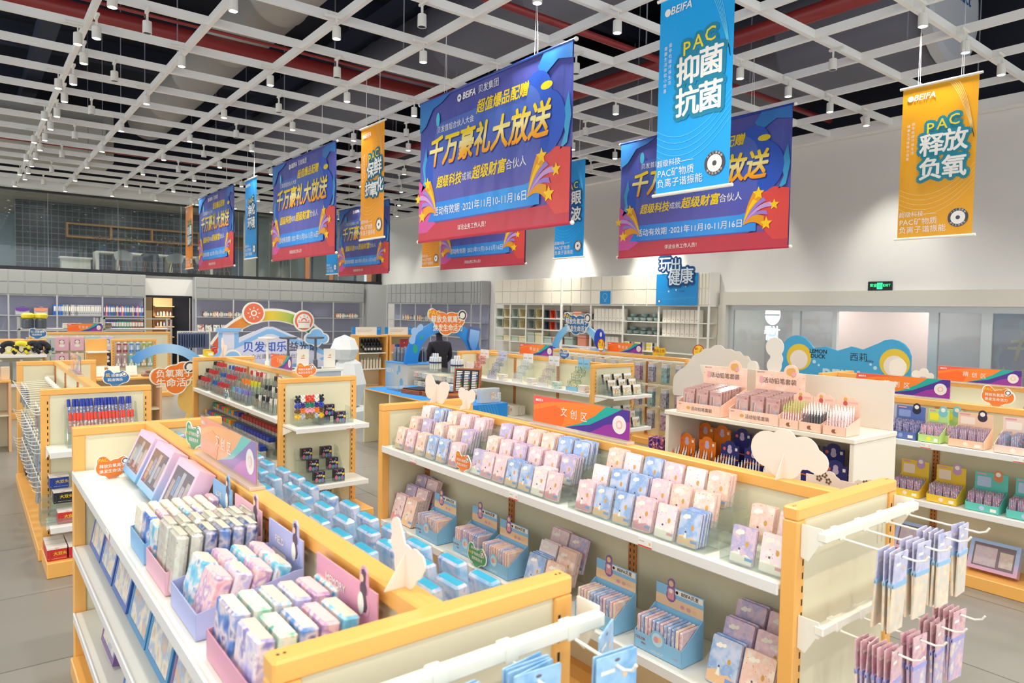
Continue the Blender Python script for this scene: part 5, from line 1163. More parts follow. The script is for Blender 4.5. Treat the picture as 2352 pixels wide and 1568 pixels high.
# ---- middle distance gondola: stands of slim pens
pnt = {'red': (['#B52A2E', '#D9433F', '#F2E4DC'], '#F2E9E0'), 'grey': (['#5C6079', '#A9AEC4', '#E0D3DC'], '#C9CBE0'), 'past': (['#E59BA8', '#9FD9C8', '#F0EBE6', '#B9A9D6'], '#EEEBE6'), 'past2': (['#A9C6E6', '#E59BB4', '#CFE0A8', '#F2EDEA'], '#EDEDEA'), 'multi': (['#4A4A9E', '#2FAF9A', '#E8C928', '#E9E4E4'], '#8FC9E6')}
def penstand(k):
    def fn():
        o = thing('pen_stand'); m = printed('ps_'+k, pnt[k][0], 60, .3, detail=1); cd = mat('ps_card_'+k, pnt[k][1], .4)
        for r_ in range(3):
            B().box(-.12, .12, .01+.07*r_, .012+.07*r_, .0+.1*r_, .06+.1*r_, cd if r_ == 0 else acry).obj('front_card', o)
        c = B(); c.box(-.12, .12, .235, .24, 0, .42, acry); c.obj('back', o); c = B(); c.box(-.115, -.004, .228, .234, .3, .44, cd); c.text('BEIFA', -.06, .37, .03, mb['red'] if k == 'red' else pg, .227); c.obj('header_card', o); c = B(); c.box(.004, .115, .228, .234, .3, .44, cd); c.text('BEIFA', .06, .37, .03, mb['red'] if k == 'red' else pg, .227); c.obj('header_card', o); return o
    return fn
for i, (y, k, nm) in enumerate([(9.5, 'red', 'red pens, farthest'), (9.0, 'grey', 'grey and plum pens, second'), (8.35, 'past', 'pastel pens, third'), (7.75, 'past2', 'pale blue and pink pens, fourth'), (7.12, 'multi', 'purple green and yellow packs, nearest')]):
    put('ps_'+k, penstand(k), (6.62, y, 1.003), LEFT, 'stepped stand of %s on the middle shelf' % nm, 'pen stand', 'stepped pen stands')
    def spen(): b = B(); b.lathe([(.0055, 0), (.006, .01), (.0055, .13), (.002, .14)], printed('ps_'+k, pnt[k][0], 60, .3, detail=1), 6); return b.obj('slim_pen')
    for r_ in range(3):
        for q in range(9): put('sp_'+k, spen, at((6.62, y, 1.003), LEFT, (-.1+.025*q, .03+.07*r_, .004+.1*r_)), LEFT, 'slim pen, %s from the left, %s row, stand of %s' % (ORD[q], TN[r_], nm.split(',')[0]), 'pen', 'slim pens in stepped stands')
def packet(m, w=.13):
    def fn(): return B().bbox(-w/2, w/2, 0, .09, 0, .018, m, .003).obj('flat_packet')
    return fn
for i, (y, c, nm) in enumerate([(8.75, '#E6DCC8', 'cream'), (8.05, '#E9E2D6', 'ivory'), (7.48, '#6FC7B8', 'turquoise'), (6.92, '#EBC9BC', 'peach')]): [put('pile'+c, packet(printed('pile_'+nm, [c, '#F3EEE6', c], 30, .4)), (6.63+.003*(k % 2), y+.004*(k % 3), 1.003+.0195*k), LEFT, '%s flat packet, %s from the bottom of its pile between pen stands' % (nm, ORD[k]), 'packet', 'flat packets between the pen stands') for k in range(5)]
for i in range(12): put('whbox', lambda: (lambda o: (B().bbox(-.045, .045, 0, .12, 0, .15, mat('box_ivory', '#E9E0D0', .45)).obj('carton', o), B().box(-.02, .02, -.0008, 0, .08, .12, rosem).obj('printed_mark', o), o)[2])(thing('small_carton')), (6.65+.13*(i % 2), 9.2-.14*(i//2), .473+.0*(i % 2)), LEFT, 'small ivory carton, %s from the left in the %s row, middle lower shelf' % (ORD[i//2], ['front', 'back'][i % 2]), 'carton', 'ivory cartons on the lower middle shelf')
def edgebox():
    o = thing('brush_box'); B().box(-.075, .075, .004, .028, 0, .13, mat('box_black', '#1f2026', .35)).obj('black_case', o); b = B(); b.box(-.066, .075, 0, .004, 0, .13, printed('brush_art', ['#E0D6C2', '#C7B48E', '#EFE9DC', '#9A8A6C'], 22, .25)); b.box(-.066, .075, -.0006, 0, .1, .13, mat('box_white', '#F0EEEA', .3)); b.text('BEIFA', .03, .075, .016, inkm, -.0008); b.tube([(-.03, -.001, .02), (-.01, -.001, .09)], .003, goldi, 5); b.tube([(-.015, -.001, .02), (-.02, -.001, .085)], .003, goldi, 5); b.obj('printed_sleeve', o); return o
for s_, (z, nm) in enumerate(((1.003, 'upper'), (.563, 'lower'))):
    put('ebst', riser(.66, 3, step=.085, rise=.07), (6.99, 6.37, z), 0, 'clear stand of black edged boxes on the %s end shelf' % nm, 'display riser', 'stands of black edged boxes')
    for t_ in range(3):
        for i in range(3): put('edgebox', edgebox, (6.76+.2*i+.0*t_, 6.385+.085*t_, z+.005+.07*t_), RN.uniform(-.1, .1), 'black edged brush box, %s of the %s tier on the %s end shelf' % (['left', 'middle', 'right'][i], TN[t_], nm), 'box', 'black edged brush boxes', -.2)
# farther gondola hung with clear pencil bags
gb = {'plum': ['#8C6A84', '#B79BB0', '#5b4a60'], 'smoke': ['#7F7F92', '#A9A9B8', '#5e5f70'], 'teal': ['#3E9F98', '#9AAFB4', '#6a7280']}
def pbag(k):
    def fn():
        o = thing('pencil_bag'); B().bbox(-.055, .055, 0, .016, -.27, -.03, printed('pb_'+k, gb[k], 24, .15), .006).obj('pouch', o); B().box(-.055, .055, .004, .009, -.03, .02, mat('pb_head', '#C7C6CE', .3)).obj('header', o); return o
    return fn
for r_, z in enumerate((1.33, .93, .58)):
    put('rail_g', hookrail(3.1, 11, .2), (8.87, 8.3, z), LEFT, '%s rail of clear pencil bags on the farther gondola' % ['top', 'middle', 'bottom'][r_], 'hook rail', 'rails of pencil bags')
    for i in range(11):
        k = ['smoke', 'plum', 'plum', 'smoke', 'teal'][(i+r_) % 5] if i > 5 else 'smoke'; y = 8.3+1.55-3.1*(i+.62)/11.2
        for q in range(3): put('pbag_'+k, pbag(k), (8.66+.035*q, y, z-.055), LEFT, '%s coloured pencil bag, %s on the %s hook of the %s bag rail' % (k, ORD[q], ORD[i], ['top', 'middle', 'bottom'][r_]), 'pencil bag', 'clear pencil bags')
def yel(round_):
    def fn():
        o = thing('yellow_card'); b = B(); y = mat('burst_yellow', '#F2C81A', .4); r_ = mat('burst_red', '#B5262C', .4)
        if round_: b.prism(disc(0, .11, .075, 24, .105), 0, .004, r_); b.flat(disc(0, .11, .064, 24, .092), -.0006, y); b.text('新 上', 0, .15, .045, r_, -.001, .02); b.text('一 市', 0, .105, .045, r_, -.001, .02); b.flat(rect(-.05, .05, .03, .055), -.001, paper)
        else: b.prism([(-.14, .03), (-.1, .0), (.0, .02), (.1, .01), (.14, .08), (.12, .15), (.02, .14), (-.05, .17), (-.09, .15), (-.12, .08)], 0, .004, y); b.text('新品上市', 0, .09, .06, r_, -.001, .025); b.text('New Arrival', 0, .035, .022, r_, -.001)
        b.obj('printed_board', o); B().box(-.02, .02, -.01, .02, 0, .01, acry).obj('clear_foot', o); return o
    return fn
put('yel_r', yel(True), (8.9, 8.82, 1.4), LEFT, 'yellow oval card with red edge left of the farther shelf sign', 'topper card', 'yellow oval cards', scale=(1.2, 1, 1.1)); put('yel_r', None, (8.9, 6.72, 1.4), LEFT*.7, 'yellow oval card with red edge on the near end of the farther gondola', 'topper card', 'yellow oval cards', scale=(1.2, 1, 1.1))
put('yel_s', yel(False), (8.9, 7.5, 1.4), LEFT, 'jagged yellow new arrival card on the farther gondola', 'topper card')
# ================= middle: tables, arches, backdrop =================
bt = mat('table_blue', '#1F8FE0', .4)
t = thing('display_table', 'low cubby table with a blue top holding wooden paint boxes', 'table', (4.9, 7.5, 0))
b = B(); b.bbox(0, .9, 0, 2.5, .83, .85, orange); b.obj('table_top', t); B().box(.005, .895, .005, 2.495, .8502, .853, bt).obj('blue_top_sheet', t)
for y in (0, .82, 1.65, 2.47): B().bbox(0, .9, y, y+.03, 0, .829, cream).obj('divider', t)
B().box(.44, .46, .031, 2.469, 0, .82, cream).obj('back_panel', t)
q = B(); q.box(0, .9, -.012, -.001, .38, .85, bt)
for k in range(7): q.add([(.42+.045*k, -.013, .84), (.425+.045*k, -.013, .84), (.6+.045*k, -.013, .4), (.595+.045*k, -.013, .4)], [(0, 1, 2, 3)], mat('line_blue', '#6FC0F2', .4))
q.obj('blue_front_panel', t)
wood = mat('paintbox_wood', '#A4551F', .35, bump=.2, bscale=40)
t = thing('paint_box', 'open wooden paint box standing up, lined with rows of paint tubes', 'paint box', (5.45, 8.12, .853), LEFT*.55)
b = B(); b.bbox(-.2, .2, 0, .3, 0, .05, wood); b.obj('tray', t)
M_ = Matrix.Translation((0, .3, .05)) @ Matrix.Rotation(rad(-12), 4, 'X')
b = B(); b.M = M_; b.bbox(-.2, .2, 0, .05, 0, .36, wood); b.obj('lid', t)
b = B(); b.M = M_; b.box(-.175, .175, -.002, 0, .02, .34, blackm); b.obj('dark_lining', t)
tc_ = ['#F3F0EA', '#2B57B4', '#7FB7E0', '#C5353A', '#6FAE5A', '#F2C92B', '#E9A03A', '#3a3a44']
for c in range(3):
    for k in range(12):
        cc = tc_[(11-k)*8//12]; p = M_ @ Vector((-.115+.115*c, -.008, .035+.0245*k))
        def tubefn(): o = thing('paint_tube'); B().tube([(-.04, 0, 0), (.02, 0, 0)], .008, mat('tube_white', '#F3F0EA', .3), 6).obj('barrel', o); B().tube([(.0202, 0, 0), (.04, 0, 0)], .007, mat('tube_'+cc, cc, .3), 6).obj('cap', o); return o
        put('ptube'+cc, tubefn, at((5.45, 8.12, .853), LEFT*.55, p), LEFT*.55, 'paint tube, %s from the bottom, %s column of the open wooden box' % (ORD[k], ['left', 'middle', 'right'][c]), 'paint tube', 'paint tubes in the wooden box', rad(-12))
for i, (x, y, z, w, d, lab) in enumerate([(5.12, 8.95, .853, .42, .36, 'shallow wooden paint case on the blue table, farthest'), (5.2, 8.5, .853, .4, .3, 'shallow wooden paint case on the blue table, nearest')]):
    t = thing('paint_case', lab, 'paint case', (x, y, z), LEFT*.9); B().bbox(-w/2, w/2, 0, d, 0, .06, wood).obj('case', t); B().tube([(-.05, -.002, .03), (-.05, -.03, .04), (.05, -.03, .04), (.05, -.002, .03)], .005, mat('brass', '#B99A5A', .3, .8), 6).obj('handle', t); B().box(-w/2+.02, w/2-.02, .02, d-.02, .0605, .075, blackm).obj('dark_tray', t)
b = B(); b.bbox(-.2, .2, 0, .3, 0, .04, clear('case_clear', '#DDE4E8', .3)); o = b.obj('clear_case'); o.location = (5.13, 9.5, .853); o.rotation_euler.z = LEFT; tag(o, 'clear plastic case at the far end of the blue table', 'case')
def markbox():
    o = thing('marker_case'); B().bbox(-.15, .15, 0, .12, 0, .2, clear('case_white', '#EAF0F4', .45), .006).obj('clear_case', o); c = B(); c.box(-.0, .14, -.001, 0, .05, .15, printed('case_art', ['#F0E2CC', '#E3B48A', '#B9CBE0', '#F3EEE6'], 30, .4)); c.obj('printed_panel', o); return o
put('markbox', markbox, (5.55, 7.54, .853), 0, 'clear case of white markers at the near end of the blue table', 'marker case')
def wmark(h=.17, r=.009):
    def fn(): o = thing('white_marker'); B().lathe([(r*.9, 0), (r, .004), (r, h*.62)], white, 8).obj('barrel', o); B().lathe([(r*1.04, h*.62), (r*1.04, h*.97), (r*.8, h)], mat('marker_cap_white', '#E6E8EC', .3), 8).obj('cap', o); return o
    return fn
for k in range(11): put('wm', wmark(), (5.55-.13+.026*k, 7.59, .859), 0, 'white marker, %s from the left in the clear case' % ORD[k], 'marker', 'white markers in the clear case')
for i in range(4):
    for k in range(6): put('markflat', packet(printed('flat_white', ['#EDEEF0', '#D7DEE6', '#F6F4F0'], 40, .3), .28), (5.72+.004*(k % 2), 7.8+.32*i, .854+.0195*k), LEFT, 'flat white marker pack, %s from the bottom, %s pile on the blue table' % (ORD[k], ORD[i]), 'packet', 'flat marker packs')
# counter with clear drawers
cb = ramp('counter_blue', ['#7FB9EA', '#C9D3DC', '#D9D8D4'], 0, .45)
t = thing('display_counter', 'pale blue lettered counter before the blue arch', 'counter', (5.96, 11.3, 0), LEFT)
b = B(); b.box(0, .8, 0, .6, 0, 1.14, cb)
b.text('BEIFA', .16, 1.0, .11, paper, -.001, .02)
for k, (x, z, r_) in enumerate([(.5, 1.05, .05), (.44, .98, .03), (.58, .82, .06), (.52, .72, .035), (.66, .62, .05), (.6, .5, .03), (.72, .74, .035)]): b.flat(disc(x, z, r_, 14, r_*1.25), -.001, mat('drop_blue', '#79B9E6', .4))
b.obj('front_board', t); B().bbox(-.01, .82, -.02, .62, 1.141, 1.16, mat('counter_top', '#4E9FEA', .35)).obj('counter_top', t)
t = thing('drawer_rack', 'clear acrylic drawer rack filled with patterned rolls beside the lettered counter', 'drawer rack', (5.98, 10.42, 0), LEFT)
B().box(0, 1.35, .02, .5, 0, .62, cream).obj('plinth', t)
sc2 = ['#E59A9E', '#B9C98A', '#F0B44A', '#3d3d48', '#C9B8A0', '#6a6a78', '#D9707C', '#4a5068', '#A9B4C4', '#D6CFA8']
for r_ in range(3):
    z = .63+.15*r_; B().box(0, 1.35, 0, .5, z, z+.012, acry).obj('shelf', t)
    for k in range(10):
        cc = sc2[(k+r_*3) % 10]; put('roll'+cc, lambda: B().bbox(-.058, .058, 0, .36, 0, .096, printed('roll_'+cc, [cc, '#F0EAE0', cc], 60, .5), .012).obj('patterned_bundle'), at((5.98, 10.42, 0), LEFT, (.09+.128*k, .03, z+.013)), LEFT, 'patterned bundle, %s from the left on the %s level of the clear rack' % (ORD[k], ['lowest', 'middle', 'top'][r_]), 'bundle', 'patterned bundles in the clear rack')
B().box(-.01, 1.36, -.01, .51, 1.08, 1.1, acry).obj('top', t)
def mcup():
    o = thing('marker_holder'); B().lathe([(.106, 0), (.106, .1)], acry, 24).obj('clear_cup', o); B().lathe([(.1065, .1), (.108, .104), (.108, .12), (.1065, .124)], mat('band_navy', '#22265a', .4), 24).obj('band', o); return o
for i, (y, lab) in enumerate([(10.0, 'round bundle of white markers, farther on the drawer rack'), (9.35, 'round bundle of white markers, nearer on the drawer rack')]): 
    put('mcup', mcup, (6.2, y, 1.102), 0, lab.replace('bundle of white markers', 'clear cup of white markers'), 'marker cup', 'round marker cups')
    for k in range(20): a = k*2*pi/14 if k < 14 else (k-14)*2*pi/6; q = .085 if k < 14 else .04; put('wm2%d' % (k < 14), wmark(.2 if k < 14 else .26, .015), (6.2+q*cos(a), y+q*sin(a), 1.104), 0, 'white marker, %s %s in the %s round cup' % (ORD[k if k < 14 else k-14], 'round the rim' if k < 14 else 'inside the ring', ['farther', 'nearer'][i]), 'marker', 'white markers in round cups')
for i in range(9):
    c = ['#8a8f9c', '#B9404A', '#6f7fa8', '#3d3f4c', '#7da0c8', '#B9404A', '#8a8f9c', '#34384a', '#6a6f80'][i]
    put('fl'+c, lambda c=c: (lambda o: (B().lathe([(.03, 0), (.034, .01), (.034, .16), (.03, .2)], mat('flask_'+c, c, .25, .5), 14).obj('body', o), B().lathe([(.028, .2), (.03, .205), (.03, .245), (.026, .25)], mat('flask_cap', '#9a9da6', .3, .6), 14).obj('cap', o), o)[2])(thing('vacuum_flask')), (6.28+.1*(i % 3), 11.15-.17*(i//3), 1.162), 0, 'metal flask on the lettered counter, %s column, %s row' % (ORD[i % 3], ORD[i//3]), 'flask', 'flasks under the blue arch')
for i in range(5): put('fl2', lambda: (lambda o: (B().lathe([(.03, 0), (.034, .01), (.034, .16), (.03, .2)], mat('flask_grey', '#7f848e', .25, .5), 14).obj('body', o), B().lathe([(.028, .2), (.03, .205), (.03, .245), (.026, .25)], mat('flask_cap', '#9a9da6', .3, .6), 14).obj('cap', o), o)[2])(thing('vacuum_flask')), (6.1+.0*i, 11.2-.13*i, 1.162), 0, 'grey flask at the left edge of the lettered counter, %s from the back' % ORD[i], 'flask', 'flasks under the blue arch')
arcb = ramp('arch_blue', ['#1C86DE', '#1C86DE', '#4FA6EA'], 2, .35)
def arch(col, word, wcol, R_, th, x, y, z, rz, lab, extra):
    t = thing('arch_board', lab, 'arch sign', (x, y, z), rz); n = 28; b = B()
    po_ = [(R_*cos(pi*k/n), R_*.92*sin(pi*k/n)) for k in range(n+1)]; pi_ = [((R_-th*(.55+.45*abs(cos(pi*k/n))))*cos(pi*k/n), (R_*.92-th*.75)*sin(pi*k/n)) for k in range(n+1)]
    for k in range(n): b.prism([po_[k], po_[k+1], pi_[k+1], pi_[k]], -.02, .02, col)
    b.obj('arch', t)
    out = union_blob([(-.28, R_*.92+.12, .1), (-.1, R_*.92, .16), (.12, R_*.92, .16), (.27, R_*.92+.02, .13), (0, R_*.92-.1, .16), (.18, R_*.92-.08, .14)], 70)
    c = B(); c.prism(out, -.05, -.035, white); cz = R_*.92; c.flat([(a*.95, cz+(e-cz)*.93) for a, e in out], -.051, wcol)
    c.text('PAC', -.25, cz+.13, .13, mat('card_yellow', '#F2C93A', .4), -.053, .03); c.text('释放负氧离子', .02, cz+.02, .13, white, -.053, .02, sx=.85); c.text('焕发生命活力', .04, cz-.13, .13, white, -.053, .02, sx=.8)
    c.flat(disc(.34, cz+.1, .1, 24), -.052, white); c.flat(disc(.34, cz+.1, .085, 22), -.053, mat('seal_dark', '#4b4a50', .5)); c.flat(disc(.34, cz+.1, .055, 18), -.054, white); c.obj('lettered_board', t)
    extra(t)
def shield(t):
    b = B(); p = [(.5, .62), (.62, .6), (.74, .58), (.72, .38), (.66, .22), (.6, .14), (.53, .22), (.47, .38)]; b.prism([(x, z+.02) for x, z in p], -.06, -.03, mat('shield_rim', '#5a6da8', .3)); b.flat([(.605+(x-.605)*.86, .4+(z-.4)*.86) for x, z in p], -.061, ramp('shield_blue', ['#2F86E0', '#9CC8F2'], 2, .3)); b.obj('shield', t)
    b = B(); b.flat(union_blob([(-.62, .55, .07), (-.5, .62, .06), (-.66, .4, .07)], 30), -.022, mat('wave_pale', '#9FC4EE', .4)); b.flat(disc(-.6, .25, .05, 14, .08), -.023, mat('drop_green', '#2AA88A', .4)); b.flat(disc(-.48, .45, .035, 14), -.023, mat('drop_green', '#2AA88A', .4)); b.obj('wave_print', t)
arch(arcb, '', mat('card_o', '#EE7F2E', .4), .8, .26, 6.7, 10.52, 1.162, 0, 'blue arch with orange lettered board and a shield, centre distance', shield)
def ball_(t): b = B(); b.prism(disc(.68, .45, .14, 24, .2), -.05, -.02, mat('balloon_blue', '#2196EA', .2)); b.flat(disc(.73, .54, .03, 10, .05), -.051, white); b.obj('balloon_shape', t); b = B(); b.prism(disc(-.72, .12, .1, 16), -.05, -.02, mat('balloon_blue', '#2196EA', .2)); b.obj('left_knob', t)
t0 = thing('arch_table', 'white table carrying the pale blue arch', 'table', (10.1, 9.75, 0)); B().bbox(-.35, .35, 0, 1.7, 1.08, 1.12, white).obj('table_top', t0); B().box(-.3, .3, .03, 1.67, 0, 1.079, white).obj('plinth', t0)
arch(ramp('arch_pale', ['#4FB0EE', '#A9D6F4', '#7FC3F2'], 0, .35), '', mat('card_b', '#2E6FA8', .4), .82, .18, 10.0, 10.6, 1.122, LEFT, 'pale blue arch with blue lettered board before the bins wall', ball_)
for i, (y, c, lab) in enumerate([(10.75, '#2B66B4', 'glossy blue jar lid shape under the pale arch'), (10.5, '#E9D9C4', 'cream printed box under the pale arch'), (10.1, '#9FB4E0', 'pale blue bottle pack under the pale arch')]):
    o = thing('boxed_item', lab, 'boxed goods', (10.0, y, 1.122), LEFT); B().bbox(-.14, .14, 0, .16, 0, .24, mat('bi_'+c, c, .3), .02).obj('carton', o); B().bbox(-.12, .12, .02, .14, .2405, .26, mat('bi_lid', '#D9E2EE', .3)).obj('lid', o)
# rainbow backdrop
bdw = mat('backdrop_white', '#D9DAEC', .5); sky_ = mat('backdrop_sky', '#86BDEC', .45); cor = mat('badge_coral', '#E8714A', .4)
t = thing('rainbow_house_board', 'large white house shaped backdrop with rainbow and lettering, centre left', 'backdrop', (4.0, 11.5, 0))
b = B(); hs = [(-1.0, 0), (.98, 0), (.98, 1.3), (.5, 1.55), (.0, 1.76), (-.1, 1.76), (-.55, 1.58), (-.55, 1.72), (-.86, 1.72), (-.86, 1.3), (-1.0, 1.28)]
b.prism(hs, 0, .04, bdw); b.obj('house_board', t)
b = B()
for pts in ([(-.98, 1.28), (-.86, 1.36), (-.86, 1.66), (-.8, 1.66), (-.8, 1.3)], [(-.62, 1.66), (-.55, 1.66), (-.55, 1.5), (-.1, 1.72), (0, 1.72), (.96, 1.32), (.98, 1.24), (.84, 1.18), (.8, 1.22), (.9, 1.26), (0, 1.64), (-.1, 1.64), (-.62, 1.4)]): b.flat(pts, -.001, sky_)
b.bbox(-.9, -.52, -.03, 0, 1.68, 1.74, sky_)
for x0 in (-.78, -.02): b.flat(rnd(rect(x0, x0+.72, .5, 1.14), .08), -.001, sky_); b.flat(rnd(rect(x0+.05, x0+.67, .55, 1.09), .06), -.002, bdw)
b.text('贝发知乐', -.13, 1.42, .18, mat('ink_blue', '#3F63C4', .4), -.002, .03); b.text('益光谱', .52, 1.42, .17, mat('ink_dark', '#3b3f5a', .4), -.002, .02); b.text('全光谱国A级护眼台灯', .05, 1.27, .085, inkm, -.002); b.text('益', .25, .86, .1, inkm, -.003); b.text('灯', .62, .86, .1, inkm, -.003)
b.obj('printed_face', t)
b = B(); n = 26
rb = ramp('rainbow', ['#C8453C', '#E8902E', '#E9CF3C', '#5FAE5A', '#2F6FB8'], 0, .4)
for k in range(n):
    a0, a1 = rad(150)-rad(118)*k/n, rad(150)-rad(118)*(k+1)/n
    for r0_, r1_, m, y in ((.93, 1.14, white, .02), (.95, 1.1, rb, .012)): b.prism([(r0_*cos(a0), .92+r0_*sin(a0)), (r1_*cos(a0), .92+r1_*sin(a0)), (r1_*cos(a1), .92+r1_*sin(a1)), (r0_*cos(a1), .92+r0_*sin(a1))], y-.004, y, m)
b.obj('rainbow', t)
for x, z, inv, nm in ((-.33, 1.98, 0, 'sun'), (.5, 1.86, 1, 'sunrise')):
    c = B(); c.prism(disc(x, z, .18, 28), -.05, -.03, white); c.flat(disc(x, z, .155, 26), -.051, cor if not inv else cor); 
    if inv: c.flat(disc(x, z, .12, 24), -.052, white)
    ic = white if not inv else cor
    c.flat(disc(x, z-(.0 if not inv else .0), .05, 18), -.053, ic); c.flat(disc(x, z, .03, 14), -.054, cor if not inv else white)
    for k in range(8): a = k*pi/4; c.flat([(x+.07*cos(a-.1), z+.07*sin(a-.1)), (x+.07*cos(a+.1), z+.07*sin(a+.1)), (x+.1*cos(a+.06), z+.1*sin(a+.06)), (x+.1*cos(a-.06), z+.1*sin(a-.06))], -.053, ic)
    if inv: c.flat(rect(x-.1, x+.1, z-.12, z-.005), -.0545, white); c.flat(rect(x-.1, x+.1, z-.03, z-.015), -.055, cor)
    c.obj(nm+'_badge', t)
for x, z, s_ in ((.72, 1.56, 1.0), (-.66, 1.2, 1.05)):
    c = B(); o_ = union_blob([(x-.12*s_, z, .1*s_), (x, z+.06*s_, .13*s_), (x+.14*s_, z, .09*s_), (x, z-.04*s_, .1*s_)], 50); c.prism(o_, -.06, -.04, white); c.flat([(x+(a-x)*.88, z+(e-z)*.86) for a, e in o_], -.061, sky_); c.obj('cloud', t)
lt = thing('lamp_table', 'white table before the rainbow backdrop', 'table', (3.4, 10.75, 0)); B().bbox(0, 1.5, 0, .5, 1.06, 1.1, white).obj('table_top', lt); B().box(.03, 1.47, .03, .47, 0, 1.059, mat('table_skirt', '#C6D6EA', .5)).obj('skirt', lt)
def lamp(m):
    def fn():
        o = thing('desk_lamp'); B().lathe([(.1, 0), (.1, .015), (.03, .02)], m, 18).obj('base', o); B().lathe([(.035, .02), (.035, .12), (.02, .13), (.018, .42)], m, 12).obj('pole', o); B().lathe([(.12, .42), (.14, .43), (.14, .445), (.05, .45)], m, 22, (0, 0, 0)).obj('lamp_head', o); return o
    return fn
for x, m, k, lab in ((3.72, white, 'w', 'white desk lamp on the table before the rainbow backdrop'), (4.05, mat('lamp_grey', '#5b5f6a', .4), 'g', 'grey desk lamp left of the leaflet before the backdrop'), (4.5, mat('lamp_grey', '#5b5f6a', .4), 'g', 'grey desk lamp right of the leaflet before the backdrop')): put('lamp_'+k, lamp(m), (x, 10.95, 1.1), 0, lab, 'desk lamp', 'desk lamps', scale=(1, 1, 1.15))
for x, lab in ((4.27, 'white leaflet stand between the two grey desk lamps'), (4.72, 'plain white leaflet stand right of the grey desk lamps')):
    o = thing('leaflet_stand', lab, 'leaflet', (x, 10.9, 1.1)); b = B(); b.box(-.1, .1, 0, .004, .01, .32, paper); b.flat([(-.03, .2), (.03, .2), (.02, .235), (-.005, .215)], -.001, goldi); b.flat(rect(-.03, .03, .17, .18), -.001, mb['red']); b.obj('sheet', o); B().box(-.1, .1, -.02, .04, 0, .01, acry).obj('foot', o)
# faceted white bear sculpture
fw_ = mat('faceted_white', '#F1F3F2', .45)
t = thing('faceted_sculpture', 'big white faceted animal sculpture right of the rainbow backdrop', 'sculpture', (5.42, 11.85, 0))
b = B(); b.ball((0, 0, 1.35), .27, fw_, 8, (1, 1, .95)); b.obj('head', t); b = B(); b.ball((.08, 0, .72), .42, fw_, 8, (.8, .8, 1.25)); b.lathe([(.36, 0), (.36, .24), (.3, .3)], fw_, 8, (.08, 0, 0)); b.obj('body', t)
# pink display box on the low side shelf between gondolas, small side table
t = thing('small_side_table', 'low white side table with pink carton between two gondolas', 'table', (3.75, 5.6, 0)); B().bbox(-.2, .75, 0, .6, .62, .65, white).obj('table_top', t)
B().box(-.15, .7, .05, .55, 0, .619, cream).obj('plinth', t)
b = B(); b.prism([(-.14, 0), (.16, 0), (.16, .3), (.02, .3), (-.14, .06)], 0, .22, mat('carton_rose', '#F0C9C0', .45)); o = b.obj('pink_carton_stand'); o.location = (3.85, 5.7, .65); tag(o, 'pink sloped carton seen from the side, left of the central gondola', 'carton')
# person in black
sk = mat('skin', '#C98F72', .6); blk = mat('black_cloth', '#22202a', .85); hairm = mat('hair_black', '#17141a', .6)
me = bpy.data.meshes.new('person'); J = [(0, 0, .95), (0, .01, 1.15), (0, 0, 1.32), (0, -.01, 1.45), (0, -.03, 1.54), (.2, 0, 1.38), (.26, -.03, 1.12), (.22, -.2, .98), (-.2, 0, 1.38), (-.26, -.03, 1.12), (-.22, -.2, .98), (.1, 0, .88), (.11, 0, .48), (.11, .02, .07), (.11, -.14, .04), (-.1, 0, .88), (-.11, 0, .48), (-.11, .02, .07), (-.11, -.14, .04), (0, -.04, 1.63), (0, -.04, 1.72)]
Ed = [(0, 1), (1, 2), (2, 3), (3, 4), (2, 5), (5, 6), (6, 7), (2, 8), (8, 9), (9, 10), (0, 11), (11, 12), (12, 13), (13, 14), (0, 15), (15, 16), (16, 17), (17, 18), (4, 19), (19, 20)]
RD = [.15, .14, .16, .07, .055, .075, .05, .035, .075, .05, .035, .1, .07, .05, .04, .1, .07, .05, .04, .09, .08]
me.from_pydata(J, Ed, []); per = bpy.data.objects.new('person', me); COL.objects.link(per); me.materials.append(blk); me.materials.append(sk)
sm = per.modifiers.new('skin', 'SKIN'); sub = per.modifiers.new('sub', 'SUBSURF'); sub.levels = sub.render_levels = 2
for v, r_ in zip(me.skin_vertices[0].data, RD): v.radius = (r_, r_*.8 if r_ > .13 else r_)
me.skin_vertices[0].data[0].use_root = True
per.location = (7.6, 12.1, 0); per.rotation_euler.z = pi*.98; tag(per, 'person in black top standing with back turned behind the blue arch', 'person')
b = B(); b.ball((0, -.03, 1.68), .115, hairm, 12, (.9, 1, 1)); h_ = b.obj('hair', per, smooth=True)
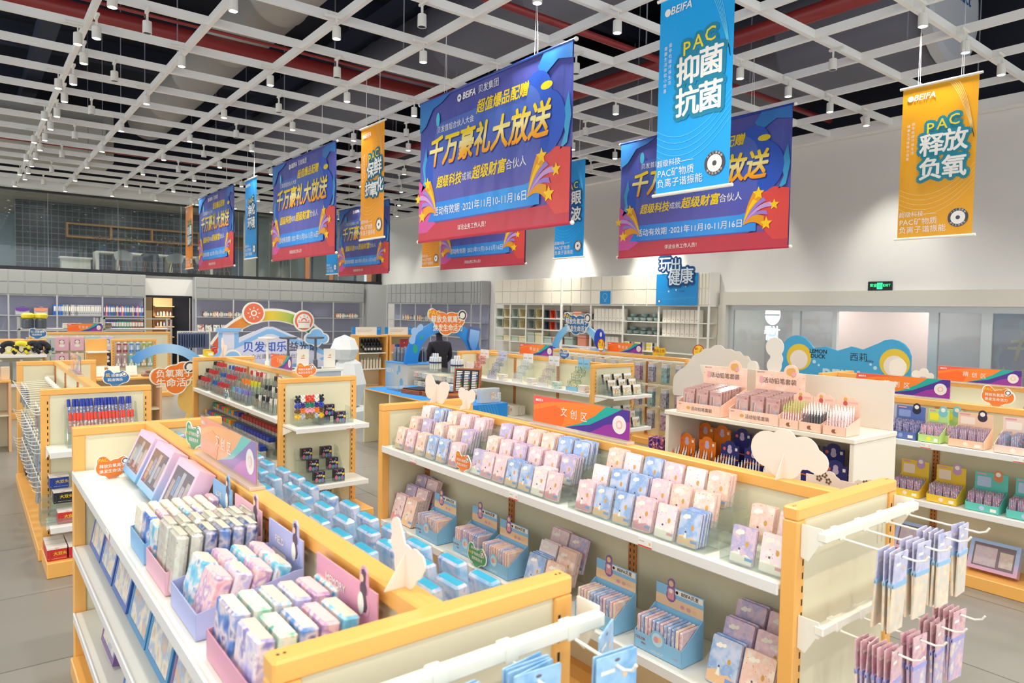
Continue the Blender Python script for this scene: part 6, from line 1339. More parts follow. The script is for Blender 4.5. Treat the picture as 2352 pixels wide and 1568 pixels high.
# ---- distant shelves: bottle shelf and its neighbour
def caseshelf(x, y, w, lab, fill):
    t = thing('open_shelf', lab, 'shelf', (x, y, 0)); 
    for xx in (0, w-.05): B().bbox(xx, xx+.05, 0, .4, 0, 1.42, orange).obj('side', t)
    B().bbox(.051, w-.051, .0, .4, 1.37, 1.42, orange).obj('top', t); B().box(.051, w-.051, .38, .4, .13, 1.369, cream).obj('back_panel', t); B().bbox(.051, w-.051, 0, .4, 0, .12, orange).obj('base', t)
    for z in (.55, .95): B().bbox(.051, w-.051, .0, .379, z, z+.025, white).obj('shelf', t)
    return t
caseshelf(7.65, 16, .85, 'orange edged open shelf of black bottles, left of the arch', 0); caseshelf(8.55, 16, .9, 'orange edged open shelf with a red folder, behind the arch', 0)
for i in range(18):
    r_ = i//6; put('bottle', lambda: (lambda o: (B().lathe([(.028, 0), (.03, .01), (.03, .2), (.022, .22)], mat('bottle_black', '#1d2026', .2), 10).obj('body', o), B().lathe([(.0305, .06), (.0305, .12)], mat('bottle_label', '#C9CBBE', .5), 10).obj('label', o), B().lathe([(.02, .22), (.02, .25)], mat('bottle_cap', '#3a3d44', .3), 8).obj('cap', o), o)[3])(thing('flask_bottle')), (7.92+.085*(i % 6), 16.1+.1*r_, .977+.05*r_), 0, 'black bottle, %s from the left, %s row of the bottle shelf' % (ORD[i % 6], TN[r_]), 'bottle', 'black bottles')
for i in range(14): put('ivb', lambda: (lambda o: (B().lathe([(.025, 0), (.027, .01), (.027, .2), (.018, .22)], mat('bottle_ivory', '#E5DCC4', .35), 10).obj('body', o), B().lathe([(.018, .22), (.018, .26)], mat('bottle_cap2', '#CFC6B0', .3), 8).obj('cap', o), o)[2])(thing('thermos')), (7.82+.085*(i % 7), 16.1+.12*(i//7), .577), 0, 'ivory thermos, %s from the left, %s row of the lower bottle shelf' % (ORD[i % 7], TN[i//7]), 'thermos', 'ivory thermoses')
for k in range(2): 
    o = thing('shelf_banner', '%s white and blue lettered strip on top of the bottle shelves' % ['left', 'right'][k], 'sign', (7.95+.9*k, 16.1, 1.42)); b = B(); b.box(-.4, .4, 0, .006, .0, .2, paper); b.box(-.4, -.3, -.001, 0, .02, .2, bt); b.box(.28, .4, -.001, 0, .0, .2, bt); b.text('BEIFA', .34, .15, .03, paper, -.002); b.flat(rect(-.25, .15, .12, .125), -.001, inkm); b.flat(rect(-.25, .1, .08, .085), -.001, inkm); b.obj('printed_strip', o); B().box(-.4, .4, -.02, .03, -.0, .004, acry).obj('foot', o)
o = thing('red_folder', 'red button folder hung on the shelf behind the arch', 'folder', (8.95, 15.97, 1.02)); b = B(); b.bbox(-.12, .12, 0, .02, 0, .3, mat('folder_red', '#A83A42', .35), .004); b.obj('body', o); b = B(); b.flat([(-.12, .3), (.12, .3), (0, .2)], -.001, mat('folder_red2', '#8F2F3A', .35)); b.flat(disc(0, .2, .012, 10), -.002, paper); b.obj('flap', o)
for i, (x, c) in enumerate(((8.66, '#EF9A84'), (8.8, '#2E6BC0'))): o = thing('boxed_book', '%s boxed book leaning on the shelf behind the arch' % ['coral', 'blue'][i], 'box', (x, 16.05, .977)); B().bbox(-.06, .06, 0, .03, 0, .2, mat('bk_'+c, c, .4), .003).obj('cover', o)
# ================= wall units =================
gfr = mat('unit_frame', '#B4B6B6', .5); gdr = mat('unit_door', '#9C9E9C', .55); wfr = mat('unit_frame_white', '#EFEDE4', .5); wdr = mat('unit_door_cream', '#EDE7D6', .55)
def wallunit(nm, lab, loc, rz, edges, per, fr_, dr, pan, zs, top=2.96, mid=2.26, depth=.33, skip=()):
    """edges: where the posts stand; per: cabinet doors above each bay"""
    t = thing(nm, lab, 'wall shelf', loc, rz); w = edges[-1]
    for x in edges: B().bbox(x-.02, x+.02, 0, .035, 0, mid-.001, fr_, .003).obj('post', t)
    B().box(0, w, depth-.02, depth, 0, mid, pan).obj('back_panel', t)
    f = B(); f.box(-.02, w+.02, .012, depth, mid, mid+.03, fr_); f.obj('cabinet_floor', t)
    f = B(); f.box(-.02, w+.02, .012, depth, top-.03, top, fr_); f.obj('cabinet_top', t)
    for x0 in (-.02, w): f = B(); f.box(x0, x0+.02, .012, depth, mid+.031, top-.031, fr_); f.obj('cabinet_side', t)
    bk = B(); bk.box(0, w, .014, .02, mid+.031, top-.031, fr_); bk.obj('face_frame', t)
    h = (top-mid-.03)/2
    for i in range(len(edges)-1):
        dw = (edges[i+1]-edges[i])/per
        for k in range(per):
            x = edges[i]+dw*k
            for j in range(2): B().bbox(x+.014, x+dw-.014, -.006, .013, mid+.03+h*j+.012, mid+.03+h*(j+1)-.012, dr, .003).obj('door', t)
        for z in zs: B().box(edges[i]+.022, edges[i+1]-.022, .002, depth-.021, z-.022, z, fr_).obj('shelf', t)
    return t
E_ = lambda w, n: [w*i/n for i in range(n+1)]
wallunit('cabinet_unit', 'long grey cabinet wall under the upstairs window, left of the doorway', (-2.4, 23.5, 0), 0, E_(6.7, 6), 3, gfr, gdr, lav, (1.72, 1.3, .88, .46))
wallunit('cabinet_unit', 'grey cabinet wall under the upstairs window, right of the doorway', (5.74, 23.5, 0), 0, E_(5.72, 5), 3, gfr, gdr, lav, (1.72, 1.25, .8))
wallunit('cabinet_unit', 'grey cabinet wall on the right wall, nearest the back corner', (12.0, 22.7, 0), LEFT, [0, 1, 2.01, 3.02, 4.02, 5.32, 5.8], 3, gfr, gdr, lav, (1.72, 1.25, .8))
wallunit('cabinet_unit', 'cream cabinet wall of storage bins on the right wall', (12.0, 16.17, 0), LEFT, [0, .7, 1.4, 2.1, 2.81], 2, wfr, wdr, mat('unit_back_cream', '#DDD6C6', .6), (1.92, 1.62, 1.26, .95, .55))
wallunit('cabinet_unit', 'cream cabinet wall of cartons and bowls on the right wall, nearer the doors', (12.0, 13.32, 0), LEFT, [0, 1.04, 2.1, 3.16, 4.22, 4.47], 3, wfr, wdr, mat('unit_back_cream', '#DDD6C6', .6), (1.92, 1.62, 1.26, .95, .55))
# signs on the cream unit
o = thing('lettered_sign', 'big cyan sign with white lettering above the cream cabinets', 'sign', (11.96, 9.66, 2.28), LEFT)
b = B(); b.bbox(-.55, .55, 0, .03, 0, .68, mat('sign_cyan', '#1E8FD6', .35))
for k in range(6): b.flat([(-.5+.1*i, .3-.03*k+.02*math.sin(i*.6+k)-.012*i) for i in range(11)]+[(-.5+.1*i, .303-.03*k+.02*math.sin(i*.6+k)-.012*i) for i in range(10, -1, -1)], -.0006, mat('sign_cyan_line', '#55B4E6', .4))
b.flat(disc(-.45, .09, .04, 18), -.001, mat('seal_dark', '#4b4a50', .5)); b.flat(disc(-.45, .09, .025, 14), -.002, white); b.text('Health', .16, .3, .05, mat('ink_dark', '#3b3f5a', .4), -.001)
for x, z in ((-.2, .3), (.0, .33), (.25, .4)): b.flat(disc(x, z, .018, 10), -.001, white)
b.obj('panel', o)
b = B()
for ch, x, z, h in (('玩', -.3, .86, .34), ('出', -.02, .84, .3), ('健', -.05, .56, .34), ('康', .28, .6, .36)): b.text(ch, x, z, h, mat('sign_navy', '#154E86', .4), -.012, .2); b.text(ch, x, z, h, mat('sign_letter', '#DCEBF6', .35), -.02, .02)
b.obj('raised_lettering', o)
o = thing('square_sign', 'small square cyan sign with a globe drawing on a cream cabinet', 'sign', (11.98, 11.78, 2.3), LEFT); b = B(); b.bbox(-.17, .17, 0, .012, 0, .31, mat('sign_cyan', '#1E8FD6', .35), .002)
for a0 in range(16): a, c = a0*pi/8, (a0+1)*pi/8; b.flat([(.07*cos(a), .18+.07*sin(a)), (.075*cos(a), .18+.075*sin(a)), (.075*cos(c), .18+.075*sin(c)), (.07*cos(c), .18+.07*sin(c))], -.001, paper)
b.flat(rect(-.004, .004, .07, .11), -.001, paper); b.flat(rect(-.03, .03, .06, .066), -.001, paper); b.obj('panel', o)
o = thing('exit_sign', 'green lit exit sign above the glass street doors', 'exit sign', (12.33, 5.6, 2.56), LEFT); B().bbox(-.2, .2, -.02, .01, 0, .16, mat('exit_black', '#14181a', .4), .004).obj('housing', o); eg = mat('exit_green', '#27E07A', .4, emit=2.2)
b = B(); b.text('安全', -.105, .09, .06, eg, -.0215); b.text('EXIT', .115, .09, .06, eg, -.0215); b.flat(rect(-.045, .045, .03, .135), -.0215, eg); b.text('出', 0, .083, .08, mat('exit_black', '#14181a', .4), -.022, .01); b.obj('lit_face', o)
o = thing('thermostat', 'small black wall box with orange screen between the wall units', 'wall box', (12.34, 16.5, 1.74), LEFT); B().bbox(-.06, .06, -.02, 0, 0, .1, blackm, .004).obj('housing', o); B().box(-.045, .045, -.0215, -.0205, .03, .085, mat('screen_amber', '#B5642A', .3, emit=.6)).obj('screen', o)
lit = mat('logo_lit', '#F4F8FF', .4, emit=9)
o = thing('lit_logo', 'glowing white oval logo with lettering hung behind the glass street door', 'sign', (12.62, 7.78, 1.6), LEFT); b = B(); b.prism(disc(0, .52, .16, 28, .2), -.01, .01, lit); b.flat(rect(-.16, .16, .5, .53), -.011, mat('logo_grey', '#8d97a6', .5)); b.obj('oval', o); b = B(); b.text('果汁', 0, .2, .17, lit, -.005, .05); b.text('Fresh', 0, .06, .12, lit, -.005, .03); b.prism(rnd(rect(-.13, .13, -.0, .26), .04), -.004, .004, mat('logo_dim', '#B9C6D8', .5, emit=2.5)); b.obj('lettering', o); B().box(-.01, .01, 0, .012, .7, 1.4, al).obj('hanger', o)
# poster seen through the glass at the far right
o = bpy.data.objects.get('promotion_banner'); PB_ = put('promo', None, (12.75, 2.7, .62), LEFT, 'blue promotion poster outside the glass at far right', 'banner', 'blue promotion banners', scale=(1, 1, 1))
# blue lettered board in front of the doors (mascots left out)
lb = mat('cloud_board_blue', '#45A9D8', .45)
o = thing('cloud_board', 'sky blue cloud topped board with white lettering before the glass doors', 'board', (11.0, 5.52, 0), LEFT)
p = [(-1.06, 0), (1.0, 0), (1.0, 1.55)]+[(.72+.28*cos(a), 1.5+.28*sin(a)) for a in [rad(x) for x in range(10, 150, 20)]]+[(.3, 1.6), (.12, 1.64), (-.1, 1.56), (-.3, 1.62), (-.5, 1.58)]+[(-.8+.27*cos(a), 1.5+.28*sin(a)) for a in [rad(x) for x in range(40, 185, 18)]]+[(-1.06, 1.4)]
b = B(); b.prism(p, 0, .05, lb); b.text('BEIFA', 0, 1.15, .28, mat('board_pale_ink', '#BFE0F0', .4), -.001, .04); b.text('LEMON', -.42, 1.53, .09, mat('ink_black', '#22222a', .5), -.002, .03); b.text('DUCK', -.42, 1.45, .09, mat('ink_black', '#22222a', .5), -.002, .03); b.text('西莉', .24, 1.47, .14, mat('ink_black', '#22222a', .5), -.002); b.text('kitty', .42, 1.43, .06, mat('ink_black', '#22222a', .5), -.002)
for x, z, r_ in ((-.75, 1.42, .22), (.78, 1.42, .22)): b.flat(disc(x, z, r_, 26), -.001, mat('board_yellow', '#EBC93C', .45)); b.flat(disc(x, z-.04, r_*.72, 24), -.002, mat('board_cream', '#F4E7DA', .45))
for x, z, r_ in ((-.48, 1.36, .03), (-.4, 1.31, .02), (.5, 1.33, .03), (.43, 1.38, .02)): b.flat(disc(x, z, r_, 12), -.001, mat('board_pale_ink', '#BFE0F0', .4))
b.obj('printed_board', o)
# goods on the cream unit
def bin_(c):
    def fn():
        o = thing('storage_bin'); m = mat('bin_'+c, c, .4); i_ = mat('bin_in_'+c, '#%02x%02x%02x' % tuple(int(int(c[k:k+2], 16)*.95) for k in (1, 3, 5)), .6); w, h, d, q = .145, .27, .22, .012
        b = B(); out = rnd([(-w*.86, 0), (w*.86, 0), (w, h), (-w, h)], .03, 3); inn = rnd([(-w*.86+q, q), (w*.86-q, q), (w-q, h-q), (-w+q, h-q)], .024, 3)
        n = len(out)
        b.add([(x, 0, z) for x, z in out]+[(x, 0, z) for x, z in inn]+[(x*.85, d, .02+z*.85) for x, z in out], [(k, (k+1) % n, (k+1) % n+n, k+n) for k in range(n)]+[(k, k+2*n, (k+1) % n+2*n, (k+1) % n) for k in range(n)]+[tuple(range(2*n, 3*n))], m)
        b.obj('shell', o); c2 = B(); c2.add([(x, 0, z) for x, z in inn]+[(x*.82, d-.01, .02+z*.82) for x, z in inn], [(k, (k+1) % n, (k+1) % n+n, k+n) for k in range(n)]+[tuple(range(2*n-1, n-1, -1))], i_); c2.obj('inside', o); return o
    return fn
bins = ['#B7C2B4', '#DDD0A2', '#B7C2B4', '#DDD0A2', '#9FA9A2', '#D6C79A', '#4A5560', '#D4572E', '#9B98A0']
BY = [15.985, 15.65, 15.285, 14.95, 14.585, 14.25, 13.93, 13.71, 13.49]
for r_, z in enumerate((1.922, 1.622)):
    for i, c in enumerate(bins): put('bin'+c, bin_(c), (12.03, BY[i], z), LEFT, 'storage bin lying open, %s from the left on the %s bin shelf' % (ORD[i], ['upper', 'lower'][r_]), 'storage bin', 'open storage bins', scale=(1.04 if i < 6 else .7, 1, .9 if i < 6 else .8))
def lidbox(c, h=.16):
    def fn(): o = thing('lidded_box'); m = mat('lb_'+c, c, .4); B().bbox(-.15, .15, 0, .22, 0, h*.75, m, .01).obj('body', o); B().bbox(-.155, .155, -.005, .225, h*.75+.001, h, m, .008).obj('lid', o); return o
    return fn
for i, (y, z, c, h, lab) in enumerate([(15.985, 1.262, '#C3CDBB', .14, 'pale green lidded box, farthest left under the bins'), (15.65, 1.262, '#E3D8AE', .14, 'pale yellow lidded box, left under the bins'), (15.285, 1.262, '#C3CDBB', .15, 'flat pale green lidded box under the second bins'), (14.95, 1.262, '#E3D8AE', .15, 'flat pale yellow lidded box under the second bins'), (14.585, 1.262, '#B9C4B6', .27, 'tall pale green lidded box under the third bins'), (14.25, 1.262, '#E3D8AE', .27, 'tall pale yellow lidded box under the third bins'), (13.885, 1.262, '#A9B9B0', .18, 'grey green lidded box left of the coral one'), (13.55, 1.262, '#E7A283', .18, 'coral lidded box under the red bin'), (13.1, 1.922, '#A9B9B0', .16, 'grey green lidded box right of the upper bins'), (12.78, 1.922, '#DE9A7E', .18, 'coral lidded box right of the upper bins'), (12.48, 1.922, '#8FA3A6', .14, 'blue grey lidded box right of the upper bins'), (13.08, 1.622, '#A9B9B0', .16, 'grey green lidded box right of the lower bins'), (13.08, 1.262, '#9FB0A8', .2, 'grey green lidded box behind the pale arch'), (12.6, 1.262, '#D98E78', .26, 'stacked coral lidded box behind the pale arch'), (12.48, 1.622, '#D98E78', .1, 'flat coral lidded box right of the lower bins')]):
    put('lb%s%d' % (c, h*100), lidbox(c, h), (12.03, y, z), LEFT, lab, 'lidded box', 'lidded boxes under the bins')
def tallb(c='#E4DDCF'):
    def fn(): o = thing('tall_carton'); B().bbox(-.055, .055, 0, .15, 0, .27, mat('tc_'+c, c, .45), .003).obj('carton', o); B().box(-.02, .02, -.0008, 0, .04, .06, mat('tc_mark', '#B9AE9C', .5)).obj('printed_mark', o); return o
    return fn
for y0, z, n, nm in [(12.2, 1.922, 8, 'upper left'), (12.2, 1.622, 8, 'lower left'), (12.1, 1.262, 6, 'bottom'), (10.08, 1.922, 8, 'upper right'), (10.08, 1.622, 8, 'lower right')]:
    for i in range(n): put('tallb', tallb(), (12.04, y0-.06-.122*i, z), LEFT, 'pale tall carton, %s from the left, %s carton group' % (ORD[i], nm), 'carton', 'pale tall cartons')
def bowl():
    o = thing('glass_bowl'); g = clear('bowl_glass', '#BFD0CC', .35, .05); B().lathe([(.05, 0), (.085, .02), (.095, .06), (.09, .06), (.08, .022), (.02, .01)], g, 16).obj('bowl', o, smooth=True); B().lathe([(.096, .061), (.096, .075), (.05, .085)], mat('bowl_lid', '#8FB0AE', .3, alpha=.7), 16).obj('lid', o); return o

for z, nm in ((1.922, 'upper'), (1.622, 'lower')):
    for i in range(5): put('bowl', bowl, (12.16, 11.1-.2*i, z), 0, 'clear glass bowl, %s from the left in the bottom row of the %s shelf' % (ORD[i], nm), 'glass bowl', 'glass bowls')
    for i in range(3): put('bowl', bowl, (12.16, 11.0-.32*i, z+.088), 0, 'clear glass bowl stacked on top, %s from the left, %s shelf' % (ORD[i], nm), 'glass bowl', 'glass bowls')
def ybox(): o = thing('toy_carton'); B().bbox(-.12, .12, 0, .15, 0, .09, mat('toy_white', '#E9E4D4', .4), .003).obj('carton', o); b = B(); b.box(-.12, .02, -.001, 0, .01, .075, mat('toy_yellow', '#E2C544', .4)); b.box(.06, .12, -.001, 0, .01, .09, mat('toy_navy', '#2b3144', .4)); b.obj('printed_front', o); return o
for i, y in enumerate((11.08, 10.75, 10.4)):
    for k in range(4): put('ybox', ybox, (12.04, y, 1.262+.091*k-.0), LEFT, 'yellow and navy toy carton, %s of the %s stack under the bowls' % (['bottom', 'second', 'third', 'top'][k], ['left', 'middle', 'right'][i]), 'carton', 'toy cartons under the bowls') if k < 2 else put('ybox', ybox, (12.04, y, .952+.091*(k-2)), LEFT, 'yellow and navy toy carton, %s of the low %s stack' % (['bottom', 'top'][k-2], ['left', 'middle', 'right'][i]), 'carton', 'toy cartons under the bowls')
# goods on the grey units
bcols = ['#2F6CC0', '#3C7ECB', '#8a8c93', '#b9bbbe', '#6d7078', '#B0B2B6', '#c9cbcd', '#9aa0a8']
def binder(c, h=.3, t_=.045):
    def fn(): o = thing('binder'); B().bbox(-t_/2, t_/2, 0, .22, 0, h, mat('binder_'+c, c, .4), .004).obj('cover', o); b = B(); b.box(-t_*.32, t_*.32, -.001, 0, h*.4, h*.85, paper); b.flat(disc(0, h*.2, t_*.25, 8), -.001, blackm); b.obj('spine_label', o); return o
    return fn
vc = ['#3A3F9E', '#7A4FA8', '#E08A6A', '#7A4FA8', '#2F8FBF', '#5E55B0', '#1F7F86', '#6B4FA0', '#1E7A66', '#E39A80']
def shelfrow(n, x0, dx, z, f, lab, grp, cat='binder', y=23.53, jr=0):
    for i in range(n): f(i, x0+dx*i, y, z, lab % ORD[i], grp)
shelfrow(26, 2.0, .0455, 1.722, lambda i, x, y, z, l, g: put('bd'+bcols[i % 2 if i < 5 else (2+i % 6 if i < 14 else 3)], binder(bcols[i % 2 if i < 5 else (2+i % 6 if i < 14 else 3)]), (x, y, z), RN.uniform(-.03, .03), l, 'binder', g, 0, RN.uniform(-.02, .02)), 'grey or blue binder, %s from the left on the middle bay shelf', 'binders on the grey shelf')
shelfrow(26, 3.2, .0415, 1.722, lambda i, x, y, z, l, g: put('bv'+vc[i % 10], binder(vc[i % 10], .29, .04), (x, y, z), RN.uniform(-.03, .03), l, 'binder', g, 0, RN.uniform(-.03, .03)), 'coloured folder, %s from the left beside the doorway on the top shelf', 'coloured folders on the grey shelf')
shelfrow(26, 3.2, .0415, 1.302, lambda i, x, y, z, l, g: put('bw%d' % (i//9), binder(['#34347E', '#1F6A5E', '#7E4438'][i//9], .27, .04), (x, y, z), 0, l, 'binder', g), 'dark folder, %s from the left beside the doorway on the second shelf', 'dark folders on the second grey shelf')
def case_(c):
    def fn(): o = thing('document_case'); B().bbox(-.16, .16, 0, .1, 0, .2, mat('case_grey', '#B9B9C2', .35), .01).obj('body', o); b = B(); b.prism([(-.16, .2), (-.16, .13), (-.05, .1), (.05, .1), (.16, .13), (.16, .2)], -.008, -.001, mat('flap_'+c, c, .35)); b.obj('flap', o); h = B(); h.tube([(-.05, .05, .2), (-.05, .05, .225), (.05, .05, .225), (.05, .05, .2)], .006, mat('flap_'+c, c, .35), 6); h.obj('handle', o); return o
    return fn
put('case1', case_('#6A3F9E'), (1.26, 23.54, 1.722), 0, 'document case with purple flap on the grey cabinet shelf', 'document case'); put('case2', case_('#E8957A'), (1.69, 23.54, 1.722), 0, 'document case with coral flap on the grey cabinet shelf', 'document case')
sb = ['#7C3B3F', '#D9C27A', '#5A7F9A', '#C9C3BC', '#B5536A', '#3F4350', '#8FA88A', '#E0D8C8', '#C77F4A', '#6A5A7E']
def sbook(c):
    def fn(): o = thing('small_book'); B().bbox(-.022, .022, 0, .1, 0, .16, mat('sb_'+c, c, .45), .003).obj('cover', o); B().box(-.015, .015, -.0008, 0, .03, .12, mat('sb_print', '#E9E2D6', .5)).obj('printed_spine', o); return o
    return fn
for x0, n, nm in ((5.98, 30, 'left'), (7.15, 10, 'centre left'), (8.5, 22, 'middle'), (10.45, 18, 'right')):
    for i in range(n): put('sb'+sb[(i*3+n) % 10], sbook(sb[(i*3+n) % 10]), (x0+.048*i, 23.54, 1.722), RN.uniform(-.1, .1), 'small book, %s from the left in the %s group right of the doorway' % (ORD[i], nm), 'book', 'small books on the grey shelf', 0, RN.uniform(-.1, .1)) if not (x0 == 7.15 and i < 6) else None
for i in range(44): put('sb'+sb[(i*7+3) % 10], sbook(sb[(i*7+3) % 10]), (12.04, 21.6-.082*i+(.02 if i % 3 else 0), 1.722), LEFT+RN.uniform(-.1, .1), 'small book, %s from the left on the corner grey shelf' % (ORD[i] if i < 40 else 'forty-'+ORD[i-40]), 'book', 'small books on the corner shelf', 0, RN.uniform(-.08, .08))
def mag(c):
    def fn(): o = thing('face_out_book'); b = B(); b.bbox(-.1, .1, 0, .015, 0, .22, printed('mag_'+c, [c, '#EDE6DC', '#4a4a52'], 14, .35), .003); b.obj('cover', o); return o
    return fn
for i in range(6): put('mag%d' % (i % 3), mag(['#9E3A3A', '#4F6E5A', '#7F8794'][i % 3]), (5.9+.24*i, 23.55, 1.252), 0, 'face out book, %s from the left on the second shelf right of the doorway' % ORD[i], 'book', 'face out books', -.2)
# ================= far left: shelves across, neck pillows, aprons, scissors =================
def cross(x0, x1, y, h, lab, zs=(.95, .5), d=.42):
    t = thing('cross_gondola', lab, 'store shelf', (x0, y, 0)); w = x1-x0
    for xx in (0, w-.06): B().bbox(xx, xx+.06, 0, .06, 0, h-.051, orange, .004).obj('post', t)
    B().bbox(0, w, 0, .06, h-.05, h, orange, .005).obj('top_rail', t); B().box(.061, w-.061, .015, .045, .1, h-.051, cream).obj('back_panel', t); B().bbox(0, w, -d, -.001, 0, .1, orange, .005).obj('base', t)
    for z in zs: shelf(t, .03, w-.03, -d, -.002, z, '-y')
    u = B()
    for xx in (.03, w-.03):
        z = .12
        while z < h-.08: u.box(xx-.004, xx+.004, -.0012, -.0002, z, z+.024, slotm); z += .05
    u.obj('slots', t, kind='stuff'); return t
cross(-1.6, 1.2, 15.6, 1.4, 'orange shelf of black neck pillows at far left', (1.14, .62))
cross(2.2, 2.98, 15.2, 1.41, 'orange end panel hung with two rows of scissors', ())
t = thing('side_shelf', 'orange edged side shelf left of the scissors panel', 'store shelf', (1.83, 15.35, 0))
B().bbox(0, .36, .3, .36, 0, 1.4, orange).obj('post', t); B().box(0, .36, .361, .39, 0, 1.38, cream).obj('back_panel', t)
for z in (1.14, .86, .5): B().bbox(.0, .36, 0, .299, z, z+.025, white).obj('shelf', t)
cross(1.05, 3.75, 17.6, 1.46, 'orange gondola hung with folded aprons, back left', (), .3)
cross(-1.5, 1.0, 18.2, 1.3, 'orange gondola behind the neck pillows, back left', (.9,))
nk = mat('pillow_black', '#1E1F26', .8); ny_ = mat('pillow_yellow', '#E2D22E', .7)
def neck(m, m2):
    def fn():
        o = thing('neck_pillow'); b = B(); b.tube([(.13*cos(a), .0+.03*sin(a), .13+.11*sin(a)) for a in [rad(x) for x in range(-60, 245, 22)]], .062, m, 10); b.obj('cushion', o, smooth=True); c = B(); c.tube([(.07, -.05, .1), (.0, -.08, .03), (-.07, -.05, .1)], .012, m2, 6); c.obj('tie_and_trim', o); return o
    return fn
for i, (x, m, m2, c) in enumerate([(.62, nk, ny_, 'black neck pillow with yellow trim, farthest left on its shelf'), (.8, ny_, nk, 'bright yellow neck pillow on the far left shelf'), (.98, nk, mat('pillow_grey', '#6a6c78', .8), 'black neck pillow right of the yellow one'), (1.1, nk, mat('pillow_grey', '#6a6c78', .8), 'black neck pillow at the right end of its shelf')]): put('neck%d' % (0 if m is nk else 1) + str(m2.name), neck(m, m2), (x, 15.36, 1.15), 0, c, 'neck pillow', 'neck pillows', scale=(.8, .8, .8))
def hangslab(key, m, w, h, arts):
    def fn(): o = thing({'g': 'seat_cushion', 'a': 'apron_pack', 'b': 'scissors_pack', 's': 'scissors_card', 'n': 'file_bag'}[key]); b = B(); b.bbox(-w/2, w/2, 0, .02, -h, 0, m, .012); arts(b, w, h); b.obj('pack', o); B().box(-.02, .02, .006, .01, 0, .03, paper).obj('hang_tab', o); return o
    return fn
gy_ = mat('board_grey', '#A9ABAE', .5)
for i in range(6): put('slab_grey', hangslab('g', gy_, .26, .34, lambda b, w, h: None), (-.4+.3*i, 15.35, 1.02), 0, 'grey cushioned board hanging under the neck pillows, %s from the left' % ORD[i], 'cushion', 'grey boards')
def apr(b, w, h): b.flat(disc(0, -h*.35, .04, 14), -.001, mat('print_face', '#F0E2D4', .5)); b.flat([(-.05, -h*.45), (.05, -h*.45), (.04, -h*.2), (-.04, -h*.2)], -.0006, girl); b.flat(disc(0, -h*.62, .05, 12, .03), -.001, paper)
ac = {'pink': '#E6B3C6', 'rose': '#E9BACB', 'sky': '#A9D3DC', 'lilac': '#D6CDE6', 'cream': '#E9DCBE', 'black': '#2A2B33'}
for r_, (z, row) in enumerate(((1.4, ['pink', 'rose', 'sky', 'lilac']), (1.05, ['rose', 'cream', 'lilac', 'black']), (.7, ['pink', 'cream', 'rose', 'black']))):
    for i, c in enumerate(row): put('apr_'+c, hangslab('a', mat('apron_'+c, ac[c], .4), .25, .3, apr), (1.62+.28*i, 17.55, z-.04), 0, '%s folded apron pack, %s from the left in the %s row' % (c, ORD[i], ['top', 'middle', 'bottom'][r_]), 'apron pack', 'folded apron packs')
    for i in range(2):
        if r_ < 2: put('sc%d' % r_, hangslab('b', mat('blister_grey', '#B9C0BE', .3), .17, .33, lambda b, w, h: (b.flat([(-.02, -.05), (.0, -.05), (.015, -.2), (.0, -.2)], -.001, mat('scissor_steel', '#7f8a90', .3)), b.flat(disc(-.03, -.25, .03, 12, .04), -.001, mat('scissor_teal', '#3f6f74', .4)), b.flat(disc(.035, -.25, .03, 12, .04), -.001, mat('scissor_teal', '#3f6f74', .4)))), (1.2+.22*i, 17.55, z-.05), 0, 'large scissors in blister pack, %s, %s row left of the aprons' % (['left', 'right'][i], ['top', 'middle'][r_]), 'scissors pack', 'large scissors packs')
s1 = ['#8C3A4A', '#8C3A4A', '#3F7FC0', '#3F7FC0', '#8FAE3A', '#8FAE3A']; s2 = ['#A98A8C', '#A98A8C', '#6FB0AA', '#6FB0AA', '#B99A5A', '#8FB09A']
def scis(c, big):
    def art(b, w, h):
        m = mat('sc_'+c, c, .4); b.flat(disc(-.022, -h*.78, .02, 12, .026), -.001, m if big else mat('sc_pale_'+c, '#E4DED6', .4)); b.flat(disc(.022, -h*.78, .02, 12, .026), -.001, m if big else mat('sc_pale_'+c, '#E4DED6', .4)); b.flat([(-.02, -h*.62), (.0, -h*.68), (.02, -h*.62), (.004, -h*.2), (-.004, -h*.2)], -.001, mat('scissor_light', '#DCDcd8', .3)); b.flat(rect(-w/2+.006, w/2-.006, -h*.16, -.006), -.0008, m)
    return art
for i in range(6):
    put('sx1'+s1[i], hangslab('s', mat('sx_card_'+s1[i], {'#8C3A4A': '#B98C96', '#3F7FC0': '#8FB2D6', '#8FAE3A': '#9DA86A'}[s1[i]], .4), .085, .19, scis(s1[i], 1)), (2.32+.108*i, 15.16, 1.33), 0, 'scissors card, %s from the left in the upper row of the scissors panel' % ORD[i], 'scissors card', 'scissors cards')
    put('sx2'+s2[i], hangslab('s', mat('sx_cd2_'+s2[i], s2[i], .4), .1, .23, scis(s2[i], 0)), (2.31+.11*i, 15.16, 1.1), 0, 'scissors card, %s from the left in the lower row of the scissors panel' % ORD[i], 'scissors card', 'scissors cards')
put('sign_wc', None, (2.05, 17.63, 1.46), 0, 'shelf sign above the hanging aprons at back left', 'shelf sign', scale=(.8, 1, 1))
def cubby(x, y, w, lab):
    t = thing('cubby_table', lab, 'table', (x, y, 0)); B().bbox(0, w, 0, .55, .97, 1.0, orange).obj('table_top', t)
    for xx in (0, w*.48, w-.03): B().bbox(xx, xx+.03, 0, .55, 0, .969, mat('cubby_edge', '#E9B98C', .5)).obj('divider', t)
    B().box(.01, w-.01, .52, .54, 0, .96, cream).obj('back_panel', t); B().box(.031, w-.031, .02, .519, .5, .52, cream).obj('shelf', t)
cubby(1.15, 11.6, 1.2, 'orange edged cubby table with white booklets behind the marker gondola'); cubby(-.9, 11.9, 1.4, 'orange edged cubby table at the far left edge')
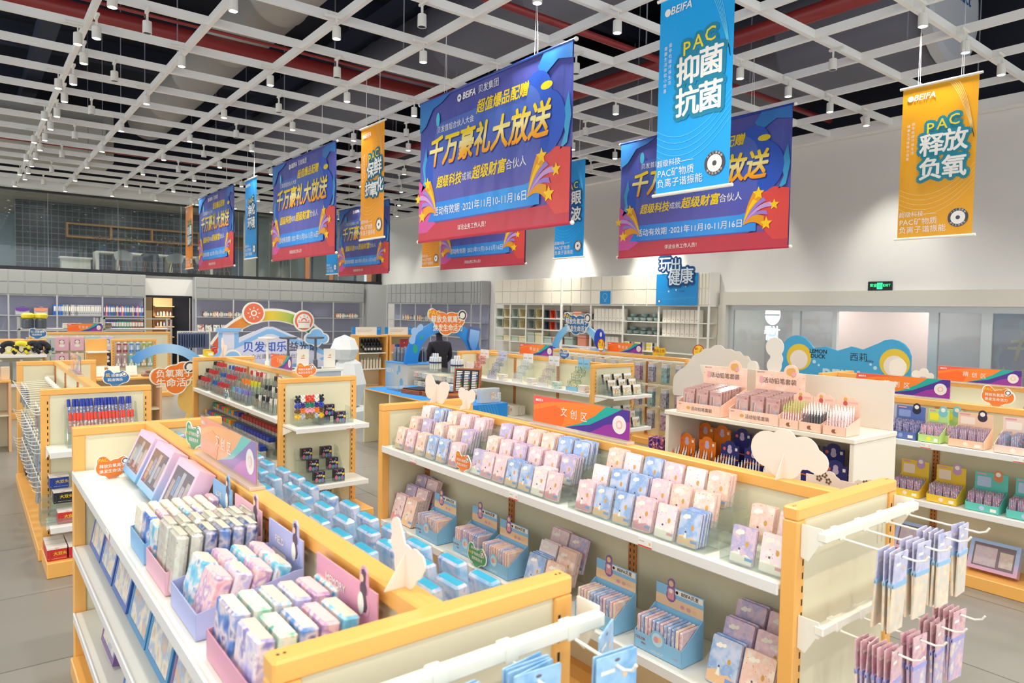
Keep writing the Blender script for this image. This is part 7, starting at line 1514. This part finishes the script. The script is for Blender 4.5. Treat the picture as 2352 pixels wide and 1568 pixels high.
for i, x in enumerate((1.55, 1.75, 1.98)): o = thing('white_booklet', 'white booklet propped on the cubby table, %s of three' % ['left', 'middle', 'right'][i], 'booklet', (x, 11.8, 1.002)); b = B(); b.M = Matrix.Rotation(rad(-20), 4, 'X'); b.bbox(-.075, .075, 0, .02, 0, .17, paper, .006); b.text('note', 0, .06, .03, mat('ink_faint', '#B9C9D0', .5), -.001); b.obj('cover', o); B().bbox(-.075, .075, -.01, .06, -.001, .02, mat('cubby_edge', '#E9B98C', .5)).obj('stand', o)
for i in range(5): o = thing('ink_pad', 'small clear topped ink pad on the cubby table, %s' % ['front left', 'front right', 'back left', 'back right', 'stacked on top'][i], 'ink pad', (2.16+.1*(i % 2)+(.05 if i == 4 else 0), 11.7+.1*(i//2 % 2)+(.05 if i == 4 else 0), 1.002+(.05 if i == 4 else 0))); B().bbox(-.045, .045, 0, .09, 0, .02, mat('pad_brown', '#8A5A48', .4), .004).obj('base', o); B().bbox(-.045, .045, 0, .09, .021, .045, clear('pad_clear', '#E4D4CC', .3), .004).obj('lid', o)
for i in range(5): put('beige', lambda: (lambda o: (B().bbox(-.05, .05, 0, .08, 0, .18, mat('beige_carton', '#EBCFA9', .45), .003).obj('carton', o), o)[1])(thing('beige_carton')), (.02+.105*i, 11.98, 1.002), 0, 'beige carton on the far left cubby table, %s from the left' % ORD[i], 'carton', 'beige cartons')
def rackthing(): 
    t = thing('storage_rack', 'grey metal rack of toolboxes and lanterns at back left', 'rack', (1.0, 20.2, 0)); m = mat('rack_grey', '#B4B6B2', .4)
    for x in (0, 1.6, 1.75, 3.3):
        for y in (0, .5): B().box(x, x+.04, y, y+.04, 0, 1.72, m).obj('post', t)
    for z in (.5, 1.0, 1.42): B().box(0, 3.3, 0, .54, z, z+.03, m).obj('shelf', t)
    B().box(1.75, 3.34, 0, .04, 1.69, 1.72, m).obj('top_bar', t)
rackthing()
yl = mat('lantern_yellow', '#E9D21E', .35)
for i, x in enumerate((1.2, 1.46)): put('lant', lambda: (lambda o: (B().lathe([(.11, 0), (.12, .02), (.12, .2), (.1, .24)], mat('lantern_body', '#4f545e', .35), 12).obj('body', o), B().lathe([(.12, .24), (.14, .27), (.14, .33), (.08, .37)], yl, 14).obj('cap', o), o)[2])(thing('lantern_jar')), (x, 20.4, 1.452), 0, 'jar shaped lantern with yellow cap on the grey rack, %s' % ['left', 'right'][i], 'lantern', 'yellow capped lanterns')
for i, (x, z, c, w, h, lab) in enumerate([(1.9, 1.03, '#A8492A', .5, .22, 'rust coloured toolbox on the grey rack'), (2.5, 1.03, '#7F8794', .45, .34, 'grey clear toolbox on the grey rack'), (3.0, 1.03, '#2e3038', .3, .26, 'black toolbox at the right end of the grey rack'), (1.3, 1.03, '#D9D4C8', .3, .2, 'pale carton on the lower left of the grey rack'), (2.1, 1.452, '#D9D4C4', .4, .12, 'pale carton on top of the grey rack, left'), (2.75, 1.452, '#8C7A6A', .4, .14, 'brown carton on top of the grey rack, right')]):
    o = thing('tool_box', lab, 'toolbox', (x, 20.3, z+.004)); B().bbox(-w/2, w/2, 0, .18, 0, h*.8, mat('tb_'+c, c, .4), .015).obj('body', o); B().bbox(-w/2, w/2, 0, .18, h*.8+.001, h, mat('tb_lid_'+c, c, .3), .015).obj('lid', o); b = B(); b.bbox(-.05, .05, -.012, 0, h*.55, h*.85, paper); b.obj('latch', o)
# navy bags rail and toys in the middle distance
for i in range(12): put('navybag', hangslab('n', mat('navy_folder', '#5B6A90', .3), .2, .36, lambda b, w, h: b.flat(rect(-w/2+.01, w/2-.01, -.03, -.01), -.001, mat('folder_edge', '#A9B4CC', .3))), (4.05+.055*i, 18.0, 1.42), .9, 'navy file bag hanging right of the apron gondola, %s from the left' % ORD[i], 'file bag', 'navy file bags')
o = thing('bag_rail', 'white rail of navy file bags', 'rail', (4.0, 18.08, 0)); B().box(0, .75, 0, .03, 1.43, 1.46, white).obj('bar', o); B().box(0, .03, 0, .03, 0, 1.429, white).obj('post', o); B().box(.72, .75, 0, .03, 0, 1.429, white).obj('post', o); B().box(0, .75, -.2, .2, 0, .04, white).obj('base', o)
t = thing('toy_table', 'table heaped with bright toys behind the pen gondola', 'table', (3.9, 15.2, 0)); B().bbox(0, 1.3, 0, .8, .98, 1.02, white).obj('table_top', t); B().box(.04, 1.26, .04, .76, 0, .979, cream).obj('plinth', t)
for i in range(14): c = ['#E2C52E', '#C9403A', '#E59BB4', '#49A9C0', '#E2C52E', '#8a8f9c', '#E98A3A'][i % 7]; o = thing('toy_box', 'small bright toy box on the heaped toy table, %s from the left, %s row' % (ORD[i % 7], ['front', 'back'][i//7]), 'toy box', (4.02+.17*(i % 7), 15.3+.2*(i//7), 1.022)); B().bbox(-.07, .07, 0, .12, 0, .1+.04*(i % 3), mat('toy_'+c, c, .35), .006).obj('carton', o); B().box(-.05, .05, -.001, 0, .03, .08, mat('toy_label', '#EFE8DC', .4)).obj('label', o)
# arch stand with orange lettering beside the marker gondola (its mascot left out)
o = thing('wave_arch_stand', 'blue wave arch board with orange lettering, left of the pen gondola', 'arch sign', (2.3, 10.6, 0)); b = B(); n = 20
for k in range(n):
    a0, a1 = rad(-75)+rad(210)*k/n, rad(-75)+rad(210)*(k+1)/n; R0, R1 = .5, .62
    b.prism([(R0*cos(a0)-.1, .9+R0*1.05*sin(a0)), (R1*cos(a0)-.1, .9+R1*1.05*sin(a0)), (R1*cos(a1)-.1, .9+R1*1.05*sin(a1)), (R0*cos(a1)-.1, .9+R0*1.05*sin(a1))], 0, .02, ramp('wave_blue', ['#3F8FDC', '#A9D3F2', '#3F8FDC'], 0, .4))
b.obj('arch', o); c = B(); ou = union_blob([(-.2, 1.1, .12), (0, 1.1, .16), (.12, 1.16, .14), (.02, .98, .14)], 60); c.prism(ou, -.04, -.02, paper); c.flat([(-.02+(a+.02)*.93, 1.08+(e-1.08)*.93) for a, e in ou], -.041, mat('card_o', '#EE7F2E', .4)); c.text('负氧离子', 0, 1.13, .12, paper, -.043, .02); c.text('生命活力', .02, 1.0, .13, paper, -.043, .02); c.flat(disc(.2, 1.22, .09, 22), -.042, paper); c.flat(disc(.2, 1.22, .075, 20), -.043, mat('seal_dark', '#4b4a50', .5)); c.flat(disc(.2, 1.22, .05, 16), -.044, paper); c.obj('lettered_board', o)
d_ = B(); d_.prism(union_blob([(.25, .75, .2), (.3, .95, .22), (.28, .4, .16)], 40), .021, .04, mat('plain_yellow_board', '#E9C069', .5)); d_.box(-.5, .5, -.1, .2, 0, .02, mat('floor_base', '#A9C9E6', .5)); d_.obj('plain_board', o)
# floor mat strip
o = B().box(2.2, 3.5, 9.98, 10.4, .001, .004, mat('mat_white', '#E9ECF2', .5)).obj('vinyl_sticker'); tag(o, 'white and blue dashed floor sticker before the wave arch', 'floor sticker')
# ================= upstairs furniture =================
ot = mat('oak', '#B98546', .5)
t = thing('wood_shelf', 'open oak shelf hung on the dark grid wall upstairs', 'shelf', (2.75, 28.1, 4.3))
for z in (0, .44): B().bbox(0, 6.6, 0, .38, z, z+.06, ot).obj('board', t)
for x in (0, 1.3, 2.6, 4.2, 6.5): B().bbox(x, x+.06, 0, .38, .061, .439, ot).obj('divider', t)
B().box(0, 6.6, .36, .379, .061, .439, mat('oak_back', '#8E6B42', .6)).obj('back', t)
t = thing('long_table', 'white long table with steel tap upstairs', 'table', (3.4, 26.3, 3.0)); B().bbox(0, 3.6, 0, .9, .72, .78, white).obj('table_top', t)
for x in (0, .6, 2.2, 3.52): B().box(x, x+.08, .05, .85, 0, .719, white).obj('leg_panel', t)
B().tube([(1.2, .6, .78), (1.2, .6, 1.0), (1.14, .6, 1.06), (1.08, .6, 1.0)], .014, mat('steel', '#C9C9C9', .2, 1.), 8).obj('tap', t)
t = thing('white_counter', 'low white counter by the dark grid wall upstairs', 'counter', (2.4, 26.4, 3.0)); B().bbox(0, .9, 0, .5, .5, .55, white).obj('counter_top', t); B().box(.05, .85, .05, .45, 0, .499, white).obj('body', t)
def chair(c):
    def fn():
        o = thing('shell_chair'); m = mat('chair_'+c, {'white': '#D9D8D2', 'dark': '#3B3E48'}[c], .4); n = 16; vs = []; fs = []
        for i, (r_, z) in enumerate(((.1, .45), (.22, .46), (.25, .52), (.27, .62))): vs += [(r_*cos(2*pi*k/n), r_*sin(2*pi*k/n), z+(.14*max(0, -sin(2*pi*k/n)) if i == 3 else 0)+(.03*max(0, -sin(2*pi*k/n)) if i == 2 else 0)) for k in range(n)]
        for i in range(3): fs += [(i*n+k, i*n+(k+1) % n, i*n+n+(k+1) % n, i*n+n+k) for k in range(n)]
        fs.append(tuple(range(n))); b = B(); b.add(vs, fs, m); b.obj('shell_seat', o, smooth=True)
        for sx in (-1, 1):
            for sy in (-1, 1): B().tube([(.1*sx, .1*sy, .45), (.2*sx, .2*sy, 0)], .018, mat('chair_wood', '#B07E50', .5), 8, .012).obj('leg', o)
        return o
    return fn
for i, (x, c, lab) in enumerate([(4.0, 'white', 'white shell chair upstairs, leftmost at the long table'), (4.75, 'dark', 'dark shell chair upstairs between two white ones'), (5.5, 'white', 'white shell chair upstairs beside the small orange banner'), (6.4, 'white', 'white shell chair upstairs behind the farthest blue banner'), (7.0, 'white', 'white shell chair upstairs right of the farthest blue banner')]): put('chair_'+c, chair(c), (x, 25.2, 3.0), RN.uniform(-.3, .3), lab, 'chair', 'shell chairs upstairs')
lf = printed('foliage', ['#3E5A34', '#5A7A46', '#2C4428'], 18, .6); fl_ = printed('foliage_bloom', ['#8A4A78', '#4A5A3A', '#B06A9A'], 18, .6)
for i, (x, m, lab) in enumerate([(4.55, lf, 'green leafy plant on the long table upstairs'), (5.6, fl_, 'plant with purple blossoms on the long table upstairs'), (3.65, mat('dry_brown', '#5A4636', .7), 'dry brown branches in a vase upstairs')]):
    o = thing('potted_plant', lab, 'plant', (x, 26.75, 3.785)); B().lathe([(.07, 0), (.1, .02), (.09, .2), (.06, .24)], mat('pot_dark', '#2c3550', .4), 12).obj('pot', o); b = B(); rr = random.Random(i)
    for k in range(70):
        a = rr.uniform(0, 6.28); el = rr.uniform(.1, 1.4); L_ = rr.uniform(.15, .42); p = Vector((cos(a)*cos(el)*L_*1.3, sin(a)*cos(el)*L_, .25+sin(el)*L_)); q = Vector((rr.uniform(-1, 1), rr.uniform(-1, 1), rr.uniform(-.4, .6))).normalized()*.06; s_ = q.cross(Vector((0, 0, 1))).normalized()*.025
        b.add([p-q, p+s_, p+q, p-s_], [(0, 1, 2, 3)], m)
        if k % 6 == 0: b.tube([(0, 0, .2), tuple(p)], .004, mat('stem', '#5a5238', .7), 4)
    b.obj('foliage', o)
# passage furniture seen through the back doorway
o = thing('bookcase', 'lit narrow bookcase inside the back doorway', 'bookcase', (5.1, 26.2, 0)); B().box(0, .6, .3, .33, 0, 2.3, mat('bookcase_tan', '#B58A5A', .6)).obj('back', o)
for z in (.6, .95, 1.3, 1.65, 2.0): B().box(0, .6, 0, .299, z, z+.03, mat('bookcase_shelf', '#C79A66', .6)).obj('shelf', o)
for i in range(10): put('sb'+sb[i], sbook(sb[i]), (5.2+.1*(i % 5), 26.3, 1.33+.35*(i//5)), 0, 'small book, %s from the left on the %s bookcase shelf in the doorway' % (ORD[i % 5], ['lower', 'upper'][i//5]), 'book', 'books in the doorway bookcase')
b = B(); b.box(0, .6, 0, .4, 0, 1.25, mat('crate_brown', '#8A5A34', .6)); o = b.obj('brown_crate'); o.location = (4.75, 25.2, 0); tag(o, 'brown crate standing inside the back doorway', 'crate')

CH = {}
for o in COL.objects:
    if o.parent: CH.setdefault(o.parent.name, []).append(o)
KIDS_ALL = lambda o: CH.get(o.name, [])
# a thing of one single part is simply that mesh
for o in list(COL.objects):
    if o.type == 'EMPTY' and not o.parent and len(KIDS_ALL(o)) == 1 and not KIDS_ALL(KIDS_ALL(o)[0]):
        c = KIDS_ALL(o)[0]; nm = o.name; c.parent = None; c.location = o.location; c.rotation_euler = o.rotation_euler; c.scale = o.scale
        for k in ('label', 'category', 'group'):
            if k in o: c[k] = o[k]
        bpy.data.objects.remove(o); c.name = nm

PL = {('gondola_shelf', 'end_frame'): 'orange slotted end frame', ('gondola_shelf', 'end_panel'): 'cream end panel', ('gondola_shelf', 'back_panel'): 'cream back panel', ('gondola_shelf', 'top_rail'): 'orange top rail', ('gondola_shelf', 'shelf'): 'white shelf board with price lip', ('gondola_shelf', 'upright'): 'dark orange slotted upright', ('gondola_shelf', 'base'): 'orange base plinth',
      ('display_box', 'header_card'): 'tall printed header card', ('notebook', 'pages'): 'pale page edges', ('gift_box', 'window'): 'clear film window', ('shelf_sign', 'base'): 'clear base strip', ('track_spotlight', 'can'): 'white cylinder lamp body', ('cabinet_unit', 'back_panel'): 'lavender grey or cream back panel',
      ('hook_rail', 'hook'): 'thin white wire hook', ('standee', 'support_fin'): 'triangular support fin', ('person', 'hair'): 'black hair', ('paint_box', 'dark_lining'): 'black lining', ('shell_chair', 'leg'): 'wooden leg', ('promotion_banner', 'top_rod'): 'blue top rod', ('promotion_banner', 'bottom_rod'): 'red bottom rod', ('tall_banner', 'top_rod'): 'white top rod', ('tall_banner', 'bottom_rod'): 'white bottom rod'}
for o in COL.objects:
    if o.parent and not o.parent.parent:
        k = (o.parent.name.split('.')[0], o.name.split('.')[0])
        if k in PL and k[0] != 'cabinet_unit': o['label'] = PL[k]
